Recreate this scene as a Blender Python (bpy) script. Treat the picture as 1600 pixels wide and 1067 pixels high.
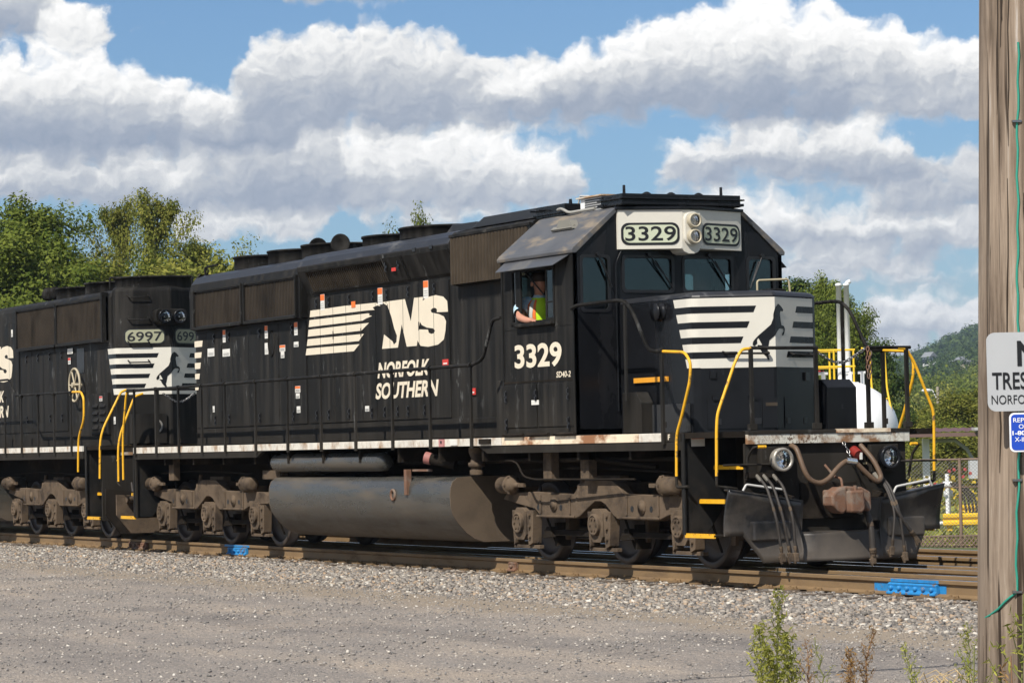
import bpy, bmesh, math, random
import numpy as np
from mathutils import Vector, Matrix, geometry
for o in list(bpy.data.objects): bpy.data.objects.remove(o, do_unlink=True)
SC = bpy.context.scene
COL = SC.collection
random.seed(4); RNG = np.random.default_rng(4)

# ------------------------------------------------------------------ camera
cam_d = bpy.data.cameras.new('camera'); cam = bpy.data.objects.new('camera', cam_d); COL.objects.link(cam)
cam_d.sensor_width = 36.0; cam_d.lens = 4780.36 / 1600 * 36; cam_d.clip_start = 0.3; cam_d.clip_end = 9000
R_ = Vector((0.45086434, 0.89236222, -0.0202737)); U_ = Vector((0.04030674, 0.0023357, 0.99918462)); F_ = Vector((-0.89168196, 0.45131388, 0.03491513))
CP = Vector((39.8593, -19.1387, 1.4578))
cam.matrix_world = Matrix(((R_.x, U_.x, -F_.x, CP.x), (R_.y, U_.y, -F_.y, CP.y), (R_.z, U_.z, -F_.z, CP.z), (0, 0, 0, 1)))
SC.camera = cam

# ------------------------------------------------------------------ light
SUN_AZ = math.radians(-58)      # direction to the sun, from +x towards -y
SUN_EL = math.radians(46.5)
sv = Vector((math.cos(SUN_AZ) * math.cos(SUN_EL), math.sin(SUN_AZ) * math.cos(SUN_EL), math.sin(SUN_EL)))
sd = bpy.data.lights.new('sun', 'SUN'); sd.energy = 5.0; sd.angle = math.radians(0.53); sd.color = (1.0, 0.95, 0.87)
sun = bpy.data.objects.new('sun', sd); COL.objects.link(sun); sun.location = (20, -40, 60)
sun.rotation_euler = sv.to_track_quat('Z', 'Y').to_euler()
SC.view_settings.view_transform = 'Standard'; SC.view_settings.look = 'None'
SC.view_settings.exposure = 0.2; SC.view_settings.gamma = 1.0; SC.view_settings.use_curve_mapping = False
SC.cycles.use_denoising = True; SC.cycles.use_adaptive_sampling = True; SC.cycles.adaptive_threshold = .02
SC.cycles.max_bounces = 5; SC.cycles.transparent_max_bounces = 12
SC.cycles.diffuse_bounces = 3; SC.cycles.glossy_bounces = 3

# ------------------------------------------------------------------ sky with cumulus
W = bpy.data.worlds.new('World'); SC.world = W; W.use_nodes = True
nt = W.node_tree; nt.nodes.clear()
def NN(t, **k):
    n = nt.nodes.new(t)
    for a, b in k.items(): setattr(n, a, b)
    return n
def lk(a, b): nt.links.new(a, b)
def mth(op, a, b=None, c=None, clamp=False):
    n = NN('ShaderNodeMath', operation=op, use_clamp=clamp)
    for i, v in enumerate((a, b, c)):
        if v is None: continue
        if hasattr(v, 'links'): lk(v, n.inputs[i])
        else: n.inputs[i].default_value = v
    return n.outputs[0]
def vmt(op, a, b=None, out=0):
    n = NN('ShaderNodeVectorMath', operation=op)
    for i, v in enumerate((a, b)):
        if v is None: continue
        if hasattr(v, 'links'): lk(v, n.inputs[i])
        else: n.inputs[i].default_value = v
    return n.outputs[out]
def mrange(v, a, b, c=0.0, d=1.0, smooth=True):
    n = NN('ShaderNodeMapRange', interpolation_type='SMOOTHSTEP' if smooth else 'LINEAR')
    lk(v, n.inputs['Value'])
    for k, x in (('From Min', a), ('From Max', b), ('To Min', c), ('To Max', d)): n.inputs[k].default_value = x
    return n.outputs['Result']
skyn = NN('ShaderNodeTexSky', sky_type='NISHITA'); skyn.sun_disc = False
skyn.sun_elevation = SUN_EL; skyn.sun_rotation = math.pi / 2 - SUN_AZ
skyn.air_density = 1.0; skyn.dust_density = 0.6; skyn.ozone_density = 2.0; skyn.altitude = 200
tc = NN('ShaderNodeTexCoord'); sep = NN('ShaderNodeSeparateXYZ'); lk(tc.outputs['Generated'], sep.inputs[0])
DEG = 180 / math.pi
az = mth('MULTIPLY', mth('ARCTAN2', sep.outputs[1], mth('MULTIPLY', sep.outputs[0], -1.0)), DEG)
el = mth('MULTIPLY', mth('ARCSINE', sep.outputs[2]), DEG)
cmb = NN('ShaderNodeCombineXYZ'); lk(az, cmb.inputs[0]); lk(el, cmb.inputs[1])
P0 = cmb.outputs[0]
# weather map by azimuth and elevation: cloud cover with its blue gaps, sunlit heaps and shaded bases (u, v, half width, half height, amount)
def px(u, v):
    d = F_ + R_ * ((u - 800) / 4780.36) - U_ * ((v - 533.5) / 4780.36); d.normalize()
    return math.degrees(math.atan2(d.y, -d.x)), math.degrees(math.asin(d.z))
# weather map by azimuth and elevation. Each cumulus: base line, (top, half width) puffs along it, base tone, top tone, opacity (u, v are bearings in 1/83 degree steps)
CLOUDS = [(470, [(1150, 380, 90), (1300, 360, 130), (1450, 380, 130), (1530, 400, 90)], .35, .62, .45), (330, [(1100, 270, 90), (1250, 262, 120), (1400, 250, 120), (1530, 250, 80)], .3, .6, .6), (300, [(930, 200, 90), (1030, 190, 80)], .5, .75, .38), (215, [(560, 150, 120), (720, 160, 120), (880, 150, 110)], .25, .5, .5), (562, [(1385, 495, 45), (1358, 520, 30), (1410, 510, 30)], .45, 1.0, 1.), (560, [(1515, 520, 50), (1470, 540, 40)], .5, .9, .8), (522, [(1390, 470, 45), (1425, 455, 60), (1480, 465, 55), (1530, 470, 50)], .35, 1.0, 1.),
 (436, [(1240, 405, 45), (1285, 398, 50), (1335, 386, 70), (1390, 395, 60)], .35, .95, 1.), (440, [(1480, 425, 50), (1530, 420, 50)], .45, .8, .8), (390, [(1130, 290, 35), (1160, 296, 50), (1210, 303, 60), (1275, 318, 80), (1360, 330, 80), (1450, 332, 70), (1530, 338, 60)], .22, .98, 1.),
 (335, [(1450, 240, 60), (1520, 225, 60), (1400, 270, 50)], .3, .62, .9), (278, [(1075, 218, 40), (1130, 203, 50), (1210, 184, 75), (1290, 186, 70), (1350, 192, 60), (1400, 208, 40)], .18, 1.05, 1.),
 (362, [(590, 338, 40), (650, 328, 50), (710, 324, 50), (770, 335, 50), (850, 342, 50)], .4, .85, .9), (372, [(300, 335, 50), (345, 315, 60), (410, 300, 60), (455, 288, 50), (485, 290, 40)], .5, 1.0, 1.),
 (325, [(10, 240, 50), (50, 222, 50), (100, 214, 60), (170, 220, 60), (235, 235, 60), (300, 242, 60), (360, 250, 60), (430, 255, 60)], .22, .98, 1.), (320, [(520, 170, 30), (545, 215, 40), (590, 192, 55), (650, 182, 55), (715, 186, 60), (780, 205, 55), (835, 218, 50), (880, 240, 45), (640, 240, 90), (750, 250, 90)], .3, 1.02, 1.),
 (312, [(395, 205, 70), (450, 188, 50), (495, 168, 35), (500, 235, 45)], .2, .8, 1.), (236, [(15, 80, 60), (85, 72, 60), (150, 70, 60), (205, 92, 60), (265, 112, 60), (325, 128, 60), (380, 142, 55), (430, 162, 45), (60, 140, 100), (200, 160, 130), (330, 180, 90)], .12, 1.0, 1.),
 (190, [(410, 60, 40), (450, 45, 60), (520, 26, 70), (590, 20, 60), (645, 28, 50), (700, 42, 45), (760, 75, 60), (830, 76, 60), (890, 92, 50), (480, 100, 90), (620, 100, 110), (760, 120, 100)], .22, .80, 1.), (176, [(815, 118, 50), (860, 108, 60), (925, 62, 50), (960, 100, 80), (1000, 28, 60), (1080, 12, 80), (1180, -25, 110), (1290, -5, 90), (1390, 25, 80), (1470, 50, 60), (1530, 60, 60), (1150, 60, 120), (1320, 70, 120)], .15, 1.08, 1.),
 (200, [(1480, 130, 70), (1400, 140, 60), (1530, 150, 60)], .25, .6, .8), (78, [(225, 38, 40), (270, 25, 40), (300, 30, 25)], .35, .6, .5), (68, [(0, -30, 70), (50, -25, 70), (95, 5, 50)], .15, .62, 1.), (78, [(120, 2, 42), (150, 14, 35), (105, 25, 35)], .6, 1.08, 1.), (12, [(560, -40, 120), (480, -30, 60)], .3, .55, .8)]
NR, NC, A0, A1, E0, E1_ = 33, 160, 16.6, 36.4, -.3, 9.0
def cloud_map():
    """coverage and brightness on a fine grid, far heaps first"""
    ang = np.array([[px(u, v) for u in (0., 1600.)] for v in (0., 700.)])
    aa = np.linspace(A0, A1, NC); ee = np.linspace(E0, E1_, NR * 3); AA, EE = np.meshgrid(aa, ee)
    # bearing grid back to the (u, v) steps used in the table
    da = AA - 26.5; U0 = 800 + np.tan(np.radians(AA - math.degrees(0.468546))) * 4780.36; V0 = 700.5 - 4780.36 * np.tan(np.radians(EE)) - (U0 - 800) * .0203
    r_ = np.random.default_rng(2)
    def nz(s, oct_):
        o = np.zeros_like(U0); amp = 1.
        for k in range(oct_):
            ph = r_.uniform(0, 6.28, (6, 1, 1)); dr_ = r_.uniform(0, 6.28, (6, 1, 1)); w = (2 ** k) / s
            o += amp * np.sin((U0[None] * np.cos(dr_) + V0[None] * 1.3 * np.sin(dr_)) * w + ph).mean(0); amp *= .55
        return o
    n1, n2_ = nz(26., 3), nz(26., 3)
    D = np.full(U0.shape, -1.0); Bv = np.full(U0.shape, .6)
    for base, puffs, tb, tt, op in CLOUDS:
        g = np.full(U0.shape, -9.); hi = np.full(U0.shape, 1e9); loc = np.zeros(U0.shape)
        for u, t, w in puffs:
            Uw, Vw = U0 + n1 * 14, V0 + n2_ * 10; h = max(base - t, 12.); up = np.where(Vw < base - h * .35, (base - h * .35 - Vw) / (h * .65), (Vw - (base - h * .35)) / (h * .5))
            q = 1 - np.sqrt(((Uw - u) / (w * 1.15)) ** 2 + np.abs(up) ** 2.2); lp_ = np.clip(.5 + .5 * ((base - h * .35 - Vw) / (h * .65)) - .22 * (Uw - u) / w, 0, 1); loc = np.where(q > g, lp_, loc); g = np.maximum(g, q); hi = np.where(q > -.25, np.minimum(hi, t), hi)
        a = np.clip((g + .12) / .34, 0, 1); a = a * a * (3 - 2 * a) * op
        f = np.clip((base - V0) / np.maximum(base - np.minimum(hi, base - 12), 12), 0, 1); m_ = .62 * np.clip((f - .14) / .7, 0, 1) + .38 * loc; b = tb + (tt - tb) * np.clip((m_ - .05) / .76, 0, 1) ** 1.12
        Bv = Bv * (1 - a) + b * a; D = np.maximum(D * (1 - a) + (.35 + .5 * np.clip(g, 0, .8)) * a, D)
    D = D.reshape(NR, 3, NC).mean(1); Bv = Bv.reshape(NR, 3, NC).mean(1); return D, Bv
MD, MBt = cloud_map()
def noise2(vec, sc, det, rgh=.55):
    n = NN('ShaderNodeTexNoise', noise_dimensions='2D'); n.inputs['Scale'].default_value = sc; n.inputs['Detail'].default_value = det; n.inputs['Roughness'].default_value = rgh; lk(vec, n.inputs['Vector']); return n
def scl(v, k):
    n = NN('ShaderNodeVectorMath', operation='SCALE'); lk(v, n.inputs[0]); n.inputs['Scale'].default_value = k; return n.outputs[0]
wn = noise2(P0, 1.7, 6)
PW = vmt('ADD', P0, scl(vmt('SUBTRACT', wn.outputs['Color'], (.5, .5, .5)), .55))
spw = NN('ShaderNodeSeparateXYZ'); lk(PW, spw.inputs[0])
fa_ = mrange(spw.outputs[0], A0, A1, 0, 1, False); cf = NN('ShaderNodeCombineXYZ')
for i in range(3): lk(fa_, cf.inputs[i])
er = mth('MULTIPLY', mth('SUBTRACT', spw.outputs[1], E0), (NR - 1) / (E1_ - E0)); er = mth('MINIMUM', mth('MAXIMUM', er, 0.0), NR - 1.0)
ev = NN('ShaderNodeCombineXYZ')
for i in range(3): lk(er, ev.inputs[i])
def curve_rows(M, i0):
    n = NN('ShaderNodeRGBCurve'); lk(cf.outputs[0], n.inputs['Color'])
    for c_ in range(3):
        cu = n.mapping.curves[c_]; row = M[min(i0 + c_, NR - 1)]; xs_ = np.linspace(0, 1, NC)
        cu.points[0].location = (0, float(row[0])); cu.points[1].location = (1, float(row[-1]))
        for x_, y_ in zip(xs_[1:-1], row[1:-1]): cu.points.new(float(x_), float(y_))
        for p_ in cu.points: p_.handle_type = 'VECTOR'
    n.mapping.use_clip = False; n.mapping.update(); return n.outputs[0]
accD = accB = None
Dn = np.clip(MD * .4 + .5, 0, 1); Bn = np.clip(MBt * .8, 0, 1)
for i0 in range(0, NR, 3):
    w_ = vmt('MAXIMUM', vmt('SUBTRACT', (1., 1., 1.), vmt('ABSOLUTE', vmt('SUBTRACT', ev.outputs[0], (i0, i0 + 1., i0 + 2.)))), (0., 0., 0.))
    for M_, nm_ in ((Dn, 'D'), (Bn, 'B')):
        t_ = vmt('DOT_PRODUCT', w_, curve_rows(M_, i0), out=1)
        if nm_ == 'D': accD = t_ if accD is None else mth('ADD', accD, t_)
        else: accB = t_ if accB is None else mth('ADD', accB, t_)
# the rest of the sky: broad noise, its cloud thinned to lower the ambient light
st = NN('ShaderNodeMapping'); st.inputs['Scale'].default_value = (.11, .3, 1); lk(P0, st.inputs['Vector'])
n3 = noise2(st.outputs[0], 1.0, 4)
out = mth('MAXIMUM', mrange(mth('ABSOLUTE', mth('SUBTRACT', az, 26.5)), 9.4, 10.8), mrange(el, 8.5, 9.4))
cover = mth('MULTIPLY', mth('SUBTRACT', accD, .5), 2.5)
def lerp(f, a, b): return mth('ADD', a, mth('MULTIPLY', f, mth('SUBTRACT', b, a)))
cover = lerp(out, cover, mth('MULTIPLY', mth('SUBTRACT', n3.outputs['Fac'], .49), 4.0))
brt = lerp(out, mth('MULTIPLY', accB, 1.25), mth('MULTIPLY_ADD', n3.outputs['Fac'], -.8, 1.0))
# billows
OFF = (-.06, .11, 0)
def billow(P):
    a = noise2(P, 1.9, 7, .54)
    v = NN('ShaderNodeTexVoronoi', voronoi_dimensions='2D', feature='F1'); v.inputs['Scale'].default_value = 3.2; v.inputs['Detail'].default_value = 1; v.inputs['Roughness'].default_value = .5; lk(P, v.inputs['Vector'])
    return mth('ADD', mth('MULTIPLY', mth('SUBTRACT', a.outputs['Fac'], .5), 2.0), mth('MULTIPLY', mth('SUBTRACT', .36, v.outputs['Distance']), .4))
PB_ = vmt('MULTIPLY', PW, (1.0, 1.3, 1))
b0_ = billow(PB_); b1_ = billow(vmt('ADD', PB_, OFF))
dens = mth('ADD', cover, mth('MULTIPLY', b0_, .42))
alpha = mrange(dens, -.24, .46)
rel = mth('MULTIPLY', mth('SUBTRACT', b0_, b1_), .3)
lum = mth('ADD', brt, mth('MULTIPLY', rel, mth('MULTIPLY_ADD', brt, .9, .2)))
cr = NN('ShaderNodeValToRGB'); lk(lum, cr.inputs[0]); els = cr.color_ramp.elements
els[0].position = .06; els[0].color = (.24, .29, .385, 1); els[1].position = 1.0; els[1].color = (1.0, .985, .96, 1)
for p_, c_ in ((.28, (.35, .39, .465)), (.5, (.53, .55, .58)), (.74, (.82, .815, .8))): q_ = els.new(p_); q_.color = (*c_, 1)
STR = .085
tint = NN('ShaderNodeMix', data_type='RGBA', blend_type='MULTIPLY'); tint.inputs[0].default_value = 1; lk(skyn.outputs[0], tint.inputs[6]); tint.inputs[7].default_value = (.60, .79, 1.0, 1)
cs = NN('ShaderNodeVectorMath', operation='SCALE'); lk(cr.outputs[0], cs.inputs[0]); cs.inputs['Scale'].default_value = 1 / STR
mx = NN('ShaderNodeMix', data_type='RGBA'); lk(alpha, mx.inputs[0]); lk(tint.outputs[2], mx.inputs[6]); lk(cs.outputs[0], mx.inputs[7])
bg = NN('ShaderNodeBackground'); bg.inputs[1].default_value = STR; lk(mx.outputs[2], bg.inputs[0])
ow = NN('ShaderNodeOutputWorld'); lk(bg.outputs[0], ow.inputs[0])
W.cycles.sampling_method = 'MANUAL'; W.cycles.sample_map_resolution = 128

# ------------------------------------------------------------------ helpers
WL = {}
def tag(o, label=None, cat=None, group=None, kind=None):
    if label: o['label'] = label
    if cat: o['category'] = cat
    if group: o['group'] = group
    if kind: o['kind'] = kind
    return o
def thing(name, loc, label, cat, group=None, rz=0):
    o = bpy.data.objects.new(name, None); COL.objects.link(o); o.location = loc; o.rotation_euler = (0, 0, rz); o.empty_display_size = .3
    WL[o.name] = Vector(loc); return tag(o, label, cat, group)
def link(name, me, par=None, loc=(0, 0, 0), bev=0, kind=None):
    o = bpy.data.objects.new(name, me); COL.objects.link(o)
    L = Vector(loc)
    if par is not None:
        o.parent = par; o.location = L - WL[par.name]
    else: o.location = L
    WL[o.name] = L
    if bev:
        m = o.modifiers.new('bevel', 'BEVEL'); m.width = bev; m.segments = 2; m.limit_method = 'ANGLE'; m.angle_limit = math.radians(40); m.harden_normals = False
    if kind: o['kind'] = kind
    return o
class MB:
    def __init__(s): s.v = []; s.f = []; s.sm = []
    def add(s, vs, fs, smooth=False):
        n = len(s.v); s.v += [tuple(v) for v in vs]; s.f += [tuple(i + n for i in f) for f in fs]; s.sm += [smooth] * len(fs); return s
    def box(s, x0, x1, y0, y1, z0, z1):
        vs = [(x, y, z) for x in (x0, x1) for y in (y0, y1) for z in (z0, z1)]
        return s.add(vs, [(0, 1, 3, 2), (4, 6, 7, 5), (0, 4, 5, 1), (2, 3, 7, 6), (0, 2, 6, 4), (1, 5, 7, 3)])
    def obox(s, c, ax, ay, az, hx, hy, hz):
        c = Vector(c); ax, ay, az = Vector(ax).normalized() * hx, Vector(ay).normalized() * hy, Vector(az).normalized() * hz
        vs = [c + ax * i + ay * j + az * k for i in (-1, 1) for j in (-1, 1) for k in (-1, 1)]
        return s.add(vs, [(0, 1, 3, 2), (4, 6, 7, 5), (0, 4, 5, 1), (2, 3, 7, 6), (0, 2, 6, 4), (1, 5, 7, 3)])
    def cyl(s, p0, p1, r0, r1=None, n=14, cap=True, smooth=True):
        p0 = Vector(p0); p1 = Vector(p1); r1 = r0 if r1 is None else r1
        d = (p1 - p0).normalized(); a = d.orthogonal().normalized(); b = d.cross(a)
        vs = []
        for p, r in ((p0, r0), (p1, r1)):
            vs += [p + (a * math.cos(t) + b * math.sin(t)) * r for t in [2 * math.pi * i / n for i in range(n)]]
        s.add(vs, [(i, (i + 1) % n, n + (i + 1) % n, n + i) for i in range(n)], smooth)
        if cap: 
            s.add(vs[:n], [tuple(reversed(range(n)))]); s.add(vs[n:], [tuple(range(n))])
        return s
    def tube(s, pts, r, n=8, cap=True):
        P = [Vector(p) for p in pts]; m = len(P); rr = r if isinstance(r, (list, tuple)) else [r] * m
        vs = []; a = None
        for i in range(m):
            d = ((P[min(i + 1, m - 1)] - P[i]).normalized() + (P[i] - P[max(i - 1, 0)]).normalized())
            d = d.normalized() if d.length > 1e-9 else Vector((0, 0, 1))
            a = d.orthogonal().normalized() if a is None else (a - d * a.dot(d)).normalized()
            b = d.cross(a)
            vs += [P[i] + (a * math.cos(t) + b * math.sin(t)) * rr[i] for t in [2 * math.pi * k / n for k in range(n)]]
        fs = [(i * n + k, i * n + (k + 1) % n, (i + 1) * n + (k + 1) % n, (i + 1) * n + k) for i in range(m - 1) for k in range(n)]
        s.add(vs, fs, True)
        if cap: s.add(vs[:n], [tuple(reversed(range(n)))]); s.add(vs[-n:], [tuple(range(n))])
        return s
    def lathe(s, prof, o, axis, n=20, smooth=True, cap=True):
        """prof: (distance along axis, radius)"""
        o = Vector(o); d = Vector(axis).normalized(); a = d.orthogonal().normalized(); b = d.cross(a); vs = []
        for t, r in prof: vs += [o + d * t + (a * math.cos(q) + b * math.sin(q)) * max(r, 1e-4) for q in [2 * math.pi * k / n for k in range(n)]]
        s.add(vs, [(i * n + k, i * n + (k + 1) % n, (i + 1) * n + (k + 1) % n, (i + 1) * n + k) for i in range(len(prof) - 1) for k in range(n)], smooth)
        if cap: s.add(vs[:n], [tuple(reversed(range(n)))]); s.add(vs[-n:], [tuple(range(n))])
        return s
    def prism(s, poly, axis, a, b, holes=()):
        M = {'x': lambda p, t: (t, p[0], p[1]), 'y': lambda p, t: (p[0], t, p[1]), 'z': lambda p, t: (p[0], p[1], t)}[axis]
        loops = [list(poly)] + [list(h) for h in holes]
        flat = [p for l in loops for p in l]; n = len(flat)
        vs = [M(p, a) for p in flat] + [M(p, b) for p in flat]
        if len(loops) == 1 : tris = [tuple(range(n))]
        else: tris = [tuple(t) for t in geometry.tessellate_polygon([[Vector((p[0], p[1], 0)) for p in l] for l in loops])]
        fs = [tuple(reversed(t)) for t in tris] + [tuple(i + n for i in t) for t in tris]
        k = 0
        for l in loops:
            m = len(l); fs += [(k + i, k + (i + 1) % m, n + k + (i + 1) % m, n + k + i) for i in range(m)]; k += m
        return s.add(vs, fs)
    def loft(s, rings, cap=True, smooth=False):
        n = len(rings[0]); vs = [p for r in rings for p in r]
        s.add(vs, [(i * n + k, i * n + (k + 1) % n, (i + 1) * n + (k + 1) % n, (i + 1) * n + k) for i in range(len(rings) - 1) for k in range(n)], smooth)
        if cap: s.add(rings[0], [tuple(reversed(range(n)))]); s.add(rings[-1], [tuple(range(n))])
        return s
    def mesh(s, name, m=None, recalc=True):
        me = bpy.data.meshes.new(name); me.from_pydata(s.v, [], s.f)
        for p, q in zip(me.polygons, s.sm): p.use_smooth = q
        if m: me.materials.append(m)
        if recalc:
            b = bmesh.new(); b.from_mesh(me); bmesh.ops.recalc_face_normals(b, faces=b.faces); b.to_mesh(me); b.free()
        return me
    def build(s, name, m, par=None, bev=0, loc=None, kind=None, label=None):
        """world-space vertices; the object sits at loc or at its parent's base"""
        L = Vector(loc) if loc is not None else (WL[par.name] if par is not None else Vector((0, 0, 0)))
        if L.length: s.v = [(v[0] - L.x, v[1] - L.y, v[2] - L.z) for v in s.v]
        o = link(name, s.mesh(name, m), par, L, bev, kind)
        if label: o['label'] = label
        return o
def copy_part(o, par, loc):
    c = o.copy(); COL.objects.link(c); c.parent = par; c.location = Vector(loc) - WL[par.name]; WL[c.name] = Vector(loc); return c
def rrect(x0, x1, z0, z1, r, n=4):
    o = []
    for cx, cz, a in ((x1 - r, z1 - r, 0), (x0 + r, z1 - r, 90), (x0 + r, z0 + r, 180), (x1 - r, z0 + r, 270)):
        o += [(cx + r * math.cos(math.radians(a + 90 * i / n)), cz + r * math.sin(math.radians(a + 90 * i / n))) for i in range(n + 1)]
    return o
def ell(cx, cz, rx, rz, n=20): return [(cx + rx * math.cos(2 * math.pi * i / n), cz + rz * math.sin(2 * math.pi * i / n)) for i in range(n)]
def smooth_path(pts, k=4, r=.35):
    """round the corners of a polyline"""
    P = [Vector(p) for p in pts]; o = [P[0]]
    for i in range(1, len(P) - 1):
        a, b, c = P[i - 1], P[i], P[i + 1]; d = min((a - b).length, (c - b).length) * r
        p, q = b + (a - b).normalized() * d, b + (c - b).normalized() * d
        for j in range(k + 1):
            t = j / k; o.append(p * (1 - t) ** 2 + b * 2 * t * (1 - t) + q * t * t)
    return o + [P[-1]]
# ------------------------------------------------------------------ materials
MT = {}
def mat(name, col, rough=.5, metal=0., var=.12, vs=2.0, col2=None, th=(.5, .65), s2=1.2, stretch=(1, 1, 1), bump=0., bs=60., spec=.5, rvar=.15, low=None, coat=0, flake=None, ior=1.45):
    """paint or metal with tone variation, patches of a second colour (wear, dust, rust) and fine relief
       low: (colour, z_full, z_none) a dust film kicked up from the track"""
    if name in MT: return MT[name]
    m = bpy.data.materials.new(name); m.use_nodes = True; t = m.node_tree; N = t.nodes; L = t.links
    b = N['Principled BSDF']; b.inputs['Metallic'].default_value = metal; b.inputs['IOR'].default_value = ior; b.inputs['Specular IOR Level'].default_value = spec
    if coat: b.inputs['Coat Weight'].default_value = coat; b.inputs['Coat Roughness'].default_value = .12
    g = N.new('ShaderNodeNewGeometry')
    def noise(sc, det, vec=None, rgh=.6):
        n = N.new('ShaderNodeTexNoise'); n.inputs['Scale'].default_value = sc; n.inputs['Detail'].default_value = det; n.inputs['Roughness'].default_value = rgh
        L.new(vec or g.outputs['Position'], n.inputs['Vector']); return n
    def rng(v, a, bb, c, d):
        n = N.new('ShaderNodeMapRange'); L.new(v, n.inputs[0])
        for i, x in enumerate((a, bb, c, d)): n.inputs[i + 1].default_value = x
        return n.outputs[0]
    def mix(f, A, B, ty='MIX'):
        n = N.new('ShaderNodeMix'); n.data_type = 'RGBA'; n.blend_type = ty
        for i, x in ((0, f), (6, A), (7, B)):
            if hasattr(x, 'links'): L.new(x, n.inputs[i])
            else: n.inputs[i].default_value = x if i == 0 else (*x, 1)
        return n.outputs[2]
    vn = noise(vs, 6)
    c = mix(1.0, col, rng(vn.outputs['Fac'], .25, .75, 1 - var, 1 + var), 'MULTIPLY')
    r = rng(vn.outputs['Fac'], .3, .7, rough - rvar * rough, rough + rvar * rough)
    if col2 is not None:
        mp = N.new('ShaderNodeMapping'); mp.inputs['Scale'].default_value = stretch; L.new(g.outputs['Position'], mp.inputs['Vector'])
        n2 = noise(s2, 8, mp.outputs[0], .65)
        f = rng(n2.outputs['Fac'], th[0], th[1], 0, 1)
        c = mix(f, c, col2); 
        ra = N.new('ShaderNodeMath'); ra.operation = 'MULTIPLY_ADD'; L.new(f, ra.inputs[0]); ra.inputs[1].default_value = .35; L.new(r, ra.inputs[2]); r = ra.outputs[0]
    if flake is not None:
        mp = N.new('ShaderNodeMapping'); mp.inputs['Scale'].default_value = flake[3]; L.new(g.outputs['Position'], mp.inputs['Vector'])
        f = rng(noise(flake[2], 6, mp.outputs[0], .7).outputs['Fac'], flake[1][0], flake[1][1], 0, 1); f2 = rng(noise(.8, 2).outputs['Fac'], .48, .6, 0, 1)
        mm = N.new('ShaderNodeMath'); mm.operation = 'MULTIPLY'; L.new(f, mm.inputs[0]); L.new(f2, mm.inputs[1]); c = mix(mm.outputs[0], c, flake[0])
    if low is not None:
        sx = N.new('ShaderNodeSeparateXYZ'); L.new(g.outputs['Position'], sx.inputs[0])
        nz = noise(1.7, 5); a_ = N.new('ShaderNodeMath'); a_.operation = 'MULTIPLY_ADD'; L.new(nz.outputs['Fac'], a_.inputs[0]); a_.inputs[1].default_value = .9; L.new(sx.outputs[2], a_.inputs[2])
        f = rng(a_.outputs[0], low[1] + .45, low[2] + .45, low[3] if len(low) > 3 else .85, 0)
        c = mix(f, c, low[0]); ra = N.new('ShaderNodeMath'); ra.operation = 'MULTIPLY_ADD'; L.new(f, ra.inputs[0]); ra.inputs[1].default_value = .4; L.new(r, ra.inputs[2]); r = ra.outputs[0]
    L.new(c, b.inputs['Base Color']); L.new(r, b.inputs['Roughness'])
    if bump:
        bn = noise(bs, 4); bp = N.new('ShaderNodeBump'); bp.inputs['Strength'].default_value = bump; bp.inputs['Distance'].default_value = .02
        L.new(bn.outputs['Fac'], bp.inputs['Height']); L.new(bp.outputs[0], b.inputs['Normal'])
    MT[name] = m; return m
BLACK = mat('black_paint', (.0135, .013, .0122), .38, ior=1.1, var=.45, vs=1.5, col2=(.046, .0425, .038), th=(.46, .72), s2=1.9, stretch=(3.0, 1, .16), bump=.06, bs=18, spec=.5, flake=((.1, .1, .096), (.6, .66), 5., (1.6, 1, .45)), low=((.042, .036, .029), 1.6, 2.1, .5))
BLACKC = mat('black_paint_clean', (.0085, .009, .0105), .24, ior=1.3, spec=.5, var=.3, vs=2, col2=(.024, .023, .024), th=(.55, .85), s2=1.4, stretch=(2, 1, .3), bump=.03, bs=14)
ROOFB = mat('roof_black', (.018, .019, .022), .42, var=.3, vs=1.2, col2=(.11, .11, .112), th=(.55, .72), s2=2.5, stretch=(.5, 2, 1))
CABROOF = mat('cab_roof_worn', (.085, .087, .092), .5, var=.2, vs=2, col2=(.2, .165, .125), th=(.5, .6), s2=1.5, stretch=(.6, 1.5, 1.5))
GRILLE = mat('grille_dust', (.05, .04, .03), .6, ior=1.1, var=.3, vs=3, col2=(.012, .011, .01), th=(.5, .7), s2=1, stretch=(1, 1, .5))
CREAM = mat('cream_lettering', (.74, .65, .5), .5, var=.06, vs=3, col2=(.6, .48, .33), th=(.6, .85), s2=1.5, stretch=(3, 1, .4))
NWHITE = mat('nose_white', (.62, .59, .51), .45, var=.05, vs=3, col2=(.55, .5, .42), th=(.68, .9), s2=2)
SILLW = mat('sill_white', (.64, .6, .52), .55, var=.2, vs=7, col2=(.3, .18, .095), th=(.49, .66), s2=2.6, stretch=(1.4, 1, 1.0))
SILLR = mat('sill_rusted_white', (.8, .68, .5), .55, var=.1, vs=4, col2=(.28, .13, .06), th=(.47, .6), s2=2.2, stretch=(.8, 1, 1.5))
YEL = mat('safety_yellow', (.78, .41, .018), .45, var=.14, vs=12, col2=(.16, .1, .045), th=(.57, .65), s2=11)
DIRT = mat('truck_dust', (.125, .092, .064), .8, ior=1.1, var=.25, vs=3, col2=(.055, .043, .034), th=(.48, .66), s2=3.2, bump=.35, bs=40)
DIRTD = mat('underframe_grime', (.022, .018, .0145), .8, ior=1.1, var=.3, vs=3, col2=(.055, .044, .034), th=(.55, .75), s2=2, bump=.2, bs=40)
TANK = mat('fuel_tank_paint', (.048, .047, .042), .26, var=.25, vs=1.5, col2=(.1, .082, .06), th=(.48, .66), s2=1.6, stretch=(.35, 1, 2.2), low=((.1, .075, .05), .25, .7, .8), spec=.65)
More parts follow.
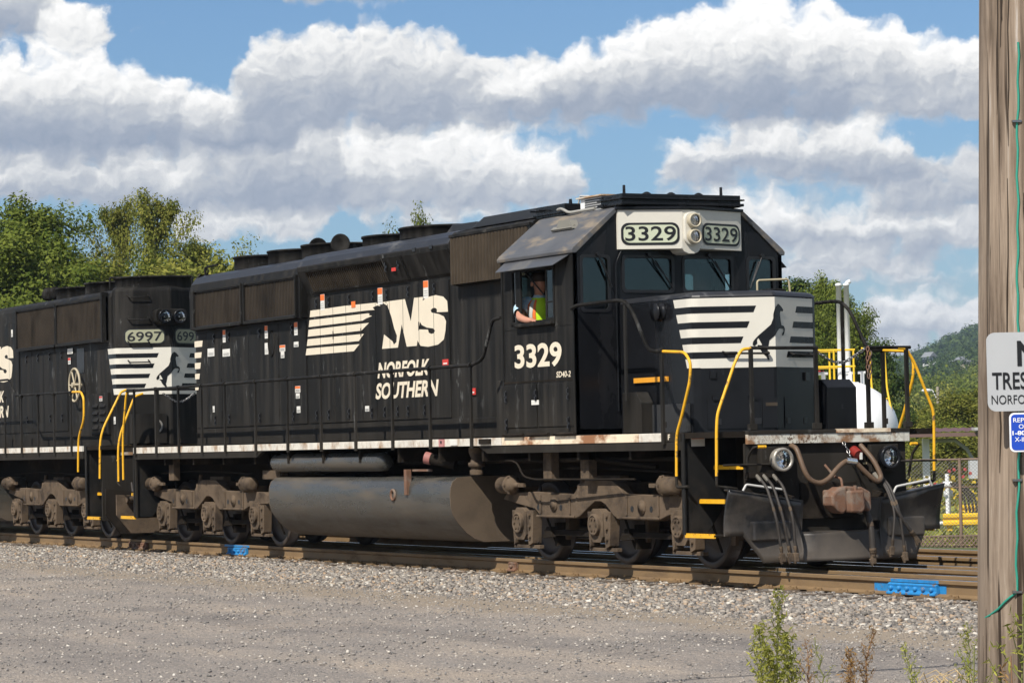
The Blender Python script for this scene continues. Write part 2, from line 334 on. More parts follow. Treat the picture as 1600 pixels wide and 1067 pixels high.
MUD = mat('dried_mud', (.115, .084, .056), .95, var=.15, vs=2, col2=(.075, .055, .038), th=(.5, .75), s2=1.5, bump=.35, bs=70)
STEEL = mat('worn_steel', (.3, .29, .28), .28, 1., var=.15, vs=20)
RIM = mat('wheel_steel', (.07, .055, .045), .5, .3, var=.3, vs=6)
RAIL = mat('rail_brown', (.2, .128, .062), .7, .0, var=.14, vs=2.5, col2=(.13, .083, .045), th=(.5, .7), s2=3, stretch=(.5, 1, 2))
RAILTOP = mat('rail_running_surface', (.35, .37, .42), .22, 1., var=.1, vs=6)
RUST = mat('coupler_rust', (.17, .09, .055), .75, .1, var=.25, vs=9, col2=(.2, .15, .115), th=(.5, .6), s2=6, bump=.3, bs=50)
PLOW = mat('plow_black', (.014, .0145, .016), .3, var=.3, vs=3, col2=(.1, .085, .068), th=(.5, .8), s2=1.6, low=((.11, .09, .07), .1, .6, .9), bump=.08, bs=20)
RUBBER = mat('rubber_hose', (.035, .029, .024), .6, var=.3, vs=12)
HOSEB = mat('dusty_hose', (.12, .075, .045), .55, var=.2, vs=12)
BLUEP = mat('blue_paint', (.02, .2, .46), .5, var=.2, vs=14, col2=(.16, .1, .055), th=(.56, .64), s2=9)
GREYW = mat('grab_white', (.5, .49, .46), .35, var=.05)
DARKIN = mat('cab_interior', (.05, .055, .055), .7, var=.15)
RED = mat('red_tag', (.55, .04, .03), .5)
ORANGE = mat('orange_label', (.8, .17, .03), .5)
LABELW = mat('label_white', (.72, .7, .64), .5, var=.08, vs=20)
BOARD = mat('number_board', (.52, .55, .4), .4, var=.04, vs=6)
CHROME = mat('reflector', (.9, .9, .88), .08, 1., var=.05)
BLUEK = mat('plow_edge', (.012, .012, .013), .35)
def glass(name, tint=(.75, .85, .85), a=.25, rough=.02):
    m = bpy.data.materials.new(name); m.use_nodes = True; t = m.node_tree; t.nodes.clear()
    o = t.nodes.new('ShaderNodeOutputMaterial'); mx = t.nodes.new('ShaderNodeMixShader'); tr = t.nodes.new('ShaderNodeBsdfTransparent'); gl = t.nodes.new('ShaderNodeBsdfGlossy')
    tr.inputs[0].default_value = (*tint, 1); gl.inputs['Roughness'].default_value = rough; gl.inputs[0].default_value = (.9, .9, .9, 1)
    fr = t.nodes.new('ShaderNodeFresnel'); fr.inputs[0].default_value = 1.5
    ad = t.nodes.new('ShaderNodeMath'); ad.operation = 'ADD'; ad.inputs[1].default_value = a; ad.use_clamp = True
    t.links.new(fr.outputs[0], ad.inputs[0]); t.links.new(ad.outputs[0], mx.inputs[0]); t.links.new(tr.outputs[0], mx.inputs[1]); t.links.new(gl.outputs[0], mx.inputs[2]); t.links.new(mx.outputs[0], o.inputs[0])
    return m
GLASS = glass('window_glass', (.6, .67, .66), .025); LENS = glass('lens_glass', (.97, .97, .97), .0, .15)
# lettering --------------------------------------------------------------
TXT = {}
def text_polys(s, off=0.0):
    if (s, off) in TXT: return TXT[s, off]
    cu = bpy.data.curves.new('t', 'FONT'); cu.body = s; cu.offset = off; cu.resolution_u = 4; cu.fill_mode = 'FRONT'
    o = bpy.data.objects.new('t', cu); COL.objects.link(o)
    dg = bpy.context.evaluated_depsgraph_get(); me = bpy.data.meshes.new_from_object(o.evaluated_get(dg))
    v = np.array([x.co[:2] for x in me.vertices]); f = [tuple(p.vertices) for p in me.polygons]
    bpy.data.objects.remove(o); bpy.data.meshes.remove(me); bpy.data.curves.remove(cu)
    v[:, 0] -= v[:, 0].min(); v[:, 1] -= v[:, 1].min(); v[:, 0] /= v[:, 0].max(); v[:, 1] /= v[:, 1].max(); TXT[s, off] = (v, f); return v, f
def lettering(name, s, m, par, fmap, a0, a1, b0, b1, off=0., shear=0.):
    """text stretched into the rectangle a0..a1, b0..b1 of a surface; fmap(a, b) gives the world point"""
    v, f = text_polys(s, off); mb = MB()
    mb.add([fmap(a0 + (a1 - a0) * x + shear * (y - .5) * (b1 - b0), b0 + (b1 - b0) * y) for x, y in v], f)
    return mb.build(name, m, par)
for s_, o_ in (('NORFOLK', .035), ('SOUTHERN', .035), ('F', .03), ('3329', .03), ('3329', .012), ('SD40-2', .02), ('6997', .012), ('NO', .03), ('TRESPASSING', .015), ('NORFOLK SOUTHERN', .0), ('REPORT TRAIN', .01), ('OR SIGNAL', .01), ('1-800-453-2530', .03), ('X-ING 592 291H', .01)): text_polys(s_, o_)
# ================================================================== ground, track
def ground_z(x, y):
    """terrain height: yard level by the track, falling away slowly beyond it"""
    pts = [(-400, -.9), (-60, -.6), (-14, -.36), (-3.2, -.33), (-2.6, -.335), (5.5, -.34), (8, -.45), (16.5, -.72), (35, -1.45), (70, -1.9), (140, -1.5), (400, -1.0), (4000, -1.0)]
    return np.interp(y, [a for a, b in pts], [b for a, b in pts])
GRAV = None
def gravel_mat():
    m = bpy.data.materials.new('gravel_road'); m.use_nodes = True; t = m.node_tree; N = t.nodes; L = t.links; b = N['Principled BSDF']
    g = N.new('ShaderNodeNewGeometry'); b.inputs['Roughness'].default_value = .93; b.inputs['Specular IOR Level'].default_value = .25
    def noise(s, d, r=.6):
        n = N.new('ShaderNodeTexNoise'); n.inputs['Scale'].default_value = s; n.inputs['Detail'].default_value = d; n.inputs['Roughness'].default_value = r; L.new(g.outputs['Position'], n.inputs['Vector']); return n.outputs['Fac']
    def ramp(v, st):
        n = N.new('ShaderNodeValToRGB'); L.new(v, n.inputs[0]); e = n.color_ramp.elements
        while len(e) < len(st): e.new(.5)
        for k, (p, c) in zip(e, st): k.position = p; k.color = (*c, 1)
        return n.outputs[0]
    def mix(f, A, B, ty='MIX'):
        n = N.new('ShaderNodeMix'); n.data_type = 'RGBA'; n.blend_type = ty
        for i, x in ((0, f), (6, A), (7, B)):
            if hasattr(x, 'links'): L.new(x, n.inputs[i])
            else: n.inputs[i].default_value = x if i == 0 else (*x, 1)
        return n.outputs[2]
    c = ramp(noise(.55, 5), [(.3, (.235, .217, .2)), (.5, (.285, .26, .235)), (.7, (.34, .3, .258))])
    vo = N.new('ShaderNodeTexVoronoi'); vo.inputs['Scale'].default_value = 46; L.new(g.outputs['Position'], vo.inputs['Vector'])
    peb = ramp(vo.outputs['Color'], [(.0, (.55, .55, .57)), (.35, (.85, .84, .83)), (.62, (1.05, 1.02, .98)), (.86, (1.35, 1.28, 1.2)), (.97, (1.9, 1.75, 1.6))])
    c = mix(.85, c, peb, 'MULTIPLY')
    c = mix(.8, c, ramp(noise(120, 3, .7), [(.3, (.72, .72, .73)), (.7, (1.22, 1.2, 1.18))]), 'MULTIPLY')
    mps = N.new('ShaderNodeMapping'); mps.inputs['Scale'].default_value = (.12, 1.1, 1); L.new(g.outputs['Position'], mps.inputs['Vector']); ns = N.new('ShaderNodeTexNoise'); ns.inputs['Scale'].default_value = .9; ns.inputs['Detail'].default_value = 5; L.new(mps.outputs[0], ns.inputs['Vector'])
    c = mix(1.0, c, ramp(ns.outputs['Fac'], [(.32, (.76, .755, .76)), (.5, (1.0, .99, .98)), (.66, (1.17, 1.12, 1.05))]), 'MULTIPLY')
    # bare sandy streak where the ballast meets the road; grass beyond the tracks
    sx = N.new('ShaderNodeSeparateXYZ'); L.new(g.outputs['Position'], sx.inputs[0])
    nn = N.new('ShaderNodeMath'); nn.operation = 'MULTIPLY_ADD'; L.new(noise(.8, 4), nn.inputs[0]); nn.inputs[1].default_value = 1.6; L.new(sx.outputs[1], nn.inputs[2])
    def rg(v, a, bb, c_, d):
        n = N.new('ShaderNodeMapRange'); n.interpolation_type = 'SMOOTHSTEP'; L.new(v, n.inputs[0])
        for i, x in enumerate((a, bb, c_, d)): n.inputs[i + 1].default_value = x
        return n.outputs[0]
    ml = N.new('ShaderNodeMath'); ml.operation = 'MULTIPLY'; L.new(rg(nn.outputs[0], -3.6, -2.9, 0, 1), ml.inputs[0]); L.new(rg(nn.outputs[0], -1.6, -2.3, 0, 1), ml.inputs[1])
    c = mix(ml.outputs[0], c, (.30, .245, .185))
    c = mix(rg(nn.outputs[0], 5.5, 7.5, 0, 1), c, ramp(noise(9, 6), [(.3, (.05, .075, .02)), (.55, (.11, .13, .045)), (.75, (.2, .17, .09))]))
    L.new(c, b.inputs['Base Color'])
    bp = N.new('ShaderNodeBump'); bp.inputs['Strength'].default_value = .9; bp.inputs['Distance'].default_value = .012
    ad = N.new('ShaderNodeMath'); ad.operation = 'MULTIPLY_ADD'; L.new(vo.outputs['Distance'], ad.inputs[0]); ad.inputs[1].default_value = -1.2; L.new(noise(90, 4), ad.inputs[2])
    L.new(ad.outputs[0], bp.inputs['Height']); L.new(bp.outputs[0], b.inputs['Normal'])
    return m
GRAV = gravel_mat()
def grid_mesh(name, xs, ys, zf, m):
    X, Y = np.meshgrid(xs, ys, indexing='ij'); Z = zf(X, Y); v = np.stack([X, Y, Z], -1).reshape(-1, 3); ny = len(ys)
    f = [(i * ny + j, (i + 1) * ny + j, (i + 1) * ny + j + 1, i * ny + j + 1) for i in range(len(xs) - 1) for j in range(ny - 1)]
    me = bpy.data.meshes.new(name); me.from_pydata(v.tolist(), [], f); me.materials.append(m)
    for p in me.polygons: p.use_smooth = True
    return me
def gz(X, Y):
    Z = ground_z(X, Y)
    wav = .02 * np.sin(X * .9 + 1.3 * np.sin(Y * .7)) * np.cos(Y * .8) + .012 * np.sin(X * 2.3 + Y * 1.7)
    return Z + np.where((Y < -2.9) & (Y > -60), wav, 0) * np.clip((-2.9 - Y) / 1.5, 0, 1)
xs = np.concatenate([np.array([-4500, -2500, -1200, -600, -300, -150, -80, -50]), np.arange(-36, 44, .6), np.array([50, 70, 120, 300, 900])])
ys = np.concatenate([np.array([-900, -300, -120, -60, -35]), np.arange(-22, -2.4, .4), np.array([-2.3, -1, 1, 3, 5.5, 7, 8, 10, 13, 16.5, 20, 25, 30, 35, 45, 55, 70, 100, 140, 220, 400, 800, 1600, 3500, 5500])])
g_ = link('ground', grid_mesh('ground', xs, ys, gz, GRAV), kind='structure')
# ballast bed (a low mound) and its stones
def bed_z(Y):
    return np.interp(Y, [-3.1, -2.75, -2.2, -1.5, -1.0, 1.2, 2.2, 5.4, 6.4, 7.4], [-.36, -.335, -.29, -.225, -.215, -.215, -.22, -.225, -.28, -.4])
BALM = mat('ballast_bed', (.17, .155, .14), .95, var=.3, vs=25, bump=.8, bs=60)
link('ballast_bed', grid_mesh('ballast_bed', np.concatenate([np.array([-90., -60]), np.arange(-36, 34, .8), np.array([45., 70.])]), np.linspace(-3.1, 7.4, 40), lambda X, Y: bed_z(Y) + .012 * np.sin(X * 3 + Y * 5), BALM), kind='structure')
def stone_mat(name, cols):
    m = bpy.data.materials.new(name); m.use_nodes = True; t = m.node_tree; b = t.nodes['Principled BSDF']; b.inputs['Roughness'].default_value = .9; b.inputs['Specular IOR Level'].default_value = .3
    at = t.nodes.new('ShaderNodeAttribute'); at.attribute_name = 'tone'; cr = t.nodes.new('ShaderNodeValToRGB'); t.links.new(at.outputs['Fac'], cr.inputs[0]); e = cr.color_ramp.elements
    while len(e) < len(cols): e.new(.5)
    for k, (p, c) in zip(e, cols): k.position = p; k.color = (*c, 1)
    t.links.new(cr.outputs[0], b.inputs['Base Color']); return m
def stones(name, n, xf, yf, zf, smin, smax, m, flat=.7, seed=1):
    """n angular stones in one mesh: each a squashed, jittered octahedron-like lump of 8 vertices"""
    r = np.random.default_rng(seed); X = xf(r, n); Y = yf(r, n, X); S = smin * (smax / smin) ** (r.random(n) ** 1.6)
    base = np.array([[-1, -1, -1], [1, -1, -1], [1, 1, -1], [-1, 1, -1], [-1, -1, 1], [1, -1, 1], [1, 1, 1], [-1, 1, 1]], float) * .58
    V = base[None] * (1 + r.normal(0, .36, (n, 8, 3))); V[:, :, 2] *= flat
    th = r.random(n) * 6.283; tl = r.normal(0, .45, n)
    c, s = np.cos(th), np.sin(th); ct, st = np.cos(tl), np.sin(tl)
    x = V[:, :, 0].copy(); z = V[:, :, 2].copy(); V[:, :, 0] = x * ct[:, None] + z * st[:, None]; V[:, :, 2] = -x * st[:, None] + z * ct[:, None]
    x = V[:, :, 0].copy(); y = V[:, :, 1].copy(); V[:, :, 0] = x * c[:, None] - y * s[:, None]; V[:, :, 1] = x * s[:, None] + y * c[:, None]
    V *= S[:, None, None]; V[:, :, 0] += X[:, None]; V[:, :, 1] += Y[:, None]; V[:, :, 2] += (zf(X, Y) + S * r.uniform(-.05, .45, n))[:, None]
    q = np.array([[0, 3, 2, 1], [4, 5, 6, 7], [0, 1, 5, 4], [1, 2, 6, 5], [2, 3, 7, 6], [3, 0, 4, 7]])
    tr = np.concatenate([q[:, [0, 1, 2]], q[:, [0, 2, 3]]]); F = (tr[None] + (np.arange(n) * 8)[:, None, None]).reshape(-1, 3)
    me = bpy.data.meshes.new(name); me.vertices.add(n * 8); me.vertices.foreach_set('co', V.reshape(-1)); me.loops.add(F.size); me.loops.foreach_set('vertex_index', F.reshape(-1).astype(np.int32))
    me.polygons.add(len(F)); me.polygons.foreach_set('loop_start', np.arange(0, F.size, 3, dtype=np.int32)); me.polygons.foreach_set('loop_total', np.full(len(F), 3, np.int32))
    a = me.attributes.new('tone', 'FLOAT', 'POINT'); a.data.foreach_set('value', np.repeat(r.random(n), 8).astype(np.float32)); me.update(calc_edges=True); me.materials.append(m)
    return me
STN = stone_mat('ballast_stone', [(0, (.11, .1, .09)), (.2, (.18, .162, .143)), (.45, (.25, .223, .195)), (.7, (.31, .275, .235)), (.84, (.36, .25, .16)), (.93, (.4, .36, .3)), (1, (.58, .54, .47))])
PEB = stone_mat('road_pebble', [(0, (.14, .135, .128)), (.3, (.22, .205, .19)), (.6, (.29, .265, .24)), (.85, (.38, .335, .285)), (1, (.6, .55, .48))])
me = stones('ballast_stones', 100000, lambda r, n: -32 + 50 * r.random(n) ** .8, lambda r, n, X: np.where(r.random(n) < .93, -.92 - 2.0 * r.random(n) ** 1.15 + .1 * np.sin(X * 1.1), r.uniform(-.6, 6.5, n)), lambda X, Y: bed_z(Y), .014, .042, STN)
tag(link('ballast_stones', me), 'grey and tan crushed stone ballast heaped along the near rail', 'ballast', kind='stuff')
me = stones('road_pebbles', 70000, lambda r, n: -22 + 46 * r.random(n), lambda r, n, X: -2.6 - 11 * r.random(n) ** 1.3, lambda X, Y: gz(X, Y), .004, .022, PEB, .55, 3)
tag(link('road_pebbles', me), 'loose pebbles strewn over the grey gravel road', 'gravel', kind='stuff')
# ------------------------------------------------------------------ track
RP = [(-.07, -.18), (.07, -.18), (.07, -.168), (.012, -.145), (.009, -.06), (.037, -.04), (.037, -.008), (.03, 0), (-.03, 0), (-.037, -.008), (-.037, -.04), (-.009, -.06), (-.012, -.145), (-.07, -.168)]
def rail(par, yf, x0, x1, name='rail', step=None):
    xs_ = [x0, x1] if step is None else list(np.linspace(x0, x1, step))
    mb = MB(); mb.loft([[(x, yf(x) + a, b) for a, b in RP] for x in xs_]); o = mb.build(name, RAIL, par)
    t = MB(); t.loft([[(x, yf(x) + a, z) for a, z in ((-.033, -.004), (-.029, .0015), (.029, .0015), (.033, -.004))] for x in xs_]); t.build('running_surface', RAILTOP, o); return o
def tie_mesh(L):
    r = random.Random(5); mb = MB(); xs_ = np.linspace(-L / 2, L / 2, 9); rings = []
    for y in xs_: rings.append([(a + r.uniform(-.008, .008), y, b + r.uniform(-.006, .004)) for a, b in ((-.115, -.18), (.115, -.18), (.115, -.005), (.1, 0), (-.1, 0), (-.115, -.005))])
    mb.loft(rings); return mb.mesh('tie', TIE)
TIE = mat('tie_wood', (.115, .088, .065), .9, var=.3, vs=6, col2=(.06, .045, .035), th=(.5, .65), s2=8, stretch=(1, .15, 1), bump=.5, bs=50)
PLM = MB().box(-.1, .1, -.17, .17, 0, .018).box(-.05, .05, -.12, -.1, .018, .035).box(-.05, .05, .1, .12, .018, .035).cyl((-.06, -.085, .018), (-.06, -.085, .045), .014, n=6).cyl((.06, -.085, .018), (.06, -.085, .045), .014, n=6).cyl((.06, .085, .018), (.06, .085, .045), .014, n=6).mesh('tie_plate', RAIL)
TMS = tie_mesh(2.59)
def track(name, yc, x0, x1, label, tiesx):
    t = thing(name, (0, yc, -.18), label, 'railway track')
    for s in (-1, 1): rail(t, lambda x, s=s: yc + s * .7545, x0, x1)
    for x in tiesx:
        o = link('tie', TMS, t, (x, yc + random.uniform(-.06, .06), -.185 + random.uniform(-.004, .004))); o.rotation_euler.z = random.uniform(-.012, .012)
        for s in (-1, 1): link('tie_plate', PLM, t, (x, yc + s * .7545, -.19))
    return t
T1 = track('railway_track', 0, -60, 60, 'railway track under the locomotives with brown rails and blue painted joint', np.arange(-30, 17.5, .52))
T2 = track('railway_track', 3.66, -60, 60, 'empty railway track behind the leading locomotive beside the chain link fence', np.arange(-6, 14, .52))
tv = thing('turnout_rails', (12, .6, -.18), 'pair of rusty brown rails diverging inside the locomotive track', 'rails')
for o_ in (0, 1.48): rail(tv, lambda x, o_=o_: -.13 + o_ + .02 * (x - 12.4), -1, 60)
def joint_bar(par, x0, x1, m, name, nb=6):
    y = -.7545
    b = MB(); b.prism([(y - .036, -.046), (y - .062, -.062), (y - .055, -.085), (y - .055, -.125), (y - .085, -.15), (y - .085, -.168), (y - .05, -.163), (y - .014, -.14), (y - .011, -.062)], 'x', x0, x1)
    b = b.build(name, m, par, .004)
    for i in range(nb):
        x = x0 + (x1 - x0) * (i + .5) / nb
        MB().lathe([(0, .026), (.028, .026), (.034, .018), (.036, .004)], (x, y - .055, -.105), (0, -1, 0), 8).build('bolt', m, b)
    return b
jb = joint_bar(T1, 12.42, 13.32, BLUEP, 'joint_bar')
ov = MB()
for i in range(3):
    a0 = 12.1 + i * .0; pass
ov.box(12.45, 13.34, -.7545 - .0395, -.7545 - .0372, -.04, -.007); ov.box(12.10, 12.42, -.7545 - .0145, -.7545 - .0105, -.15, -.06); ov.box(13.32, 13.44, -.7545 - .0145, -.7545 - .0105, -.15, -.06)
ov.build('blue_paint_patch', BLUEP, T1)
jb2 = joint_bar(T1, -6.75, -5.95, BLUEP, 'joint_bar', 4); joint_bar(T1, -11.5, -10.6, RUST, 'joint_bar', 4)
joint_bar(T1, 3.4, 3.62, RUST, 'joint_bar', 1)
ov = MB(); ov.box(-6.95, -5.85, -.7545 - .0395, -.7545 - .0372, -.04, -.007); ov.build('blue_paint_patch', BLUEP, T1)
# ================================================================== locomotives
def decal(name, polys, m, par, fmap, seams=(), crease=None, gap=.012):
    bm = bmesh.new()
    for po in polys:
        bm.faces.new([bm.verts.new((a, b, 0)) for a, b in po])
    bmesh.ops.triangulate(bm, faces=bm.faces[:], ngon_method='EAR_CLIP')
    def cut(x): bmesh.ops.bisect_plane(bm, geom=bm.verts[:] + bm.edges[:] + bm.faces[:], plane_co=(x, 0, 0), plane_no=(1, 0, 0))
    for sx in seams:
        cut(sx - gap / 2); cut(sx + gap / 2)
        bmesh.ops.delete(bm, geom=[f for f in bm.faces if abs(f.calc_center_median().x - sx) < gap / 2 - 1e-4], context='FACES')
    if crease is not None: cut(crease)
    mb = MB(); bm.verts.index_update()
    mb.add([fmap(v.co.x, v.co.y) for v in bm.verts], [tuple(v.index for v in f.verts) for f in bm.faces]); bm.free()
    return mb.build(name, m, par)
BLACKLIT = mat('black_paint_lit_dusty', (.017, .0168, .0165), .42, ior=1.15, var=.25, vs=3, col2=(.04, .034, .028), th=(.5, .75), s2=2.2, bump=.05, bs=18)  # dusty black with a lighter base so the step plates read as sunlit
HORSE = [(0.063, 3.109), (0.117, 3.086), (0.173, 3.038), (0.153, 3.019), (0.114, 3.025), (0.1, 2.993), (0.11, 2.91), (0.127, 2.855), (0.172, 2.846), (0.197, 2.819), (0.188, 2.772), (0.161, 2.735), (0.135, 2.734), (0.142, 2.762), (0.17, 2.791), (0.157, 2.814), (0.083, 2.816), (0.033, 2.778), (-0.009, 2.732), (-0.067, 2.677), (-0.085, 2.576), (-0.094, 2.539), (-0.079, 2.493), (-0.068, 2.446), (-0.088, 2.443), (-0.103, 2.484), (-0.127, 2.512), (-0.143, 2.531), (-0.159, 2.559), (-0.174, 2.6), (-0.195, 2.612), (-0.185, 2.625), (-0.158, 2.619), (-0.143, 2.624), (-0.157, 2.652), (-0.173, 2.689), (-0.184, 2.708), (-0.197, 2.69), (-0.195, 2.643), (-0.223, 2.613), (-0.244, 2.626), (-0.238, 2.663), (-0.213, 2.699), (-0.18, 2.736), (-0.113, 2.799), (-0.047, 2.862), (-0.021, 2.935), (-0.02, 2.982), (-0.002, 3.055)]
LOGO = [[(-2.924, 3.608), (-1.615, 3.616), (-0.44, 3.605), (-0.51, 3.598), (-0.40, 3.583), (-0.35, 3.546), (-0.462, 3.563), (-0.618, 3.541), (-0.553, 3.503), (-0.821, 3.508), (-2.952, 3.509)],
        [(-2.964, 3.466), (-0.778, 3.465), (-0.734, 3.452), (-0.757, 3.435), (-0.646, 3.42), (-0.849, 3.395), (-0.985, 3.368), (-2.998, 3.362)],
        [(-3.01, 3.322), (-0.762, 3.325), (-1.037, 3.223), (-3.039, 3.218)],
        [(-3.046, 3.18), (-0.949, 3.173), (-1.135, 3.076), (-3.085, 3.078)],
        [(-3.096, 3.04), (-1.114, 3.029), (-1.324, 2.933), (-3.135, 2.938)],
        [(-0.30, 3.600), (-0.155, 3.601), (-0.17, 3.585), (-0.13, 3.57), (-0.15, 3.60), (-0.051, 3.603), (0.496, 3.604), (0.681, 3.282), (0.805, 3.605), (1.106, 3.603), (0.866, 2.927), (0.529, 2.928), (0.373, 3.251), (0.23, 2.927), (-0.318, 2.93), (-0.239, 3.134), (0.053, 3.022), (0.094, 2.975), (0.182, 3.008), (0.203, 3.097), (0.113, 3.209), (0.025, 3.375), (-0.09, 3.526), (-0.095, 3.575), (-0.12, 3.545), (-0.2, 3.57)],
        [(1.903, 3.356), (1.546, 3.366), (1.55, 3.408), (1.489, 3.432), (1.407, 3.429), (1.347, 3.405), (1.375, 3.371), (1.505, 3.352), (1.608, 3.338), (1.768, 3.298), (1.837, 3.228), (1.811, 3.099), (1.753, 2.98), (1.568, 2.917), (1.239, 2.899), (0.992, 2.922), (0.879, 3.015), (0.94, 3.155), (1.25, 3.138), (1.269, 3.096), (1.35, 3.073), (1.433, 3.08), (1.475, 3.114), (1.415, 3.148), (1.21, 3.169), (1.046, 3.212), (0.978, 3.268), (1.016, 3.47), (1.082, 3.546), (1.229, 3.591), (1.518, 3.606), (1.76, 3.572), (1.886, 3.504)]]

def nose_plan(xb, xc, inset=0.):
    w = .87 - inset; k = .53; xc = xc - inset * 1.1; q = lambda y: xc - k * abs(y)
    P = [(xb, -w), (q(.86) - .12, -w), (q(.83) - .03, -w + .012), (q(.78), -.78 + inset), (q(.02), -.02), (q(.02), .02), (q(.78), .78 - inset), (q(.83) - .03, w - .012), (q(.86) - .12, w), (xb, w)]
    return P
def vnose(name, m, par, xb, xc, z0, z1):
    """hood end: V front with a vertical crease and a rounded top edge"""
    mb = MB(); rings = []
    for z, i in ((z0, 0), (z1 - .085, 0), (z1 - .05, .006), (z1 - .022, .025), (z1 - .006, .055), (z1, .095)):
        rings.append([(x, y, z) for x, y in nose_plan(xb, xc, i)])
    mb.loft(rings); return mb.build(name, m, par)
def nose_livery(par, xc, dz, side_slant=True, hs=1.0):
    k = .53
    fm = lambda d: (lambda y, z: (xc - k * abs(y) + d, y, z + dz))
    decal('white_panel', [[(-.79, 2.36), (.79, 2.36), (.79, 3.19), (-.79, 3.19)]], NWHITE, par, fm(.006), crease=0)
    x0 = xc - .88; x1 = xc - .52
    xs = xc - k * .79
    # wrap round the corner onto the side
    mb = MB(); zt, zb = 3.19 + dz, 2.365 + dz
    P = [(xc - k * .70 + .004, -.70), (xs + .007, -.79), (xc - .462, -.868), (xc - .58, -.876)]
    mb.add([(x, y, z) for x, y in P for z in (zb, zt)], [(0, 1, 3, 2), (2, 3, 5, 4), (4, 5, 7, 6)], True)
    mb.add([(xc - .58, -.876, zt), (x0, -.876, zt), (x1 - .06, -.876, zb), (xc - .58, -.876, zb)], [(0, 1, 2, 3)])
    mb.build('white_panel', NWHITE, par)
    for i, (b, t) in enumerate(((3.012, 3.09), (2.83, 2.906), (2.65, 2.727), (2.475, 2.551))):
        sl = lambda z: (z - 2.473) / (3.088 - 2.473)
        L = lambda z: -.433 + .236 * sl(z); Rr = lambda z: .221 + .232 * sl(z)
        decal('black_bar', [[(-.80, b), (L(b), b), (L(t), t), (-.80, t)]], BLACKC, par, fm(.009), crease=0)
        decal('black_bar', [[(Rr(b), b), (.80, b), (.80, t), (Rr(t), t)]], BLACKC, par, fm(.009), crease=0)
        mb = MB()
        P = [(xs + .0095, -.792), (xc - .459, -.871), (xc - .6, -.879), (x0 - .03 + .36 * (3.19 - t) / .83, -.879)]
        mb.add([(x, y, z + dz) for x, y in P for z in (b, t)], [(0, 1, 3, 2), (2, 3, 5, 4), (4, 5, 7, 6)])
        mb.build('black_bar', BLACKC, par)
    decal('horse_emblem', [HORSE], BLACKC, par, fm(.013), crease=0)
def headlamp(par, c, d, r, m_house, nm='headlight'):
    c = Vector(c); d = Vector(d).normalized()
    h = MB().lathe([(-.09, r * .75), (-.06, r * .98), (.015, r * 1.02), (.035, r * .98), (.035, r * .76), (.0, r * .75)], c, d, 24, cap=False).build(nm, m_house, par)
    MB().lathe([(-.062, .001), (-.06, r * .16), (-.048, r * .36), (-.024, r * .56), (.012, r * .76)], c, d, 20, smooth=False, cap=False).build('reflector', CHROME, h); MB().lathe([(-.06, .002), (-.05, r * .1), (-.03, r * .12), (-.02, .002)], c, d, 10).build('bulb', LABELW, h)
    MB().lathe([(.016, r * .73), (.024, r * .6), (.028, r * .3), (.029, .002)], c, d, 24, cap=False).build('lens', LENS, h)
    return h
def stanchion_mesh():
    mb = MB(); mb.box(-.028, .028, -.014, .014, -.09, .99); mb.box(-.03, .03, -.006, .03, .0, .05); mb.cyl((-.03, 0, 1.0), (.03, 0, 1.0), .034, n=10)
    mb.box(-.012, .05, .012, .022, .1, .17); return mb.mesh('stanchion', BLACK)
STM = stanchion_mesh()
def stairs(par, x0, x1, s, zt, zb=.43):
    """step well at a platform corner; x0 is the inboard side plate, treads climb towards the centre line"""
    d = 1 if x1 > x0 else -1
    w = MB(); w.prism([(s * 1.5, zb), (s * 1.5, zt), (s * .78, zt), (s * .78, zb + .55), (s * 1.2, zb)], 'x', x0 - .02, x0 + .02); w.box(x0 - .02, x0 + .05 * d, min(s * 1.515, s * 1.49), max(s * 1.515, s * 1.49), zb, zt)
    w = w.build('step_side_plate', BLACKLIT, par, .006)
    b = MB().box(min(x0, x1), max(x0, x1), min(s * .8, s * .77), max(s * .8, s * .77), zb + .3, zt); b.build('step_riser', DIRTD, par)
    for i in range(4):
        z = zb + (zt - zb) * i / 3.0 - (.012 if i == 3 else 0); yo = 1.5 - .2 * i; xa, xb = sorted((x0 + .025 * d, x1))
        t = MB(); ys = sorted((s * yo, s * (yo - .26))); t.box(xa, xb, ys[0], ys[1], z - .02, z)
        t = t.build('step_tread', BLACK, par)
        n = MB(); ye = sorted((s * yo + s * .006, s * yo - s * .02)); n.box(xa, xb, ye[0], ye[1], z - .035, z + .004)
        nt_ = 11
        for k in range(nt_):
            xx = xa + (xb - xa) * (k + .2) / nt_; n.box(xx, xx + (xb - xa) / nt_ * .6, ye[0], ye[1], z + .004, z + .016)
        n.build('tread_edge', YEL, t)
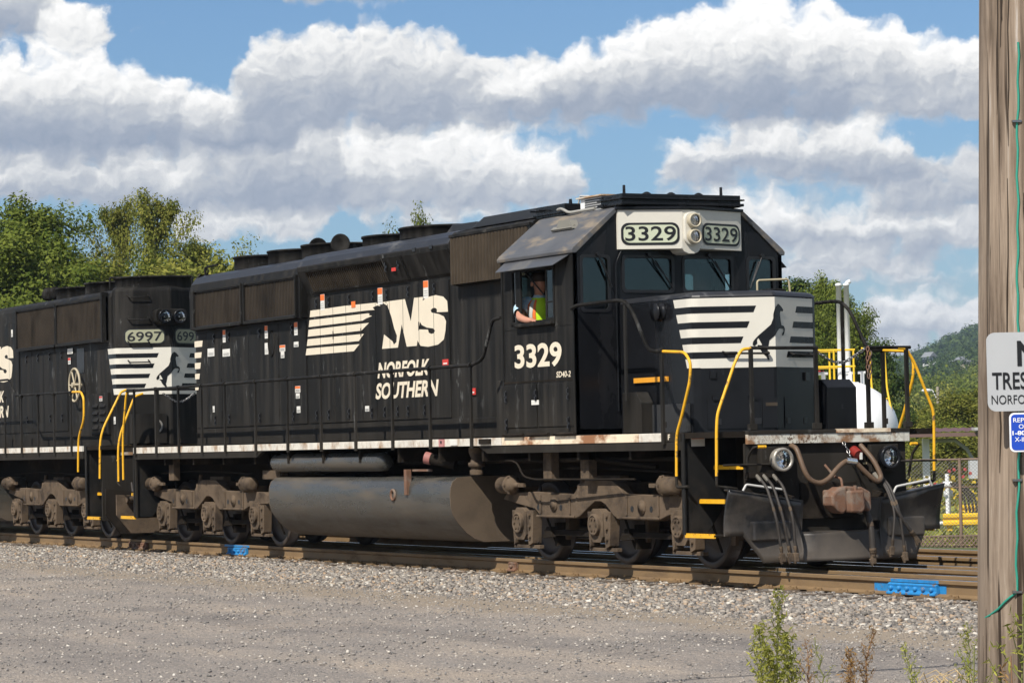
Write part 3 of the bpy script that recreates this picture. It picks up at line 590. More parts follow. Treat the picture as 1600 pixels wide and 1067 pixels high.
def truck(par, cx, s_dir=1, near_only=False):
    top = [(-2.62, .80), (-2.5, .88), (-1.72, .9), (-.66, .87), (-.5, .98), (-.32, 1.05), (.32, 1.05), (.5, .98), (.64, .88), (1.4, .87), (2.35, .86), (2.6, .8)]
    bot = [(2.55, .68), (1.9, .66), (1.72, .63), (1.46, .56), (.5, .57), (.38, .61), (.17, .75), (.05, .785), (-.1, .785), (-.2, .74), (-.5, .6), (-.62, .57), (-1.45, .565), (-1.55, .58), (-1.72, .68), (-2.2, .74)]
    f = MB()
    for s in (-1, 1):
        f.prism([(cx + a, b) for a, b in top + bot], 'y', s * 1.02, s * 1.17)
        f.box(cx - .3, cx + .3, min(s * .9, s * 1.03), max(s * .9, s * 1.03), 1.0, 1.1)
        for a in (-1.14, 1.0): f.box(cx + a - .52, cx + a + .52, min(s * 1.17, s * 1.19), max(s * 1.17, s * 1.19), .575, .605)
    f.box(cx - .35, cx + .35, -1.0, 1.0, .72, 1.02); f.box(cx - 2.5, cx + 2.5, -.35, .35, .45, .8)
    for a in (-2.05, 2.05): f.box(cx + a - .1, cx + a + .1, -1.02, 1.02, .7, .82)
    T = f.build('truck', DIRT, par, .018)
    for a in (-1.62, -1.0, .85, 1.32):
        MB().cyl((cx + a, -1.173, .7), (cx + a, -1.16, .7), .038, n=12).build('frame_hole', BLUEK, T)
    for i in range(3):
        x = cx + (i - 1) * 2.07
        w = MB()
        for s in (-1, 1):
            w.lathe([(-.075, .40), (-.06, .46), (-.055, .505), (.0, .508), (.05, .512), (.06, .538), (.085, .538), (.088, .44), (.06, .40), (.035, .2), (.05, .12), (-.06, .12), (-.055, .2), (-.03, .36)] if False else
                    [(-.02, .02), (-.03, .13), (-.02, .2), (.005, .36), (-.02, .425), (-.06, .43), (-.068, .44), (-.068, .5), (-.06, .507), (.045, .511), (.06, .536), (.078, .536), (.082, .43), (.05, .40), (.05, .02)], (x, s * .725, .508), (0, -s, 0), 36)
        w.cyl((x, -.7, .508), (x, .7, .508), .1, n=12)
        wo = w.build('wheelset', RIM, T)
        for s in (-1, 1):
            j = MB(); y0, y1 = s * 1.06, s * 1.24
            oct_ = [(x + a, .48 + b) for a, b in ((-.185, .16), (-.11, .215), (.08, .215), (.145, .16), (.145, -.13), (.08, -.2), (-.11, -.2), (-.185, -.13))]
            j.prism(oct_, 'y', y0, s * 1.2); j.lathe([(0, .135), (.045, .135), (.05, .115), (.05, .11), (.035, .1), (.035, .001)], (x - .03, s * 1.2, .5), (0, s, 0), 18)
            for q in range(6):
                aa = q * math.pi / 3; j.cyl((x - .03 + .08 * math.cos(aa), s * 1.23, .5 + .08 * math.sin(aa)), (x - .03 + .08 * math.cos(aa), s * 1.25, .5 + .08 * math.sin(aa)), .02, n=6)
            # pedestal legs and liners
            for a0, a1 in ((-.25, -.19), (.16, .29)):
                j.prism([(x + a0 - .02, .66), (x + a1 + .04, .66), (x + a1, .24), (x + a0 + .02, .2)], 'y', s * 1.05, s * 1.185)
            for zz in (.6, .45, .32): j.cyl((x + .24, s * 1.19, zz), (x + .24, s * 1.215, zz), .022, n=6)
            j.box(x - .3, x + .42, min(s * 1.08, s * 1.15), max(s * 1.08, s * 1.15), .17, .215)
            j.build('journal_box', DIRT, T, .008)
    r = MB()
    for s in (-1, 1):
        for a in (-1.05, 1.02):
            r.box(cx + a - .75, cx + a + .62, min(s * .93, s * 1.0), max(s * .93, s * 1.0), .34, .41); r.prism([(cx + a - .75, .3), (cx + a - .6, .45), (cx + a - .5, .45), (cx + a - .45, .32)], 'y', s * .95, s * 1.04)
        r.tube([(cx - 2.3, s * 1.12, 1.16), (cx - 1.0, s * 1.1, 1.2), (cx + .4, s * 1.1, 1.18), (cx + 1.8, s * 1.12, 1.14)], .016, 6)
        for a in (-2.3, -.25, 1.8): r.tube([(cx + a, s * 1.1, .2), (cx + a + .45, s * 1.1, .2), (cx + a + .55, s * 1.1, .25)], .014, 5)
        for a in (-1.6, .5): r.box(cx + a, cx + a + .06, min(s * .75, s * .95), max(s * .75, s * .95), .2, .5)
    r.build('brake_rigging', DIRTD, T)
    for s in (-1, 1):
        for i in range(3):
            for d in (-1, 1):
                x = cx + (i - 1) * 2.07 + d * .56; b = MB()
                b.prism([(x - .05, .28), (x + .05 * d - .02, .78), (x + .05 * d + .05, .78), (x + .05, .28)], 'y', s * .78, s * .83); b.box(x - .05, x + .05, min(s * .66, s * .8), max(s * .66, s * .8), .34, .62)
                b.build('brake_shoe', DIRT, T, .006)
            x = cx + (i - 1) * 2.07 + .34
            MB().tube(smooth_path([(x, s * 1.08, 1.0), (x + .06, s * 1.1, .8), (x + .1, s * 1.0, .45), (x + .02, s * .86, .2)]), .016, 6).build('sand_pipe', DIRTD, T)
        for a in (-1.55, -.75, .72, 1.5):
            MB().box(cx + a - .02, cx + a + .02, min(s * 1.17, s * 1.185), max(s * 1.17, s * 1.185), .62, .86).build('frame_rib', DIRT, T, .004)
        MB().lathe([(0, .05), (.05, .06), (.34, .06), (.36, .035), (.5, .03)], (cx - .62, s * 1.12, .66), (.35, 0, 1), 12).build('damper', DIRT, T)
        MB().lathe([(0, .09), (.02, .09), (.02, .05), (.03, .05), (.03, .001)], (cx - 1.18, s * 1.168, .74), (0, s, 0), 14).build('cast_boss', DIRT, T); MB().lathe([(0, .09), (.02, .09), (.02, .05), (.03, .05), (.03, .001)], (cx + 1.1, s * 1.168, .72), (0, s, 0), 14).build('cast_boss', DIRT, T)
    for s in (-1, 1):
        for a, d in ((-2.45, 1), (2.02, -1)):
            o = (cx + a, s * 1.24, .985)
            c = MB().lathe([(-.075, .04), (-.07, .085), (-.05, .108), (.2, .112), (.2, .13), (.235, .13), (.235, .112), (.26, .1), (.33, .06), (.335, .035), (.44, .03)], o, (d, 0, .0), 20)
            for q in range(6): c.cyl((cx + a + d * .19, s * 1.24 + .118 * math.cos(q * 1.047), .985 + .118 * math.sin(q * 1.047)), (cx + a + d * .25, s * 1.24 + .118 * math.cos(q * 1.047), .985 + .118 * math.sin(q * 1.047)), .014, n=6)
            c.obox((cx + a + d * .5, s * 1.24, .985), (1, 0, 0), (0, 1, 0), (0, 0, 1), .09, .02, .025); c.box(cx + a - .02, cx + a + .12, min(s * 1.0, s * 1.2), max(s * 1.0, s * 1.2), .86, .95) if d > 0 else c.box(cx + a - .12, cx + a + .02, min(s * 1.0, s * 1.2), max(s * 1.0, s * 1.2), .86, .95)
            c.build('brake_cylinder', DIRT, T)
    return T
def latch_mesh():
    mb = MB(); mb.box(-.02, .02, -.012, 0, -.075, .075); mb.box(-.012, .012, -.03, -.012, .01, .06); mb.box(-.015, .015, -.028, -.012, -.065, -.02); return mb.mesh('latch', BLUEK)
LAM = latch_mesh()
def latch(par, x, y, z):
    return link('latch', LAM, par, (x, y, z))
def sticker(par, x, y, z, w, h, top=ORANGE):
    """small printed notice stuck on a side panel"""
    o = MB().box(x - w / 2, x + w / 2, y - .003, y, z - h / 2, z + h / 2).build('notice', LABELW, par)
    if top: MB().box(x - w / 2 + .004, x + w / 2 - .004, y - .006, y - .0032, z + h * .12, z + h / 2 - .004).build('heading', top, o)
    k = MB()
    for i in range(3): k.box(x - w * .38, x + w * .38, y - .0055, y - .0033, z - h * (.06 + .13 * i) - .004, z - h * (.06 + .13 * i))
    k.build('print', BLUEK, o)
def fan(par, x, r, z0, z1, y=0.):
    f = MB().lathe([(0, r), (z1 - z0 - .03, r), (z1 - z0 - .03, r + .02), (z1 - z0, r + .02), (z1 - z0, r - .02), (z1 - z0 - .1, r - .03), (z1 - z0 - .1, .1), (z1 - z0 - .05, .1), (z1 - z0 - .05, .01)], (x, y, z0), (0, 0, 1), 40).build('cooling_fan', BLACK, par)
    g = MB()
    for k in range(12):
        a = k * math.pi / 12; g.tube([(x - (r - .02) * math.cos(a), y - (r - .02) * math.sin(a), z1 - .012), (x + (r - .02) * math.cos(a), y + (r - .02) * math.sin(a), z1 - .012)], .008, 5)
    g.build('fan_guard', BLACK, f)
def hood_profile(x0, x1, prof, name, m, par, bev=.0):
    """prof: (y, z) of the right-hand side from deck to roof centre; mirrored"""
    P = [(-abs(a), b) for a, b in prof]; Q = P + [(-a, b) for a, b in reversed(P) if abs(a) > 1e-6]
    return MB().prism(Q, 'x', x0, x1).build(name, m, par, bev)
def vert_slats(x0, x1, n, fpos, depth, name, m, par):
    """a bank of narrow vertical slats: fpos(x, t) with t 0 at the bottom and 1 at the top"""
    mb = MB()
    for i in range(n):
        a = x0 + (x1 - x0) * i / n; b = a + (x1 - x0) / n * .42
        c0, c1 = Vector(fpos(a, 0)), Vector(fpos(a, 1)); e0, e1 = Vector(fpos(b, 0)), Vector(fpos(b, 1)); off = Vector((0, -depth, 0))
        mb.add([c0, c1, e1, e0, c0 + off, c1 + off, e1 + off, e0 + off], [(4, 5, 6, 7), (0, 1, 5, 4), (3, 7, 6, 2), (1, 2, 6, 5), (0, 4, 7, 3)])
    return mb.build(name, m, par, kind='stuff')

# ------------------------------------------------------------------ the leading engine
E1 = thing('locomotive', (0, 0, 0), 'black diesel locomotive numbered 3329 with horse emblem on its white striped nose', 'locomotive')
HY = -.885
A_prof = [(.885, 1.6), (.885, 3.5), (.985, 3.53), (.985, 4.16), (.955, 4.27), (.88, 4.37), (.78, 4.42), (.3, 4.48), (0, 4.485)]
hoodA = hood_profile(-7.83, -3.07, A_prof, 'radiator_hood', BLACK, E1)
vz = MB(); rg = []
for z, i in ((1.6, 0), (4.3, 0), (4.4, .02), (4.45, .06)): rg.append([(-7.83 - (x - 8.0), y, z) for x, y in nose_plan(8.0, 8.55, i)])
vz.loft(rg).build('rear_hood_end', BLACK, E1)
B_prof = [(.885, 1.6), (.885, 3.84), (1.045, 4.2), (1.05, 4.27), (1.0, 4.36), (.9, 4.43), (.78, 4.46), (.3, 4.5), (0, 4.505)]
hoodB = hood_profile(-3.07, 2.27, B_prof, 'engine_hood', BLACK, E1)
C_prof = [(.885, 1.6), (.885, 3.68), (1.03, 3.70), (1.03, 4.36), (.97, 4.42), (.6, 4.48), (0, 4.5)]
hoodC = hood_profile(2.275, 4.71, C_prof, 'intake_hood', BLACK, E1)
# radiator grilles
for a, b in ((-7.58, -5.44), (-5.36, -3.2)):
    g = MB().box(a, b, -.99, -.984, 3.56, 4.13).build('grille_shade_backing', BLUEK, hoodA)  # near-black sheet: the shade between the slats put into its colour
    vert_slats(a + .03, b - .03, 34, lambda x, t: (x, -.99, 3.57 + .55 * t), .009, 'grille_slats', GRILLE, hoodA)
    fr = MB()
    for q in (a, b - .04): fr.box(q, q + .04, -1.035, -.988, 3.52, 4.17)
    fr.box(a + .04, b - .04, -1.03, -.988, 4.13, 4.165); fr.box(a + .04, b - .04, -1.04, -.988, 3.51, 3.555); fr.build('grille_frame', BLACK, hoodA, .004)
MB().box(-3.17, -3.09, -1.0, -.88, 3.5, 4.18).build('grille_end_post', BLACK, hoodA, .006)
# dynamic brake louvres on the flared face
fl = lambda x, t: (x + 0., -.885 - .16 * (.12 + .80 * t) - .004, 3.84 + .36 * (.12 + .80 * t))
vert_slats(-2.75, .02, 40, fl, .012, 'brake_louvres', GRILLE, hoodB)
fr = MB()
for t0, t1 in ((-.06, .0), (1.0, 1.06)):
    p = [fl(-2.8, t0), fl(.04, t0), fl(.04, t1), fl(-2.8, t1)]; q = [(a, b - .035, c) for a, b, c in p]
    fr.add(p + q, [(4, 5, 6, 7), (0, 1, 5, 4), (1, 2, 6, 5), (2, 3, 7, 6), (3, 0, 4, 7)])
fr.build('louvre_frame', BLACK, hoodB)
def flare_panel(x0, x1, t0, t1, d, name, m, par):
    p = [fl(x0, t0), fl(x1, t0), fl(x1, t1), fl(x0, t1)]; q = [(a, b - d, c) for a, b, c in p]
    return MB().add(p + q, [(4, 5, 6, 7), (0, 1, 5, 4), (1, 2, 6, 5), (2, 3, 7, 6), (3, 0, 4, 7)]).build(name, m, par, .004)
hp = flare_panel(.07, .70, -.06, 1.12, .03, 'brake_hatch', BLACK, hoodB)
flare_panel(.74, 2.24, -.02, 1.1, .016, 'flare_panel', BLACK, hoodB)
for t in (.16, .58): 
    p = fl(t, .7); latch(hoodB, p[0], p[1] - .032, p[2])
p = fl(.37, .55); MB().box(p[0] - .07, p[0] + .07, p[1] - .037, p[1] - .031, p[2] - .035, p[2] + .035).build('red_notice', RED, hp)
for xx in (1.15, 1.7): MB().box(xx - .05, xx + .05, -1.062, -1.04, 4.235, 4.285).build('lifting_slot', BLUEK, hoodB)
# corrugated air intake
MB().box(2.3, 4.67, -1.036, -1.031, 3.705, 4.335).build('intake_shade_backing', BLUEK, hoodC)  # near-black sheet painted in for the shade of the corrugations
mb = MB(); n = 24
for i in range(n):
    a = 2.32 + 2.33 * i / n; mb.prism([(a, -1.037), (a + .01, -1.062), (a + .042, -1.062), (a + .052, -1.037)], 'z', 3.70, 4.33)
mb.build('intake_screen', mat('intake_ribs', (.06, .047, .034), .6, ior=1.1, var=.25, vs=4), hoodC, kind='stuff')
MB().box(2.28, 4.7, -1.06, -1.02, 4.34, 4.38).build('intake_rim', BLACK, hoodC, .004)
MB().prism([(2.35, 4.47), (4.7, 4.47), (4.7, 4.6), (2.75, 4.6)], 'y', -.75, .75).build('intake_roof_cover', ROOFB, hoodC, .01)
MB().prism([(1.0, 4.48), (2.1, 4.48), (2.0, 4.6), (1.25, 4.61)], 'y', -.5, .5).build('exhaust_cover', ROOFB, hoodB, .01)
# hood doors, latches, hinges, notices
for nm_, pr_, a_, b_, pa_ in (('A', A_prof, -7.8, -3.08, hoodA), ('B', B_prof, -3.065, 2.26, hoodB)):
    P_ = [(a, b) for a, b in pr_ if b > 4.26]; ins = [(a - .004, b - .02) for a, b in P_]
    for s in (-1, 1): MB().loft([[(x, -s * (a + .004), b + .004) for a, b in P_] + [(x, -s * a, b) for a, b in reversed(ins)] for x in (a_, b_)]).build('roof_shoulder', ROOFB, pa_)
SE_A = [-7.78, -7.31, -6.64, -5.46, -4.22, -3.72, -3.12]
SE_B = [-3.03, -2.56, -2.07, -1.59, -1.05, -.53, -.04, .42, .95, 1.44, 1.93]
for S_, zt, par_ in ((SE_A, 3.46, hoodA), (SE_B, 3.80, hoodB)):
    for a, b in zip(S_, S_[1:]):
        MB().box(a + .005, b - .005, -.902, -.88, 1.9, zt).build('hood_door', BLACK, par_, .004)
    for q in S_[2:-1:2]:
        for z in (2.1, 2.62, 3.2):
            MB().cyl((q, -.905, z - .06), (q, -.905, z + .06), .011, n=8).build('hinge', BLACK, par_)
MB().box(-7.8, 4.7, -.898, -.88, 1.62, 1.88).build('hood_base_strip', BLACK, E1, .004)
for x in (-6.94, -6.32, -5.01, -3.64): latch(hoodA, x, -.902, 2.02)
for x in (-6.95, -6.3, -4.98, -3.65): latch(hoodA, x, -.902, 3.35)
for x in (-2.73, -2.27, -1.52, -.7, -.25, .2, .55, 1.1): latch(hoodB, x, -.902, 2.02)
for x in (-2.68, -2.22, -1.45, -.6, -.12, .62, 1.48): latch(hoodB, x, -.902, 3.7 - .0)
for x, z, w, h, c in ((-6.5, 3.37, .12, .2, ORANGE), (-4.7, 3.36, .12, .2, ORANGE), (-3.5, 3.36, .13, .2, ORANGE), (-7.1, 3.13, .3, .13, None), (-6.42, 3.1, .32, .12, None), (-4.7, 3.1, .14, .18, None), (-4.05, 3.08, .22, .1, ORANGE), (-4.05, 2.98, .14, .1, None), (-3.5, 3.12, .18, .08, None), (-3.47, 2.43, .2, .1, ORANGE), (-3.47, 2.33, .15, .08, None), (-3.45, 2.12, .14, .1, None), (-7.02, 2.2, .08, .1, None),
                      (-2.45, 3.71, .15, .24, ORANGE), (-.35, 3.69, .16, .24, ORANGE), (1.2, 3.7, .16, .25, ORANGE), (-1.3, 3.62, .13, .09, None), (-.88, 2.08, .14, .08, None)):
    sticker(E1, x, -.904, z, w, h, c)
MB().box(-1.37, -1.23, -.912, -.9075, 3.575, 3.665).build('orange_notice', ORANGE, E1)
for x, z in ((1.79, 2.66), (2.62, 2.24)):
    o = MB().box(x - .09, x + .09, -.909, -.898, z - .045, z + .045).build('red_notice', RED, E1)
    MB().box(x - .06, x + .06, -.912, -.9095, z - .022, z - .002).build('print', LABELW, o)
MB().tube([(-4.5 + .12 * math.cos(t), -.906, 3.17 + .2 * math.sin(t)) for t in [i * math.pi / 10 for i in range(21)]], .012, 6).build('inspection_ring', BLACK, hoodA)
# lettering on the side
sideM = lambda d: (lambda x, z: (x, -.902 - d, z))
decal('company_emblem', LOGO[:6], CREAM, E1, sideM(.003), seams=SE_B[1:-1]); decal('company_emblem', LOGO[6:], CREAM, E1, sideM(.0045), seams=SE_B[1:-1])
for s, x0, x1, z0, z1 in (('NORFOLK', -.46, 1.27, 2.505, 2.735), ('SOUTHERN', -.55, 1.53, 2.205, 2.44)):
    lettering('side_lettering', s, CREAM, E1, sideM(.004), x0, x1, z0, z1, .035, .28)
sq = MB()      # stripe ends painted on the rear hood end corner
for i, (a, b) in enumerate(((3.24, 3.34), (3.06, 3.15), (2.88, 2.98), (2.71, 2.8), (2.53, 2.62))):
    sq.prism([(-7.84, a), (-7.5 - .05 * i, a), (-7.47 - .05 * i, b), (-7.84, b)], 'y', -.907, -.9035)
sq.build('stripe_end', CREAM, E1)
# grimy lower box by the cab
bx = MB().prism([(3.9, 1.61), (4.705, 1.61), (4.705, 2.35), (3.96, 2.35)], 'y', -1.2, -.9).build('equipment_box', BLACK, E1, .01)
for i in range(5): MB().cyl((4.3, -1.2, 2.14 - .0), (4.3, -1.205, 2.14), .035, n=16).build('round_badge', mat('green_badge', (.1, .3, .12), .5), bx) if i == 0 else None
# frame, deck and white sills
fr = MB(); fr.box(-9.95, 9.97, -.62, .62, .95, 1.5); fr.box(-9.95, 10.0, -1.49, 1.49, 1.53, 1.598)
for x in np.arange(-9.2, 9.3, 1.32): fr.box(x - .03, x + .03, -1.45, 1.45, 1.3, 1.53)
fr.build('underframe', DIRTD, E1)
for s in (-1, 1):
    for a, b, m in ((-9.21, 4.7, SILLW), (4.705, 8.3, SILLR), (8.305, 8.92, SILLW)):
        MB().box(a, b, min(s * 1.49, s * 1.52), max(s * 1.49, s * 1.52), 1.5, 1.6).build('sill_stripe', m, E1, .004)
    MB().prism([(-9.21, 1.4), (-3.72, 1.4), (-3.45, 1.495), (-9.21, 1.495)], 'y', s * 1.45, s * 1.51).build('side_sill', BLACK, E1)
    MB().prism([(4.0, 1.495), (4.25, 1.4), (9.3, 1.4), (9.3, 1.495)], 'y', s * 1.45, s * 1.51).build('side_sill', BLACK, E1)
    MB().box(8.925, 9.3, min(s * 1.47, s * 1.515), max(s * 1.47, s * 1.515), 1.5, 1.605).build('side_sill', BLACK, E1)
lettering('end_letter', 'F', CREAM, E1, lambda a, b: (a, -1.52, b), 9.0, 9.05, 1.52, 1.585, .03)
MB().box(3.2, 3.4, -1.535, -1.521, 1.515, 1.59).build('fuel_cutoff', LABELW, E1); MB().box(2.85, 3.0, -1.54, -1.521, 1.5, 1.6).build('cutoff_plate', mat('pink_plate', (.45, .2, .19), .6), E1); MB().cyl((2.93, -1.545, 1.56), (2.93, -1.539, 1.56), .022, n=10).build('cutoff_button', BLUEK, E1)
MB().box(4.1, 4.4, -1.56, -1.521, 1.52, 1.59).build('socket_box', DIRTD, E1, .005)
for x in (4.8, 5.5, 6.2): MB().cyl((x, -1.545, 1.625), (x + .55, -1.545, 1.625), .022, n=8).build('sill_pipe', DIRTD, E1)
# stanchions and side handrails
ST1 = [-9.08, -8.04, -6.98, -5.94, -4.93, -3.66, -2.39, -1.13, .11, 1.37, 2.59, 3.85]
for x in ST1: link('stanchion', STM, E1, (x, -1.535, 1.56))
MB().tube(smooth_path([(-9.45, -1.53, 2.56), (-9.1, -1.53, 2.56), (3.9, -1.53, 2.56), (4.22, -1.53, 2.62), (4.52, -1.53, 3.12), (4.72, -1.51, 3.14)]), .024, 8).build('handrail', BLACK, E1)
MB().tube([(-9.1, 1.53, 2.56), (4.2, 1.53, 2.56)], .02, 8).build('handrail', BLACK, E1)
for x in ST1[::2]: link('stanchion', STM, E1, (x, 1.535, 1.56))
# yellow step rails at the rear steps
for xo, yo in ((0, 0),):
    MB().tube(smooth_path([(-9.45, -1.53, 2.56), (-9.5, -1.53, 2.45), (-9.72, -1.52, 1.8), (-9.72, -1.52, 1.06)]), .02, 8).build('step_rail', YEL, E1)
    MB().tube(smooth_path([(-9.0, -1.5, 2.53), (-9.25, -1.5, 2.45), (-9.66, -1.5, 1.72), (-9.66, -1.5, 1.0)]), .02, 8).build('step_rail', YEL, E1) if False else None
MB().tube(smooth_path([(-9.98, -1.05, 2.53), (-9.99, -1.2, 2.48), (-10.02, -1.5, 1.75), (-10.02, -1.5, 1.03)]), .02, 8).build('step_rail', YEL, E1)
# end platforms
for s in (-1, 1): stairs(E1, 9.3, 9.97, s, 1.59); stairs(E1, -9.2, -9.93, s, 1.59)
MB().box(9.3, 10.04, -.77, .77, 1.53, 1.6).build('front_platform', DIRTD, E1); MB().box(-10.0, -9.2, -.77, .77, 1.53, 1.6).build('rear_platform', DIRTD, E1)
fs = MB().box(10.0, 10.06, -1.08, 1.12, 1.45, 1.56).build('end_stripe', mat('end_stripe_paint', (.6, .58, .5), .55, var=.15, vs=9, col2=(.24, .13, .065), th=(.48, .6), s2=4.2, flake=((.12, .07, .04), (.52, .58), 26., (1, 1, 1))), E1, .004)
MB().box(9.95, 10.07, -1.08, 1.12, 1.562, 1.605).build('platform_edge', BLACK, E1, .004)
MB().box(10.045, 10.075, .1, .85, 1.5635, 1.609).build('worn_edge_patch', SILLR, E1)
MB().box(-10.06, -10.0, -1.1, 1.1, 1.45, 1.6).build('end_stripe', SILLW, E1, .004)
ep = MB(); ep.box(9.97, 10.0, -1.1, 1.1, .35, 1.46); ep.build('end_plate', BLACK, E1, .01)
MB().box(-10.0, -9.97, -1.1, 1.1, .4, 1.46).build('end_plate', BLACK, E1)
MB().prism([(-1.46, .45), (-1.2, .13), (1.2, .13), (1.46, .45), (1.46, .8), (.6, .75), (.6, .45), (-.6, .45), (-.6, .75), (-1.46, .8)], 'x', -10.3, -10.26).build('rear_pilot', DIRT, E1, .006)
for s in (-1, 1):
    MB().tube(smooth_path([(-10.02, s * 1.46, .95), (-10.2, s * 1.46, 1.0), (-10.22, s * 1.46, 1.35), (-10.1, s * 1.46, 1.42)], r=.3), .016, 6).build('rear_grab', BLACK, E1); MB().tube([(-10.18, s * 1.46, 1.39), (-10.06, s * 1.46, 1.43)], .018, 6).build('grab_tip', YEL, E1)
    for y in (.55, .75, .95): MB().tube(smooth_path([(-10.02, s * y, 1.1), (-10.35, s * y, .9), (-10.5, s * y, .5), (-10.75, s * y, .55), (-10.9, s * y, 1.0)], r=.4), .024, 8).build('jumper_hose', RUBBER, E1)
MB().box(-10.5, -10.0, -.1, .1, .74, .92).build('rear_coupler', RUST, E1, .02); MB().cyl((-10.2, -1.3, .72), (-10.2, -.7, .72), .06, n=12).build('drain_cylinder', DIRT, E1)
# trucks, fuel tank, air reservoirs
truck(E1, 6.63); truck(E1, -6.63)
tp = [(1.2, 1.1), (1.4, 1.085), (1.47, 1.03), (1.5, .95), (1.51, .85), (1.5, .68), (1.47, .58), (1.40, .48), (1.28, .35), (1.16, .27), (1.02, .22)]
TP = [(-a, b) for a, b in tp] + [(a, b) for a, b in reversed(tp)]
tk = MB(); tk.loft([[(x, y, z) for y, z in TP] for x in (-3.22, 3.1)], cap=False, smooth=True); tk = tk.build('fuel_tank', TANK, E1)
for x, d in ((3.1, 1), (-3.22, -1)):
    MB().prism(TP, 'x', x, x + .02 * d).build('tank_end', MUD, tk)
MB().lathe([(0, .085), (.02, .085), (.025, .06), (0, .055), (0, .005)], (1.3, -1.508, .85), (0, -1, 0), 20).build('fuel_gauge', RUST, tk)
g = MB(); g.box(1.72, 1.80, -1.54, -1.46, .85, 1.2); g.box(1.78, 2.35, -1.44, -1.40, 1.17, 1.2); g.box(1.74, 1.9, -1.5, -1.44, .84, .86); g.build('sight_glass', RUST, tk, .004)
fl_ = MB().cyl((2.66, -1.2, 1.26), (2.42, -1.45, 1.34), .075, n=16).build('filler_neck', DIRTD, tk); MB().cyl((2.42, -1.45, 1.34), (2.36, -1.51, 1.36), .082, n=16).build('filler_cap', mat('filler_red', (.32, .13, .11), .7), fl_)
for s in (-1, 1):
    ar = MB().lathe([(0, .05), (.01, .08), (.05, .125), (.12, .14), (3.95, .14), (4.05, .12), (4.1, .08), (4.11, .02)], (-3.42, s * 1.3, 1.31), (1, 0, 0), 20).build('air_reservoir', TANK, E1)
    for q in (-2.9, -.9): MB().box(q, q + .05, min(s * 1.15, s * 1.44), max(s * 1.15, s * 1.44), 1.3, 1.5).build('reservoir_strap', DIRTD, ar) if s > 0 else None
MB().box(-4.0, -3.3, -1.3, -1.15, 1.06, 1.2).build('junction_box', DIRT, E1, .01)
fb = MB().lathe([(0, .09), (.06, .09), (.07, .075), (.1, .075), (.11, .11), (.16, .11), (.17, .08), (.22, .07), (.3, .1), (.36, .1)], (3.5, -1.3, 1.12), (0, 0, 1), 16).build('fuel_filter', DIRT, E1)
for q, (x, z) in enumerate(((5.55, 1.2), (6.55, 1.22), (-7.95, 1.2))): MB().box(x - .1, x + .12, -1.32, -1.2, z - .16, z + .2).build('truck_safety_hook', DIRT, E1, .01)
pp = MB()
pp.tube(smooth_path([(4.6, -1.42, 1.3), (4.85, -1.45, 1.3), (5.0, -1.45, 1.26), (5.15, -1.45, 1.1), (5.4, -1.42, 1.06), (7.8, -1.3, 1.06)]), .014, 8); pp.tube([(3.9, -1.2, 1.3), (9.0, -1.15, 1.3)], .03, 8); pp.tube([(6.0, -1.1, 1.36), (7.0, -1.25, 1.28), (8.0, -1.1, 1.2)], .03, 8)
pp.build('brake_pipe', DIRTD, E1)
pq = MB()
for i in range(4): pq.tube(smooth_path([(-4.2 + .1 * i, -1.2, 1.45), (-3.7, -1.2 - .03 * i, 1.42 - .03 * i), (-3.3, -1.15, 1.25 - .05 * i)]), .02, 6)
for y in (-1.0, -.85): pq.tube([(-3.5, y, 1.28), (4.5, y, 1.3)], .035, 8)
pq.build('underframe_pipes', DIRTD, E1)
MB().box(-9.19, -9.15, -1.5, -1.47, .42, 1.4).build('corner_post', BLACK, E1)
# roof fittings
for x in (-6.45, -5.0, -3.62): fan(E1, x, .68, 4.45, 4.665)
fan(E1, -1.3, .68, 4.47, 4.635); fan(E1, .35, .82, 4.47, 4.64)
for x in (-3.72, -2.85):
    h = MB().lathe([(-.55, .05), (-.5, .08), (-.32, .085), (-.3, .11), (-.22, .11), (-.2, .07), (-.05, .08), (0, .145), (.02, .15), (.02, .13), (-.03, .05), (-.03, .005)], (x, -.42, 4.63), (1, -.25, 0), 20)
    h.box(x - .3, x - .25, -.38, -.3, 4.45, 4.58); h.build('air_horn', BLACK, E1)
MB().tube(smooth_path([(-7.7, -.75, 4.42), (-7.7, -.75, 4.56), (-7.25, -.7, 4.58)]), .018, 6).build('roof_grab', BLACK, E1)
MB().tube([(-7.75 + .05 * math.cos(t), -.7, 4.5 + .05 * math.sin(t)) for t in [i * .63 for i in range(11)]], .013, 6).build('lifting_eye', BLACK, E1)
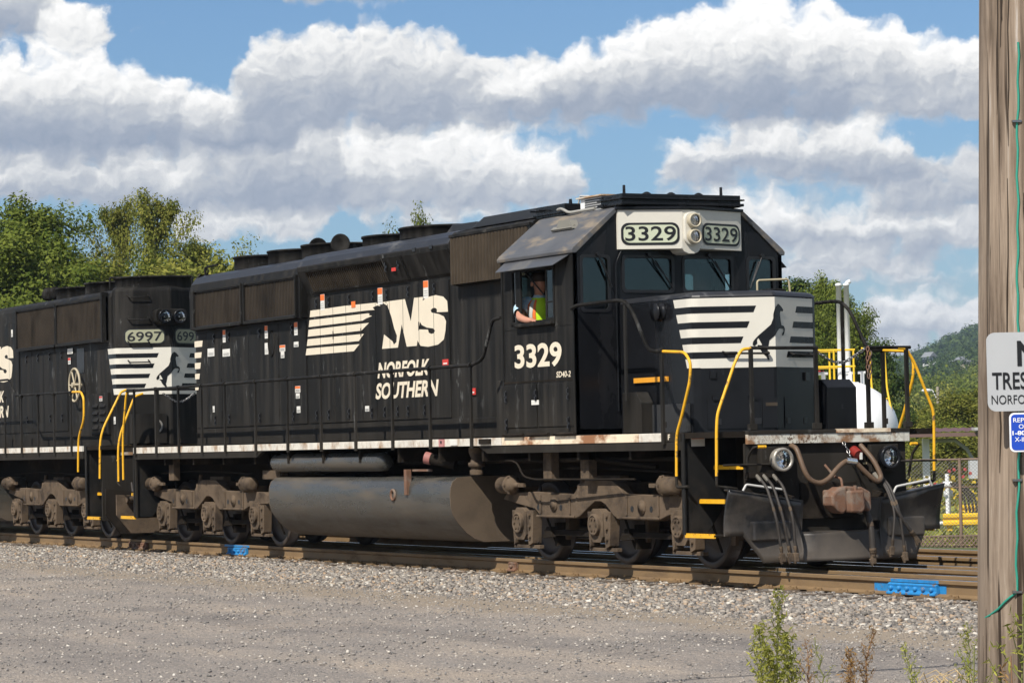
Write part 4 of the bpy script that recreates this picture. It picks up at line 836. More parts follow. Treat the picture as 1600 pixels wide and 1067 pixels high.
# ------------------------------------------------------------------ cab of the leading engine
CX0, CX1, CY = 4.72, 6.72, 1.5
cab = MB().box(CX0, CX1, -CY + .03, CY - .03, 1.605, 1.68).build('cab', DARKIN, E1)
win = (5.30, 6.2, 3.06, 3.70); vent = (5.06, 5.16, 3.06, 3.68)
prof = [(CX0, 1.61), (CX1, 1.61), (CX1, 3.87), (CX0, 3.87)]
for s in (-1, 1):
    MB().prism(prof, 'y', s * CY, s * (CY - .05), holes=[[(5.04, 3.06), (5.04, 3.70), (6.2, 3.70), (6.2, 3.06)]]).build('side_wall', BLACK, cab)
    fr = MB()
    for a, b in ((5.03, 5.06), (5.16, 5.3), (6.18, 6.21)): fr.box(a, b, s * 1.5 - .012, s * 1.5 + .012, 3.05, 3.70)
    fr.box(5.02, 6.22, s * 1.5 - .025, s * 1.5 + .025, 3.03, 3.06); fr.box(5.02, 6.22, s * 1.5 - .015, s * 1.5 + .015, 3.69, 3.72)
    fr.build('window_frame', BLACK, cab)
    MB().box(5.06, 5.16, s * 1.49 - .003, s * 1.49 + .003, 3.06, 3.69).build('window_pane', GLASS, cab)
    # sliding sash pushed forward
    sa = MB(); sa.box(5.9, 5.935, s * 1.46 - .01, s * 1.46 + .01, 3.06, 3.69); sa.box(5.935, 6.18, s * 1.46 - .01, s * 1.46 + .01, 3.06, 3.08); sa.box(5.935, 6.18, s * 1.46 - .01, s * 1.46 + .01, 3.27, 3.285); sa.build('sliding_sash', BLACK, cab)
    MB().box(5.93, 6.18, s * 1.46 - .003, s * 1.46 + .003, 3.08, 3.69).build('window_pane', GLASS, cab)
    MB().box(5.2, 6.22, min(s * 1.5, s * 1.58), max(s * 1.5, s * 1.58), 2.985, 3.03).build('arm_rest', BLACK, cab, .012)
    aw = MB(); aw.add([(4.86, s * 1.50, 3.84), (6.62, s * 1.50, 3.84), (6.53, s * 1.69, 3.71), (4.95, s * 1.69, 3.71), (4.86, s * 1.5, 3.83), (6.62, s * 1.5, 3.83), (6.53, s * 1.69, 3.70), (4.95, s * 1.69, 3.70)], [(0, 1, 2, 3), (4, 7, 6, 5), (0, 4, 5, 1), (1, 5, 6, 2), (2, 6, 7, 3), (3, 7, 4, 0)])
    aw.build('window_awning', mat('awning_grey', (.07, .072, .078), .4, var=.15, col2=(.12, .115, .105), th=(.5, .7), s2=2), cab)
    # seams, lower access doors
    MB().box(4.74, 6.70, min(s * 1.5, s * 1.506), max(s * 1.5, s * 1.506), 2.285, 2.305).build('panel_seam', DIRTD, cab)
    MB().box(4.74, 6.70, min(s * 1.5, s * 1.506), max(s * 1.5, s * 1.506), 2.965, 2.98).build('panel_seam', BLACK, cab)
    for a, b in ((4.76, 5.68), (5.72, 6.68)): MB().box(a, b, min(s * 1.495, s * 1.512), max(s * 1.495, s * 1.512), 1.72, 2.26).build('battery_door', BLACK, cab, .004)
    MB().box(4.74, 4.78, min(s * 1.5, s * 1.51), max(s * 1.5, s * 1.51), 1.62, 3.85).build('corner_trim', BLACK, cab); MB().box(6.66, 6.71, min(s * 1.5, s * 1.51), max(s * 1.5, s * 1.51), 1.62, 3.85).build('corner_trim', BLACK, cab)
for x in (4.85, 5.68, 6.55): latch(cab, x, -1.512, 2.12)
for x in (4.85, 6.55): latch(cab, x, -1.512, 1.76)
MB().box(5.55, 5.75, -1.518, -1.5125, 2.0, 2.06).build('small_notice', LABELW, cab)
cabM = lambda d: (lambda x, z: (x, -1.5 - d, z))
lettering('cab_number', '3329', CREAM, cab, cabM(.004), 5.08, 6.37, 2.465, 2.77, .03)
lettering('model_lettering', 'SD40-2', CREAM, cab, cabM(.004), 6.22, 6.6, 2.325, 2.40, .02, .2)
# front wall with four window openings
fo = [(-1.5, 1.61), (1.5, 1.61), (1.5, 3.87), (.9, 4.38), (-.9, 4.38), (-1.5, 3.87)]
wins = [rrect(-1.39, -1.01, 3.14, 3.80, .05), rrect(-.80, -.10, 3.38, 3.80, .05), rrect(.06, .76, 3.38, 3.80, .05), rrect(1.0, 1.38, 3.14, 3.80, .05)]
MB().prism(fo, 'x', CX1 - .06, CX1, holes=wins).build('front_wall', BLACKC, cab)
rw = [rrect(-1.36, -.98, 3.2, 3.72, .05), rrect(.98, 1.36, 3.2, 3.72, .05)]
MB().prism(fo, 'x', CX0, CX0 + .05, holes=rw).build('rear_wall', BLACK, cab)
def grow(po, d):
    cx = sum(a for a, b in po) / len(po); cz = sum(b for a, b in po) / len(po); w = max(abs(a - cx) for a, b in po); h = max(abs(b - cz) for a, b in po)
    return [(cx + (a - cx) * (1 + d / w), cz + (b - cz) * (1 + d / h)) for a, b in po]
for i, wv in enumerate(wins):
    MB().prism(grow(wv, .025), 'x', CX1 - .01, CX1 + .012, holes=[grow(wv, -.012)]).build('window_gasket', BLUEK, cab)
    MB().prism(grow(wv, .001), 'x', CX1 - .03, CX1 - .024).build('windscreen', GLASS, cab)
for wv in rw: MB().prism(grow(wv, .001), 'x', CX0 + .02, CX0 + .026).build('rear_window', GLASS, cab)
# wipers
for y, dy in ((-1.17, .16), (-.45, .28), (.42, .25), (1.2, -.15)):
    w = MB(); w.tube([(CX1 + .03, y, 3.83), (CX1 + .035, y + dy, 3.5)], .009, 5); w.tube([(CX1 + .022, y + dy * .35, 3.76), (CX1 + .022, y + dy * 1.2, 3.42)], .011, 5); w.cyl((CX1, y, 3.83), (CX1 + .05, y, 3.83), .025, n=10); w.build('wiper', BLUEK, cab)
MB().tube(smooth_path([(CX1 + .03, -.92, 1.9), (CX1 + .03, -.92, 3.72), (CX1 + .03, -.84, 3.87)]), .012, 6).build('conduit', BLACKC, cab)
# roof: two slopes and a flat crown, rounded eaves
ro = [(-1.53, 3.84), (-1.54, 3.88), (-1.51, 3.92), (-.92, 4.405), (-.85, 4.425), (.85, 4.425), (.92, 4.405), (1.51, 3.92), (1.54, 3.88), (1.53, 3.84), (1.47, 3.845), (.88, 4.365), (-.88, 4.365), (-1.47, 3.845)]
roof = MB().prism(ro, 'x', CX0 - .03, CX1 + .03).build('cab_roof', CABROOF, cab, .008)
MB().obox((5.9, -1.2, 4.21), (1, 0, 0), (0, .76, .64), (0, -.64, .76), .28, .03, .015).build('antenna', mat('antenna_bracket', (.2, .19, .16), .5), roof)
MB().prism([(5.75, 4.2), (6.2, 4.19), (6.12, 4.30), (5.82, 4.31)], 'y', -1.22, -1.12).build('antenna', mat('antenna_bracket', (.2, .19, .16), .5), roof)
# white number-board fairing, V shaped with the twin headlight in its middle
fk = .36; fx = lambda y, z=0: 7.03 - fk * max(abs(y) - .14, 0)
for s in (-1, 1):
    pts = [(fx(.88), s * .885), (fx(.14), s * .14)]
    MB().add([(x, y, z) for x, y in pts for z in (3.89, 4.375)] + [(6.70, s * .885, 3.89), (6.70, s * .885, 4.375), (6.70, s * .14, 3.89), (6.70, s * .14, 4.375)], [(0, 1, 3, 2), (0, 4, 5, 1), (1, 5, 7, 3), (0, 2, 6, 4)]).build('fairing_wing', NWHITE, cab)
    fm = lambda d, s=s: (lambda a, b: (fx(a) + d, a, b))
    bd = [(a, b) for a, b in (rrect(-.855, -.165, 3.94, 4.215, .09, 6) if s < 0 else rrect(.165, .855, 3.94, 4.215, .09, 6))]
    decal('number_board_frame', [bd], BLUEK, cab, fm(.008)); nb = decal('number_board', [grow(bd, -.028)], BOARD, cab, fm(.012))
    lettering('board_number', '3329', BLUEK, nb, fm(.016), *((-.81, -.21) if s < 0 else (.21, .81)), 3.99, 4.17, .012)
hz = MB().prism([(-.14, 4.375), (.14, 4.375), (.14, 3.9), (.1, 3.85), (.04, 3.825), (-.04, 3.825), (-.1, 3.85), (-.14, 3.9)], 'x', 6.72, 7.035).build('headlight_box', NWHITE, cab, .008)
MB().prism(rrect(-.115, .115, 3.93, 4.345, .1, 6), 'x', 7.03, 7.08).build('headlight_plate', NWHITE, cab, .01)
for z in (4.235, 4.035): headlamp(cab, (7.12, 0, z), (1, 0, 0), .09, mat('cream_housing', (.42, .37, .27), .4))
MB().prism([(6.70, -.92), (fx(.9) + .02, -.92), (fx(.14) + .03, -.14), (fx(.14) + .03, .14), (fx(.9) + .02, .92), (6.70, .92)], 'z', 4.38, 4.415).build('fairing_cap', BLACKC, cab, .004)
# roof equipment
ra = MB(); ra.box(6.28, 6.84, -.86, .84, 4.43, 4.58); ra.box(6.24, 6.88, -.89, .87, 4.44, 4.475); ra.box(6.24, 6.88, -.9, .88, 4.51, 4.53); ra.build('antenna_dome_base', BLACKC, cab, .006)
for y in (-.7, .7): MB().lathe([(0, .035), (.02, .03), (.02, .02), (.12, .018), (.125, .01)], (6.6, y, 4.58), (0, 0, 1), 10).build('whip_antenna', BLACKC, cab)
for y in (-.35, 0, .4): MB().lathe([(0, .06), (.03, .055), (.05, .02)], (6.55, y, 4.58), (0, 0, 1), 14).build('antenna_puck', BLACKC, cab)
for z in (4.46, 4.55):
    for y in (-.92, .9): MB().cyl((6.35, y, z), (6.45, y, z), .012, n=6).build('tie_bolt', BLACKC, cab)
ac = MB().box(5.62, 6.2, -.8, .8, 4.43, 4.6).build('air_conditioner', mat('ac_white', (.78, .77, .74), .4), cab, .015)
g = MB()
for i in range(14):
    for j in range(5): g.box(5.76 + i * .031, 5.78 + i * .031, -.805, -.799, 4.45 + j * .028, 4.468 + j * .028)
g.build('ac_vents', BLUEK, ac); MB().box(5.58, 6.25, -.84, .84, 4.602, 4.62).build('ac_lid', mat('ac_lid', (.4, .24, .12), .6, col2=(.55, .5, .42), th=(.45, .6), s2=3), ac)
rb = MB(); rb.box(4.5, 5.3, -.85, .85, 4.43, 4.58); rb.box(4.46, 5.34, -.88, .88, 4.46, 4.485); rb.build('roof_box', BLACKC, cab, .006)
for x in (4.52, 4.75): MB().cyl((x, -.85, 4.53), (x, -.95, 4.53), .014, n=6).build('tie_bolt', BLACKC, cab)
MB().lathe([(0, .03), (.1, .02)], (4.8, -.5, 4.58), (0, 0, 1), 10).build('roof_stub', BLACKC, cab)
MB().tube(smooth_path([(5.2, -.6, 4.58), (5.25, -.6, 4.68), (5.5, -.6, 4.66), (5.6, -.6, 4.58)], r=.3), .012, 6).build('roof_grab', GREYW, cab)
MB().tube(smooth_path([(5.2, -.9, 4.5), (5.4, -.95, 4.5), (5.6, -.95, 4.43), (6.2, -.9, 4.44)]), .02, 6).build('flex_conduit', mat('grey_conduit', (.3, .29, .26), .5), cab)
# control stand, seat and back of the cab
MB().prism([(6.0, 1.69), (6.6, 1.69), (6.6, 3.2), (6.2, 3.35), (6.0, 3.0)], 'y', -.75, -.35).build('control_stand', DARKIN, cab, .02)
st = MB(); st.box(4.98, 5.5, -1.3, -.85, 2.45, 2.58); st.obox((4.98, -1.07, 2.9), (1, 0, -.2), (0, 1, 0), (.2, 0, 1), .05, .22, .36); st.cyl((5.25, -1.07, 1.68), (5.25, -1.07, 2.45), .07); st.build('seat', mat('seat_vinyl', (.03, .03, .035), .5), cab, .02)
MB().tube([(5.2, -1.44, 3.95 - .2), (5.35, -1.2, 3.4)], .01, 5).build('interior_bracket', BLUEK, cab)
# ------------------------------------------------------------------ short hood (nose)
nose = vnose('short_hood', BLACKC, E1, 6.73, 8.95, 1.605, 3.27)
MB().loft([[(x, y, z) for x, y in nose_plan(6.75, 8.95 + .004, i)] for z, i in ((3.205, -.004), (3.225, .002), (3.252, .022), (3.268, .055), (3.274, .1))]).build('nose_top_trim', ROOFB, nose)
nose_livery(E1, 8.95, 0)
k_ = MB().lathe([(0, .115), (.02, .115), (.03, .1), (.08, .095), (.085, .11), (.1, .11), (.105, .02)], (7.78, -.872, 3.06), (0, -1, 0), 20).build('vent_cap', BLACKC, nose)
nf = lambda y, d: 8.95 - .53 * abs(y) + d
def nplate(y0, y1, z0, z1, d, name, m, par=nose):
    ys = [y0, y1] if y0 * y1 >= 0 else [y0, 0, y1]
    mb = MB(); n = len(ys)
    a = [(nf(y, .002), y, z) for y in ys for z in (z0, z1)]; b = [(nf(y, d), y, z) for y in ys for z in (z0, z1)]; m2 = 2 * n
    fs = [(m2 + 2 * i, m2 + 2 * i + 1, m2 + 2 * i + 3, m2 + 2 * i + 2) for i in range(n - 1)] + [(2 * i, 2 * i + 2, m2 + 2 * i + 2, m2 + 2 * i) for i in range(n - 1)] + [(2 * i + 1, m2 + 2 * i + 1, m2 + 2 * i + 3, 2 * i + 3) for i in range(n - 1)] + [(0, m2, m2 + 1, 1), (m2 - 2, m2 - 1, 2 * m2 - 1, 2 * m2 - 2)]
    return mb.add(a + b, fs).build(name, m, par)
nplate(-.73, -.18, 1.64, 2.0, .012, 'sand_filler_door', BLACKC); nplate(-.155, .13, 1.64, 2.0, .014, 'nose_door', BLACKC); nplate(.16, .72, 1.64, 2.0, .012, 'sand_filler_door', BLACKC)
nplate(-.12, .0, 1.9, 1.94, .02, 'builder_plate', GRILLE)
for y in (-.68, -.3): nplate(y, y + .09, 1.98, 2.03, .04, 'door_hinge', BLACKC)
for y in (-.66, -.24, .2, .55): nplate(y, y + .07, 1.69, 1.76, .02, 'door_latch', BLUEK)
nplate(-.7, -.64, 2.24, 2.33, .03, 'step_light', BLACKC); nplate(.6, .68, 2.2, 2.3, .03, 'step_light', BLUEK)
for a, b, z in ((-.55, -.1, 2.52), (.3, .72, 2.50)):
    MB().tube(smooth_path([(nf(a, 0), a, z + .03), (nf(a, .08), a, z + .01), (nf(b, .08), b, z), (nf(b, 0), b, z + .03)], r=.2), .014, 6).build('nose_grab_iron', BLACK, nose)
MB().tube(smooth_path([(8.0, .35, 3.27), (8.0, .35, 3.44), (8.0, .8, 3.46), (8.0, .82, 3.27)], r=.2), .014, 6).build('nose_roof_grab', mat('dull_cream', (.4, .34, .22), .6), nose)
MB().box(8.0, 8.2, .38, .62, 3.27, 3.33).build('nose_roof_hatch', BLACK, nose, .01)
MB().box(7.0, 7.6, -1.2, -.9, 1.61, 1.9).build('low_box', BLACK, E1, .01) if False else None
cv = MB().prism([(7.75, 1.61), (8.5, 1.61), (8.5, 2.12), (8.36, 2.22), (7.75, 2.22)], 'y', 1.0, 1.42).build('far_step_cover', BLACKC, E1, .006); MB().box(7.8, 8.2, .985, .999, 1.85, 1.9).build('amber_strip', mat('amber_band', (.75, .33, .03), .45), cv)
sb = MB().prism([(7.08, 1.61), (7.54, 1.61), (7.54, 1.98), (7.42, 2.11), (7.08, 2.11)], 'y', -1.05, -.88).build('access_cover', BLACK, E1, .008)
tp_ = MB().prism([(7.6, 1.61), (8.42, 1.61), (8.42, 1.95), (7.6, 1.95)], 'y', -.93, -.876).build('tread_plate', mat('diamond_plate', (.05, .05, .05), .45, .4, bump=.9, bs=70), E1)
MB().box(7.1, 7.92, -.9, -.874, 2.225, 2.285).build('yellow_bar', mat('amber_band', (.75, .33, .03), .45), E1)
MB().box(6.75, 8.0, -1.3, -1.27, 1.61, 1.95).build('kick_plate', BLACK, E1) if False else None
# front handrails
for s in (-1, 1):
    MB().tube(smooth_path([(6.70, s * 1.53, 3.16), (6.85, s * 1.53, 3.19), (8.13, s * 1.53, 3.2), (8.6, s * 1.53, 2.57), (8.92, s * 1.53, 2.55)]), .022, 8).build('handrail', BLACK, E1)
    MB().tube(smooth_path([(8.92, s * 1.53, 2.55), (9.45, s * 1.53, 2.52), (9.58, s * 1.53, 2.40), (9.56, s * 1.53, 2.2), (9.34, s * 1.53, 1.77), (9.22, s * 1.53, 1.58), (9.2, s * 1.53, 1.1)], r=.4), .018, 8).build('step_rail', YEL, E1)
    MB().tube(smooth_path([(9.2, s * 1.53, 1.1), (9.2, s * 1.53, .97), (9.42, s * 1.5, .98)], r=.3), .018, 8).build('rail_foot', BLACK, E1)
    MB().box(8.03, 8.08, s * 1.53 - .012, s * 1.53 + .012, 2.0 if s < 0 else 1.5, 3.19).build('stanchion', BLACK, E1)
    link('stanchion', STM, E1, (8.92, s * 1.535, 1.56))
    MB().tube(smooth_path([(10.03, s * 1.0, 2.54), (10.03, s * 1.12, 2.53), (10.04, s * 1.22, 2.38), (10.05, s * 1.47, 1.8), (10.04, s * 1.48, 1.62), (10.02, s * 1.48, 1.1)], r=.4), .018, 8).build('step_rail', YEL, E1)
    MB().tube(smooth_path([(10.02, s * 1.48, 1.1), (10.02, s * 1.48, .98), (9.99, s * 1.2, .95)], r=.3), .018, 8).build('rail_foot', BLACK, E1)
    # grab loops beside the pilot
    MB().tube(smooth_path([(10.05, s * 1.1, 1.05), (10.1, s * 1.12, 1.3), (10.25, s * 1.12, 1.42), (10.28, s * 1.0, 1.42)], r=.3), .016, 6).build('pilot_grab', BLACK, E1)
    MB().tube([(10.27, s * 1.08, 1.42), (10.28, s * .98, 1.42)], .018, 6).build('grab_tip', YEL, E1)
for y0, y1, ps in ((-1.0, -.1, (-1.0, -.13)), (.56, 1.18, (.58, 1.12))):
    MB().tube([(10.03, y0, 2.545), (10.03, y1, 2.545)], .02, 8).build('end_rail', BLACK, E1)
    for y in ps:
        pm = MB().box(10.01, 10.05, y - .022, y + .022, 1.6, 2.54); pm.box(10.0, 10.06, y - .05, y + .05, 1.61, 1.68); pm.build('end_stanchion', BLACK, E1, .004)
def chain(par, pts, r=.012, L=.05, name='chain', m=None):
    P = [Vector(p) for p in smooth_path(pts, 8, .48)]; mb = MB(); acc = []; 
    tot = sum((P[i + 1] - P[i]).length for i in range(len(P) - 1)); n = max(2, int(tot / L)); 
    def at(t):
        d = t * tot
        for i in range(len(P) - 1):
            l = (P[i + 1] - P[i]).length
            if d <= l or i == len(P) - 2: return P[i] + (P[i + 1] - P[i]) * (d / l), (P[i + 1] - P[i]).normalized()
            d -= l
    for i in range(n):
        c, d = at((i + .5) / n); a = d.orthogonal().normalized(); b = d.cross(a)
        if i % 2: a, b = b, a
        mb.tube([c + d * math.cos(t) * L * .62 + a * math.sin(t) * L * .33 for t in [k * math.pi / 4 for k in range(9)]], r * .6, 4, cap=False)
    return mb.build(name, m or STEEL, par)
chain(E1, [(10.03, -.12, 2.5), (10.03, .2, 2.33), (10.03, .56, 2.54)], .014, .05, 'safety_chain'); chain(E1, [(10.06, .57, 2.55), (10.07, .55, 2.3), (10.07, .58, 2.15), (10.06, .6, 2.5)], .014, .05, 'safety_chain', RUST)
# ------------------------------------------------------------------ pilot, plough, coupler, hoses
def plow_x(y, z):
    a = abs(y); t = (z - .1) / .85
    return 10.42 - .2 * a / 1.46 - .1 * math.sin(math.pi * min(max(t, 0), 1)) + .04 * t
NY = 24; pl = MB()
def col_pts(y):
    a = abs(y); zt = .95 - .0 * a if a > .53 else .44
    zt = .80 + .15 * (a - .53) / .93 if a >= .53 else .44
    zb = .11 if a <= 1.03 else .11 + (a - 1.03) / .2 * .3 if a < 1.23 else .42
    return zb, zt
ys = [-1.46, -1.38, -1.24, -1.23, -1.03, -.8, -.55, -.53, -.529, -.3, 0, .3, .529, .53, .55, .8, 1.03, 1.23, 1.24, 1.38, 1.46]
cols = []
for y in ys:
    zb, zt = col_pts(y if abs(y) != .529 else math.copysign(.5, y)); cols.append([(plow_x(y, zb + (zt - zb) * i / 8), y, zb + (zt - zb) * i / 8) for i in range(9)])
front = [p for c in cols for p in c]; back = [(p[0] - .03, p[1], p[2]) for p in front]; n = len(front)
fs = [(i * 9 + j, i * 9 + j + 1, (i + 1) * 9 + j + 1, (i + 1) * 9 + j) for i in range(len(cols) - 1) for j in range(8)]
bf = [tuple(reversed([k + n for k in f])) for f in fs]
ed = []
for i in range(len(cols) - 1): ed += [(i * 9, (i + 1) * 9, n + (i + 1) * 9, n + i * 9), (i * 9 + 8, n + i * 9 + 8, n + (i + 1) * 9 + 8, (i + 1) * 9 + 8)]
for j in range(8): ed += [(j, n + j, n + j + 1, j + 1), ((len(cols) - 1) * 9 + j, (len(cols) - 1) * 9 + j + 1, n + (len(cols) - 1) * 9 + j + 1, n + (len(cols) - 1) * 9 + j)]
pl.add(front, fs, True); pl.v += back; pl.f += bf + ed; pl.sm += [True] * len(bf) + [False] * len(ed)
plow = pl.build('snow_plow', PLOW, E1)
MB().prism([(plow_x(.5, .45) - .35, -.53), (plow_x(.5, .45) + .0, -.53), (plow_x(0, .45), 0), (plow_x(.5, .45), .53), (plow_x(.5, .45) - .35, .53)], 'z', .425, .445).build('plow_notch_shelf', PLOW, plow)
for s in (-1, 1):
    lip = MB(); lip.add([(plow_x(1.46, .95) , s * 1.46, .955), (plow_x(.53, .8), s * .53, .805), (plow_x(.53, .8) - .3, s * .53, .80), (plow_x(1.46, .95) - .12, s * 1.46, .95), (plow_x(1.46, .95), s * 1.46, .94), (plow_x(.53, .8), s * .53, .79), (plow_x(.53, .8) - .3, s * .53, .785), (plow_x(1.46, .95) - .12, s * 1.46, .935)], [(0, 1, 2, 3), (4, 7, 6, 5), (0, 4, 5, 1), (1, 5, 6, 2), (2, 6, 7, 3), (3, 7, 4, 0)]); lip.build('plow_top_flange', PLOW, plow)
    MB().prism([(plow_x(.5, .45) - .35, .43), (plow_x(.5, .5) - .005, .43), (plow_x(.53, .8) - .005, .79), (plow_x(.5, .8) - .35, .79)], 'y', s * .53, s * .545).build('plow_notch_side', PLOW, plow)
    MB().tube(smooth_path([(plow_x(1.25, .92) - .02, s * 1.28, .93), (plow_x(1.2, .92) - .02, s * 1.24, 1.0), (plow_x(.8, .85) - .02, s * .76, .93), (plow_x(.75, .8) - .02, s * .72, .84)], r=.25), .014, 6).build('plow_grab_iron', GREYW, plow)
    MB().box(10.16, plow_x(.9, .45) + .06, min(s * .66, s * 1.16), max(s * .66, s * 1.16), .36, .58).build('plow_pocket', PLOW, plow, .02)
    MB().prism([(9.98, .3), (10.1, .3), (10.3, .85), (9.98, .9)], 'y', s * .62, s * .66).build('plow_bracket', DIRTD, plow)
    MB().box(10.0, 10.1, min(s * .55, s * .93), max(s * .55, s * .93), 1.1, 1.42).build('lamp_bracket', BLACK, E1, .006)
    dl = headlamp(E1, (10.22, s * .73, 1.27), (1, -.0, 0), .135, mat('ditch_chrome', (.36, .33, .28), .35, .4, var=.3, vs=20) if s < 0 else BLACKC, 'ditch_light')
    MB().box(10.1, 10.15, s * .73 - .05, s * .73 + .05, 1.22, 1.32).build('lamp_stem', BLACK, dl)
# coupler
cp = MB().box(9.9, 10.34, -.09, .09, .75, .91).build('coupler', RUST, E1, .02)
MB().prism([(-.25, .84), (-.21, .9), (-.12, .945), (-.04, .945), (-.05, .68), (-.1, .635), (-.17, .67), (-.25, .74)], 'x', 10.28, 10.5).build('guard_arm', RUST, cp, .025)
MB().prism([(-.05, .955), (.15, .94), (.27, .88), (.275, .68), (.23, .655), (.18, .73), (.16, .80), (.0, .80)], 'x', 10.3, 10.51).build('coupler_jaw', RUST, cp, .02)
MB().prism([(-.065, .9), (.12, .905), (.13, .69), (.09, .645), (-.055, .655)], 'x', 10.43, 10.6).build('knuckle', RUST, cp, .022)
MB().cyl((10.5, .06, .9), (10.5, .06, .96), .022, n=10).build('knuckle_pin', RUST, cp); MB().tube(smooth_path([(10.36, -.02, .93), (10.34, -.02, 1.04), (10.2, -.02, 1.06), (10.12, -.1, 1.2)]), .016, 6).build('uncoupling_lever', RUST, cp)
MB().box(9.99, 10.05, -.38, .38, .58, 1.0).build('coupler_pocket', DIRTD, E1, .01); MB().box(10.0, 10.03, -.26, .26, .66, .93).build('pocket_liner', BLUEK, E1)
MB().tube(smooth_path([(10.03, -.5, 1.43), (10.16, -.5, 1.40), (10.26, -.47, 1.15), (10.28, -.41, 1.03), (10.3, -.28, .985), (10.3, -.16, 1.04), (10.28, -.01, 1.18), (10.26, .12, 1.245), (10.26, .22, 1.23), (10.28, .35, 1.10), (10.3, .49, .985), (10.27, .58, 1.03), (10.2, .53, 1.23), (10.03, .45, 1.42)], k=3, r=.45), .03, 10).build('jumper_cable', HOSEB, E1)
MB().cyl((10.26, .1, 1.243), (10.26, .235, 1.225), .04, n=14).build('cable_sleeve', CHROME, E1)
chain(E1, [(10.1, .17, 1.46), (10.2, .17, 1.36), (10.26, .17, 1.27)], .012, .05, 'cable_chain')
rt = MB().cyl((10.0, .37, 1.36), (10.12, .37, 1.3), .06, n=16).build('cable_receptacle', mat('dull_red', (.22, .02, .015), .5), E1); MB().box(10.12, 10.135, .38, .41, 1.25, 1.33).build('receptacle_tag', LABELW, rt)
def hose(p, rad=.024):
    P = smooth_path(p, 4, .4); h = MB().tube(P, rad, 10).build('air_hose', RUBBER, E1)
    a, b = Vector(P[-2]), Vector(P[-1]); d = (b - a).normalized()
    MB().lathe([(0, rad * 1.15), (.03, rad * 1.3), (.035, rad * 1.05), (.05, rad * 1.3), (.055, rad), (.09, rad * .9)], b, d, 10).build('hose_clamp', DIRT, h)
    g = MB(); g.obox(b + d * .13, d, Vector((0, 1, 0)), Vector((1, 0, 0)), .05, .03, .018); g.obox(b + d * .16 + Vector((.0, -.03, 0)), Vector((0, .4, -1)), Vector((0, 1, .4)), Vector((1, 0, 0)), .045, .014, .014); g.build('glad_hand', DIRT, h, .006)
    c = Vector(P[0]); c2_ = Vector(P[min(3, len(P) - 1)]); MB().cyl(c, c.lerp(c2_, .55), rad * 1.35, n=10).build('hose_fitting', mat('fitting_grey', (.16, .145, .12), .5, .3), h)
    k_ = len(P) // 2; MB().cyl(P[k_], P[k_] + (P[k_ + 1] - P[k_]).normalized() * .05, rad * 1.12, n=10).build('hose_band', DIRT, h)
for y0, y1 in ((-1.02, -.93), (-.93, -.83), (-.80, -.74)):
    hose([(10.12, y0, 1.10), (10.32, y0 + .01, .98), (10.47, y0 + .04, .62), (10.47, y1, .3)], .017)
hose([(10.1, .3, .7), (10.42, .27, .66), (10.5, .27, .45), (10.5, .28, .24)], .036)
for y0, y1, z1 in ((.60, .57, .33), (.66, .72, .26), (.62, .82, .42)):
    hose([(10.1, y0 - .02, 1.08), (10.3, y0, .95), (10.47, y0 + .02, .65), (10.48, y1, z1)], .016 if z1 < .4 else .024)
mb = MB(); mb.box(10.02, 10.14, -1.12, -.68, 1.07, 1.13); mb.tube([(10.06, -1.1, 1.2), (10.3, -1.35, 1.22)], .016, 6); mb.build('trainline_bracket', DIRTD, E1)
MB().box(10.0, 10.012, .5, .62, 1.19, 1.215).build('brass_plate', mat('brass', (.4, .34, .2), .4), E1)
MB().tube([(10.12, -1.45, 1.22), (10.12, -.55, 1.22)], .013, 6).build('uncoupling_rod', BLACK, E1); MB().tube([(10.12, .55, 1.22), (10.12, 1.45, 1.22)], .013, 6).build('uncoupling_rod', BLACK, E1)
MB().prism([(9.62, .35), (9.98, .35), (10.18, .5), (10.18, .9), (9.98, .9)], 'y', -.9, -.84).build('plow_strut', DIRTD, plow)
sticker(E1, 9.36, -1.5, 1.5, .0001, .0001, None) if False else None
MB().box(9.325, 9.33, -1.40, -1.22, 1.44, 1.56).build('warning_notice', LABELW, E1); MB().box(9.3305, 9.334, -1.395, -1.225, 1.525, 1.555).build('warning_heading', ORANGE, E1)
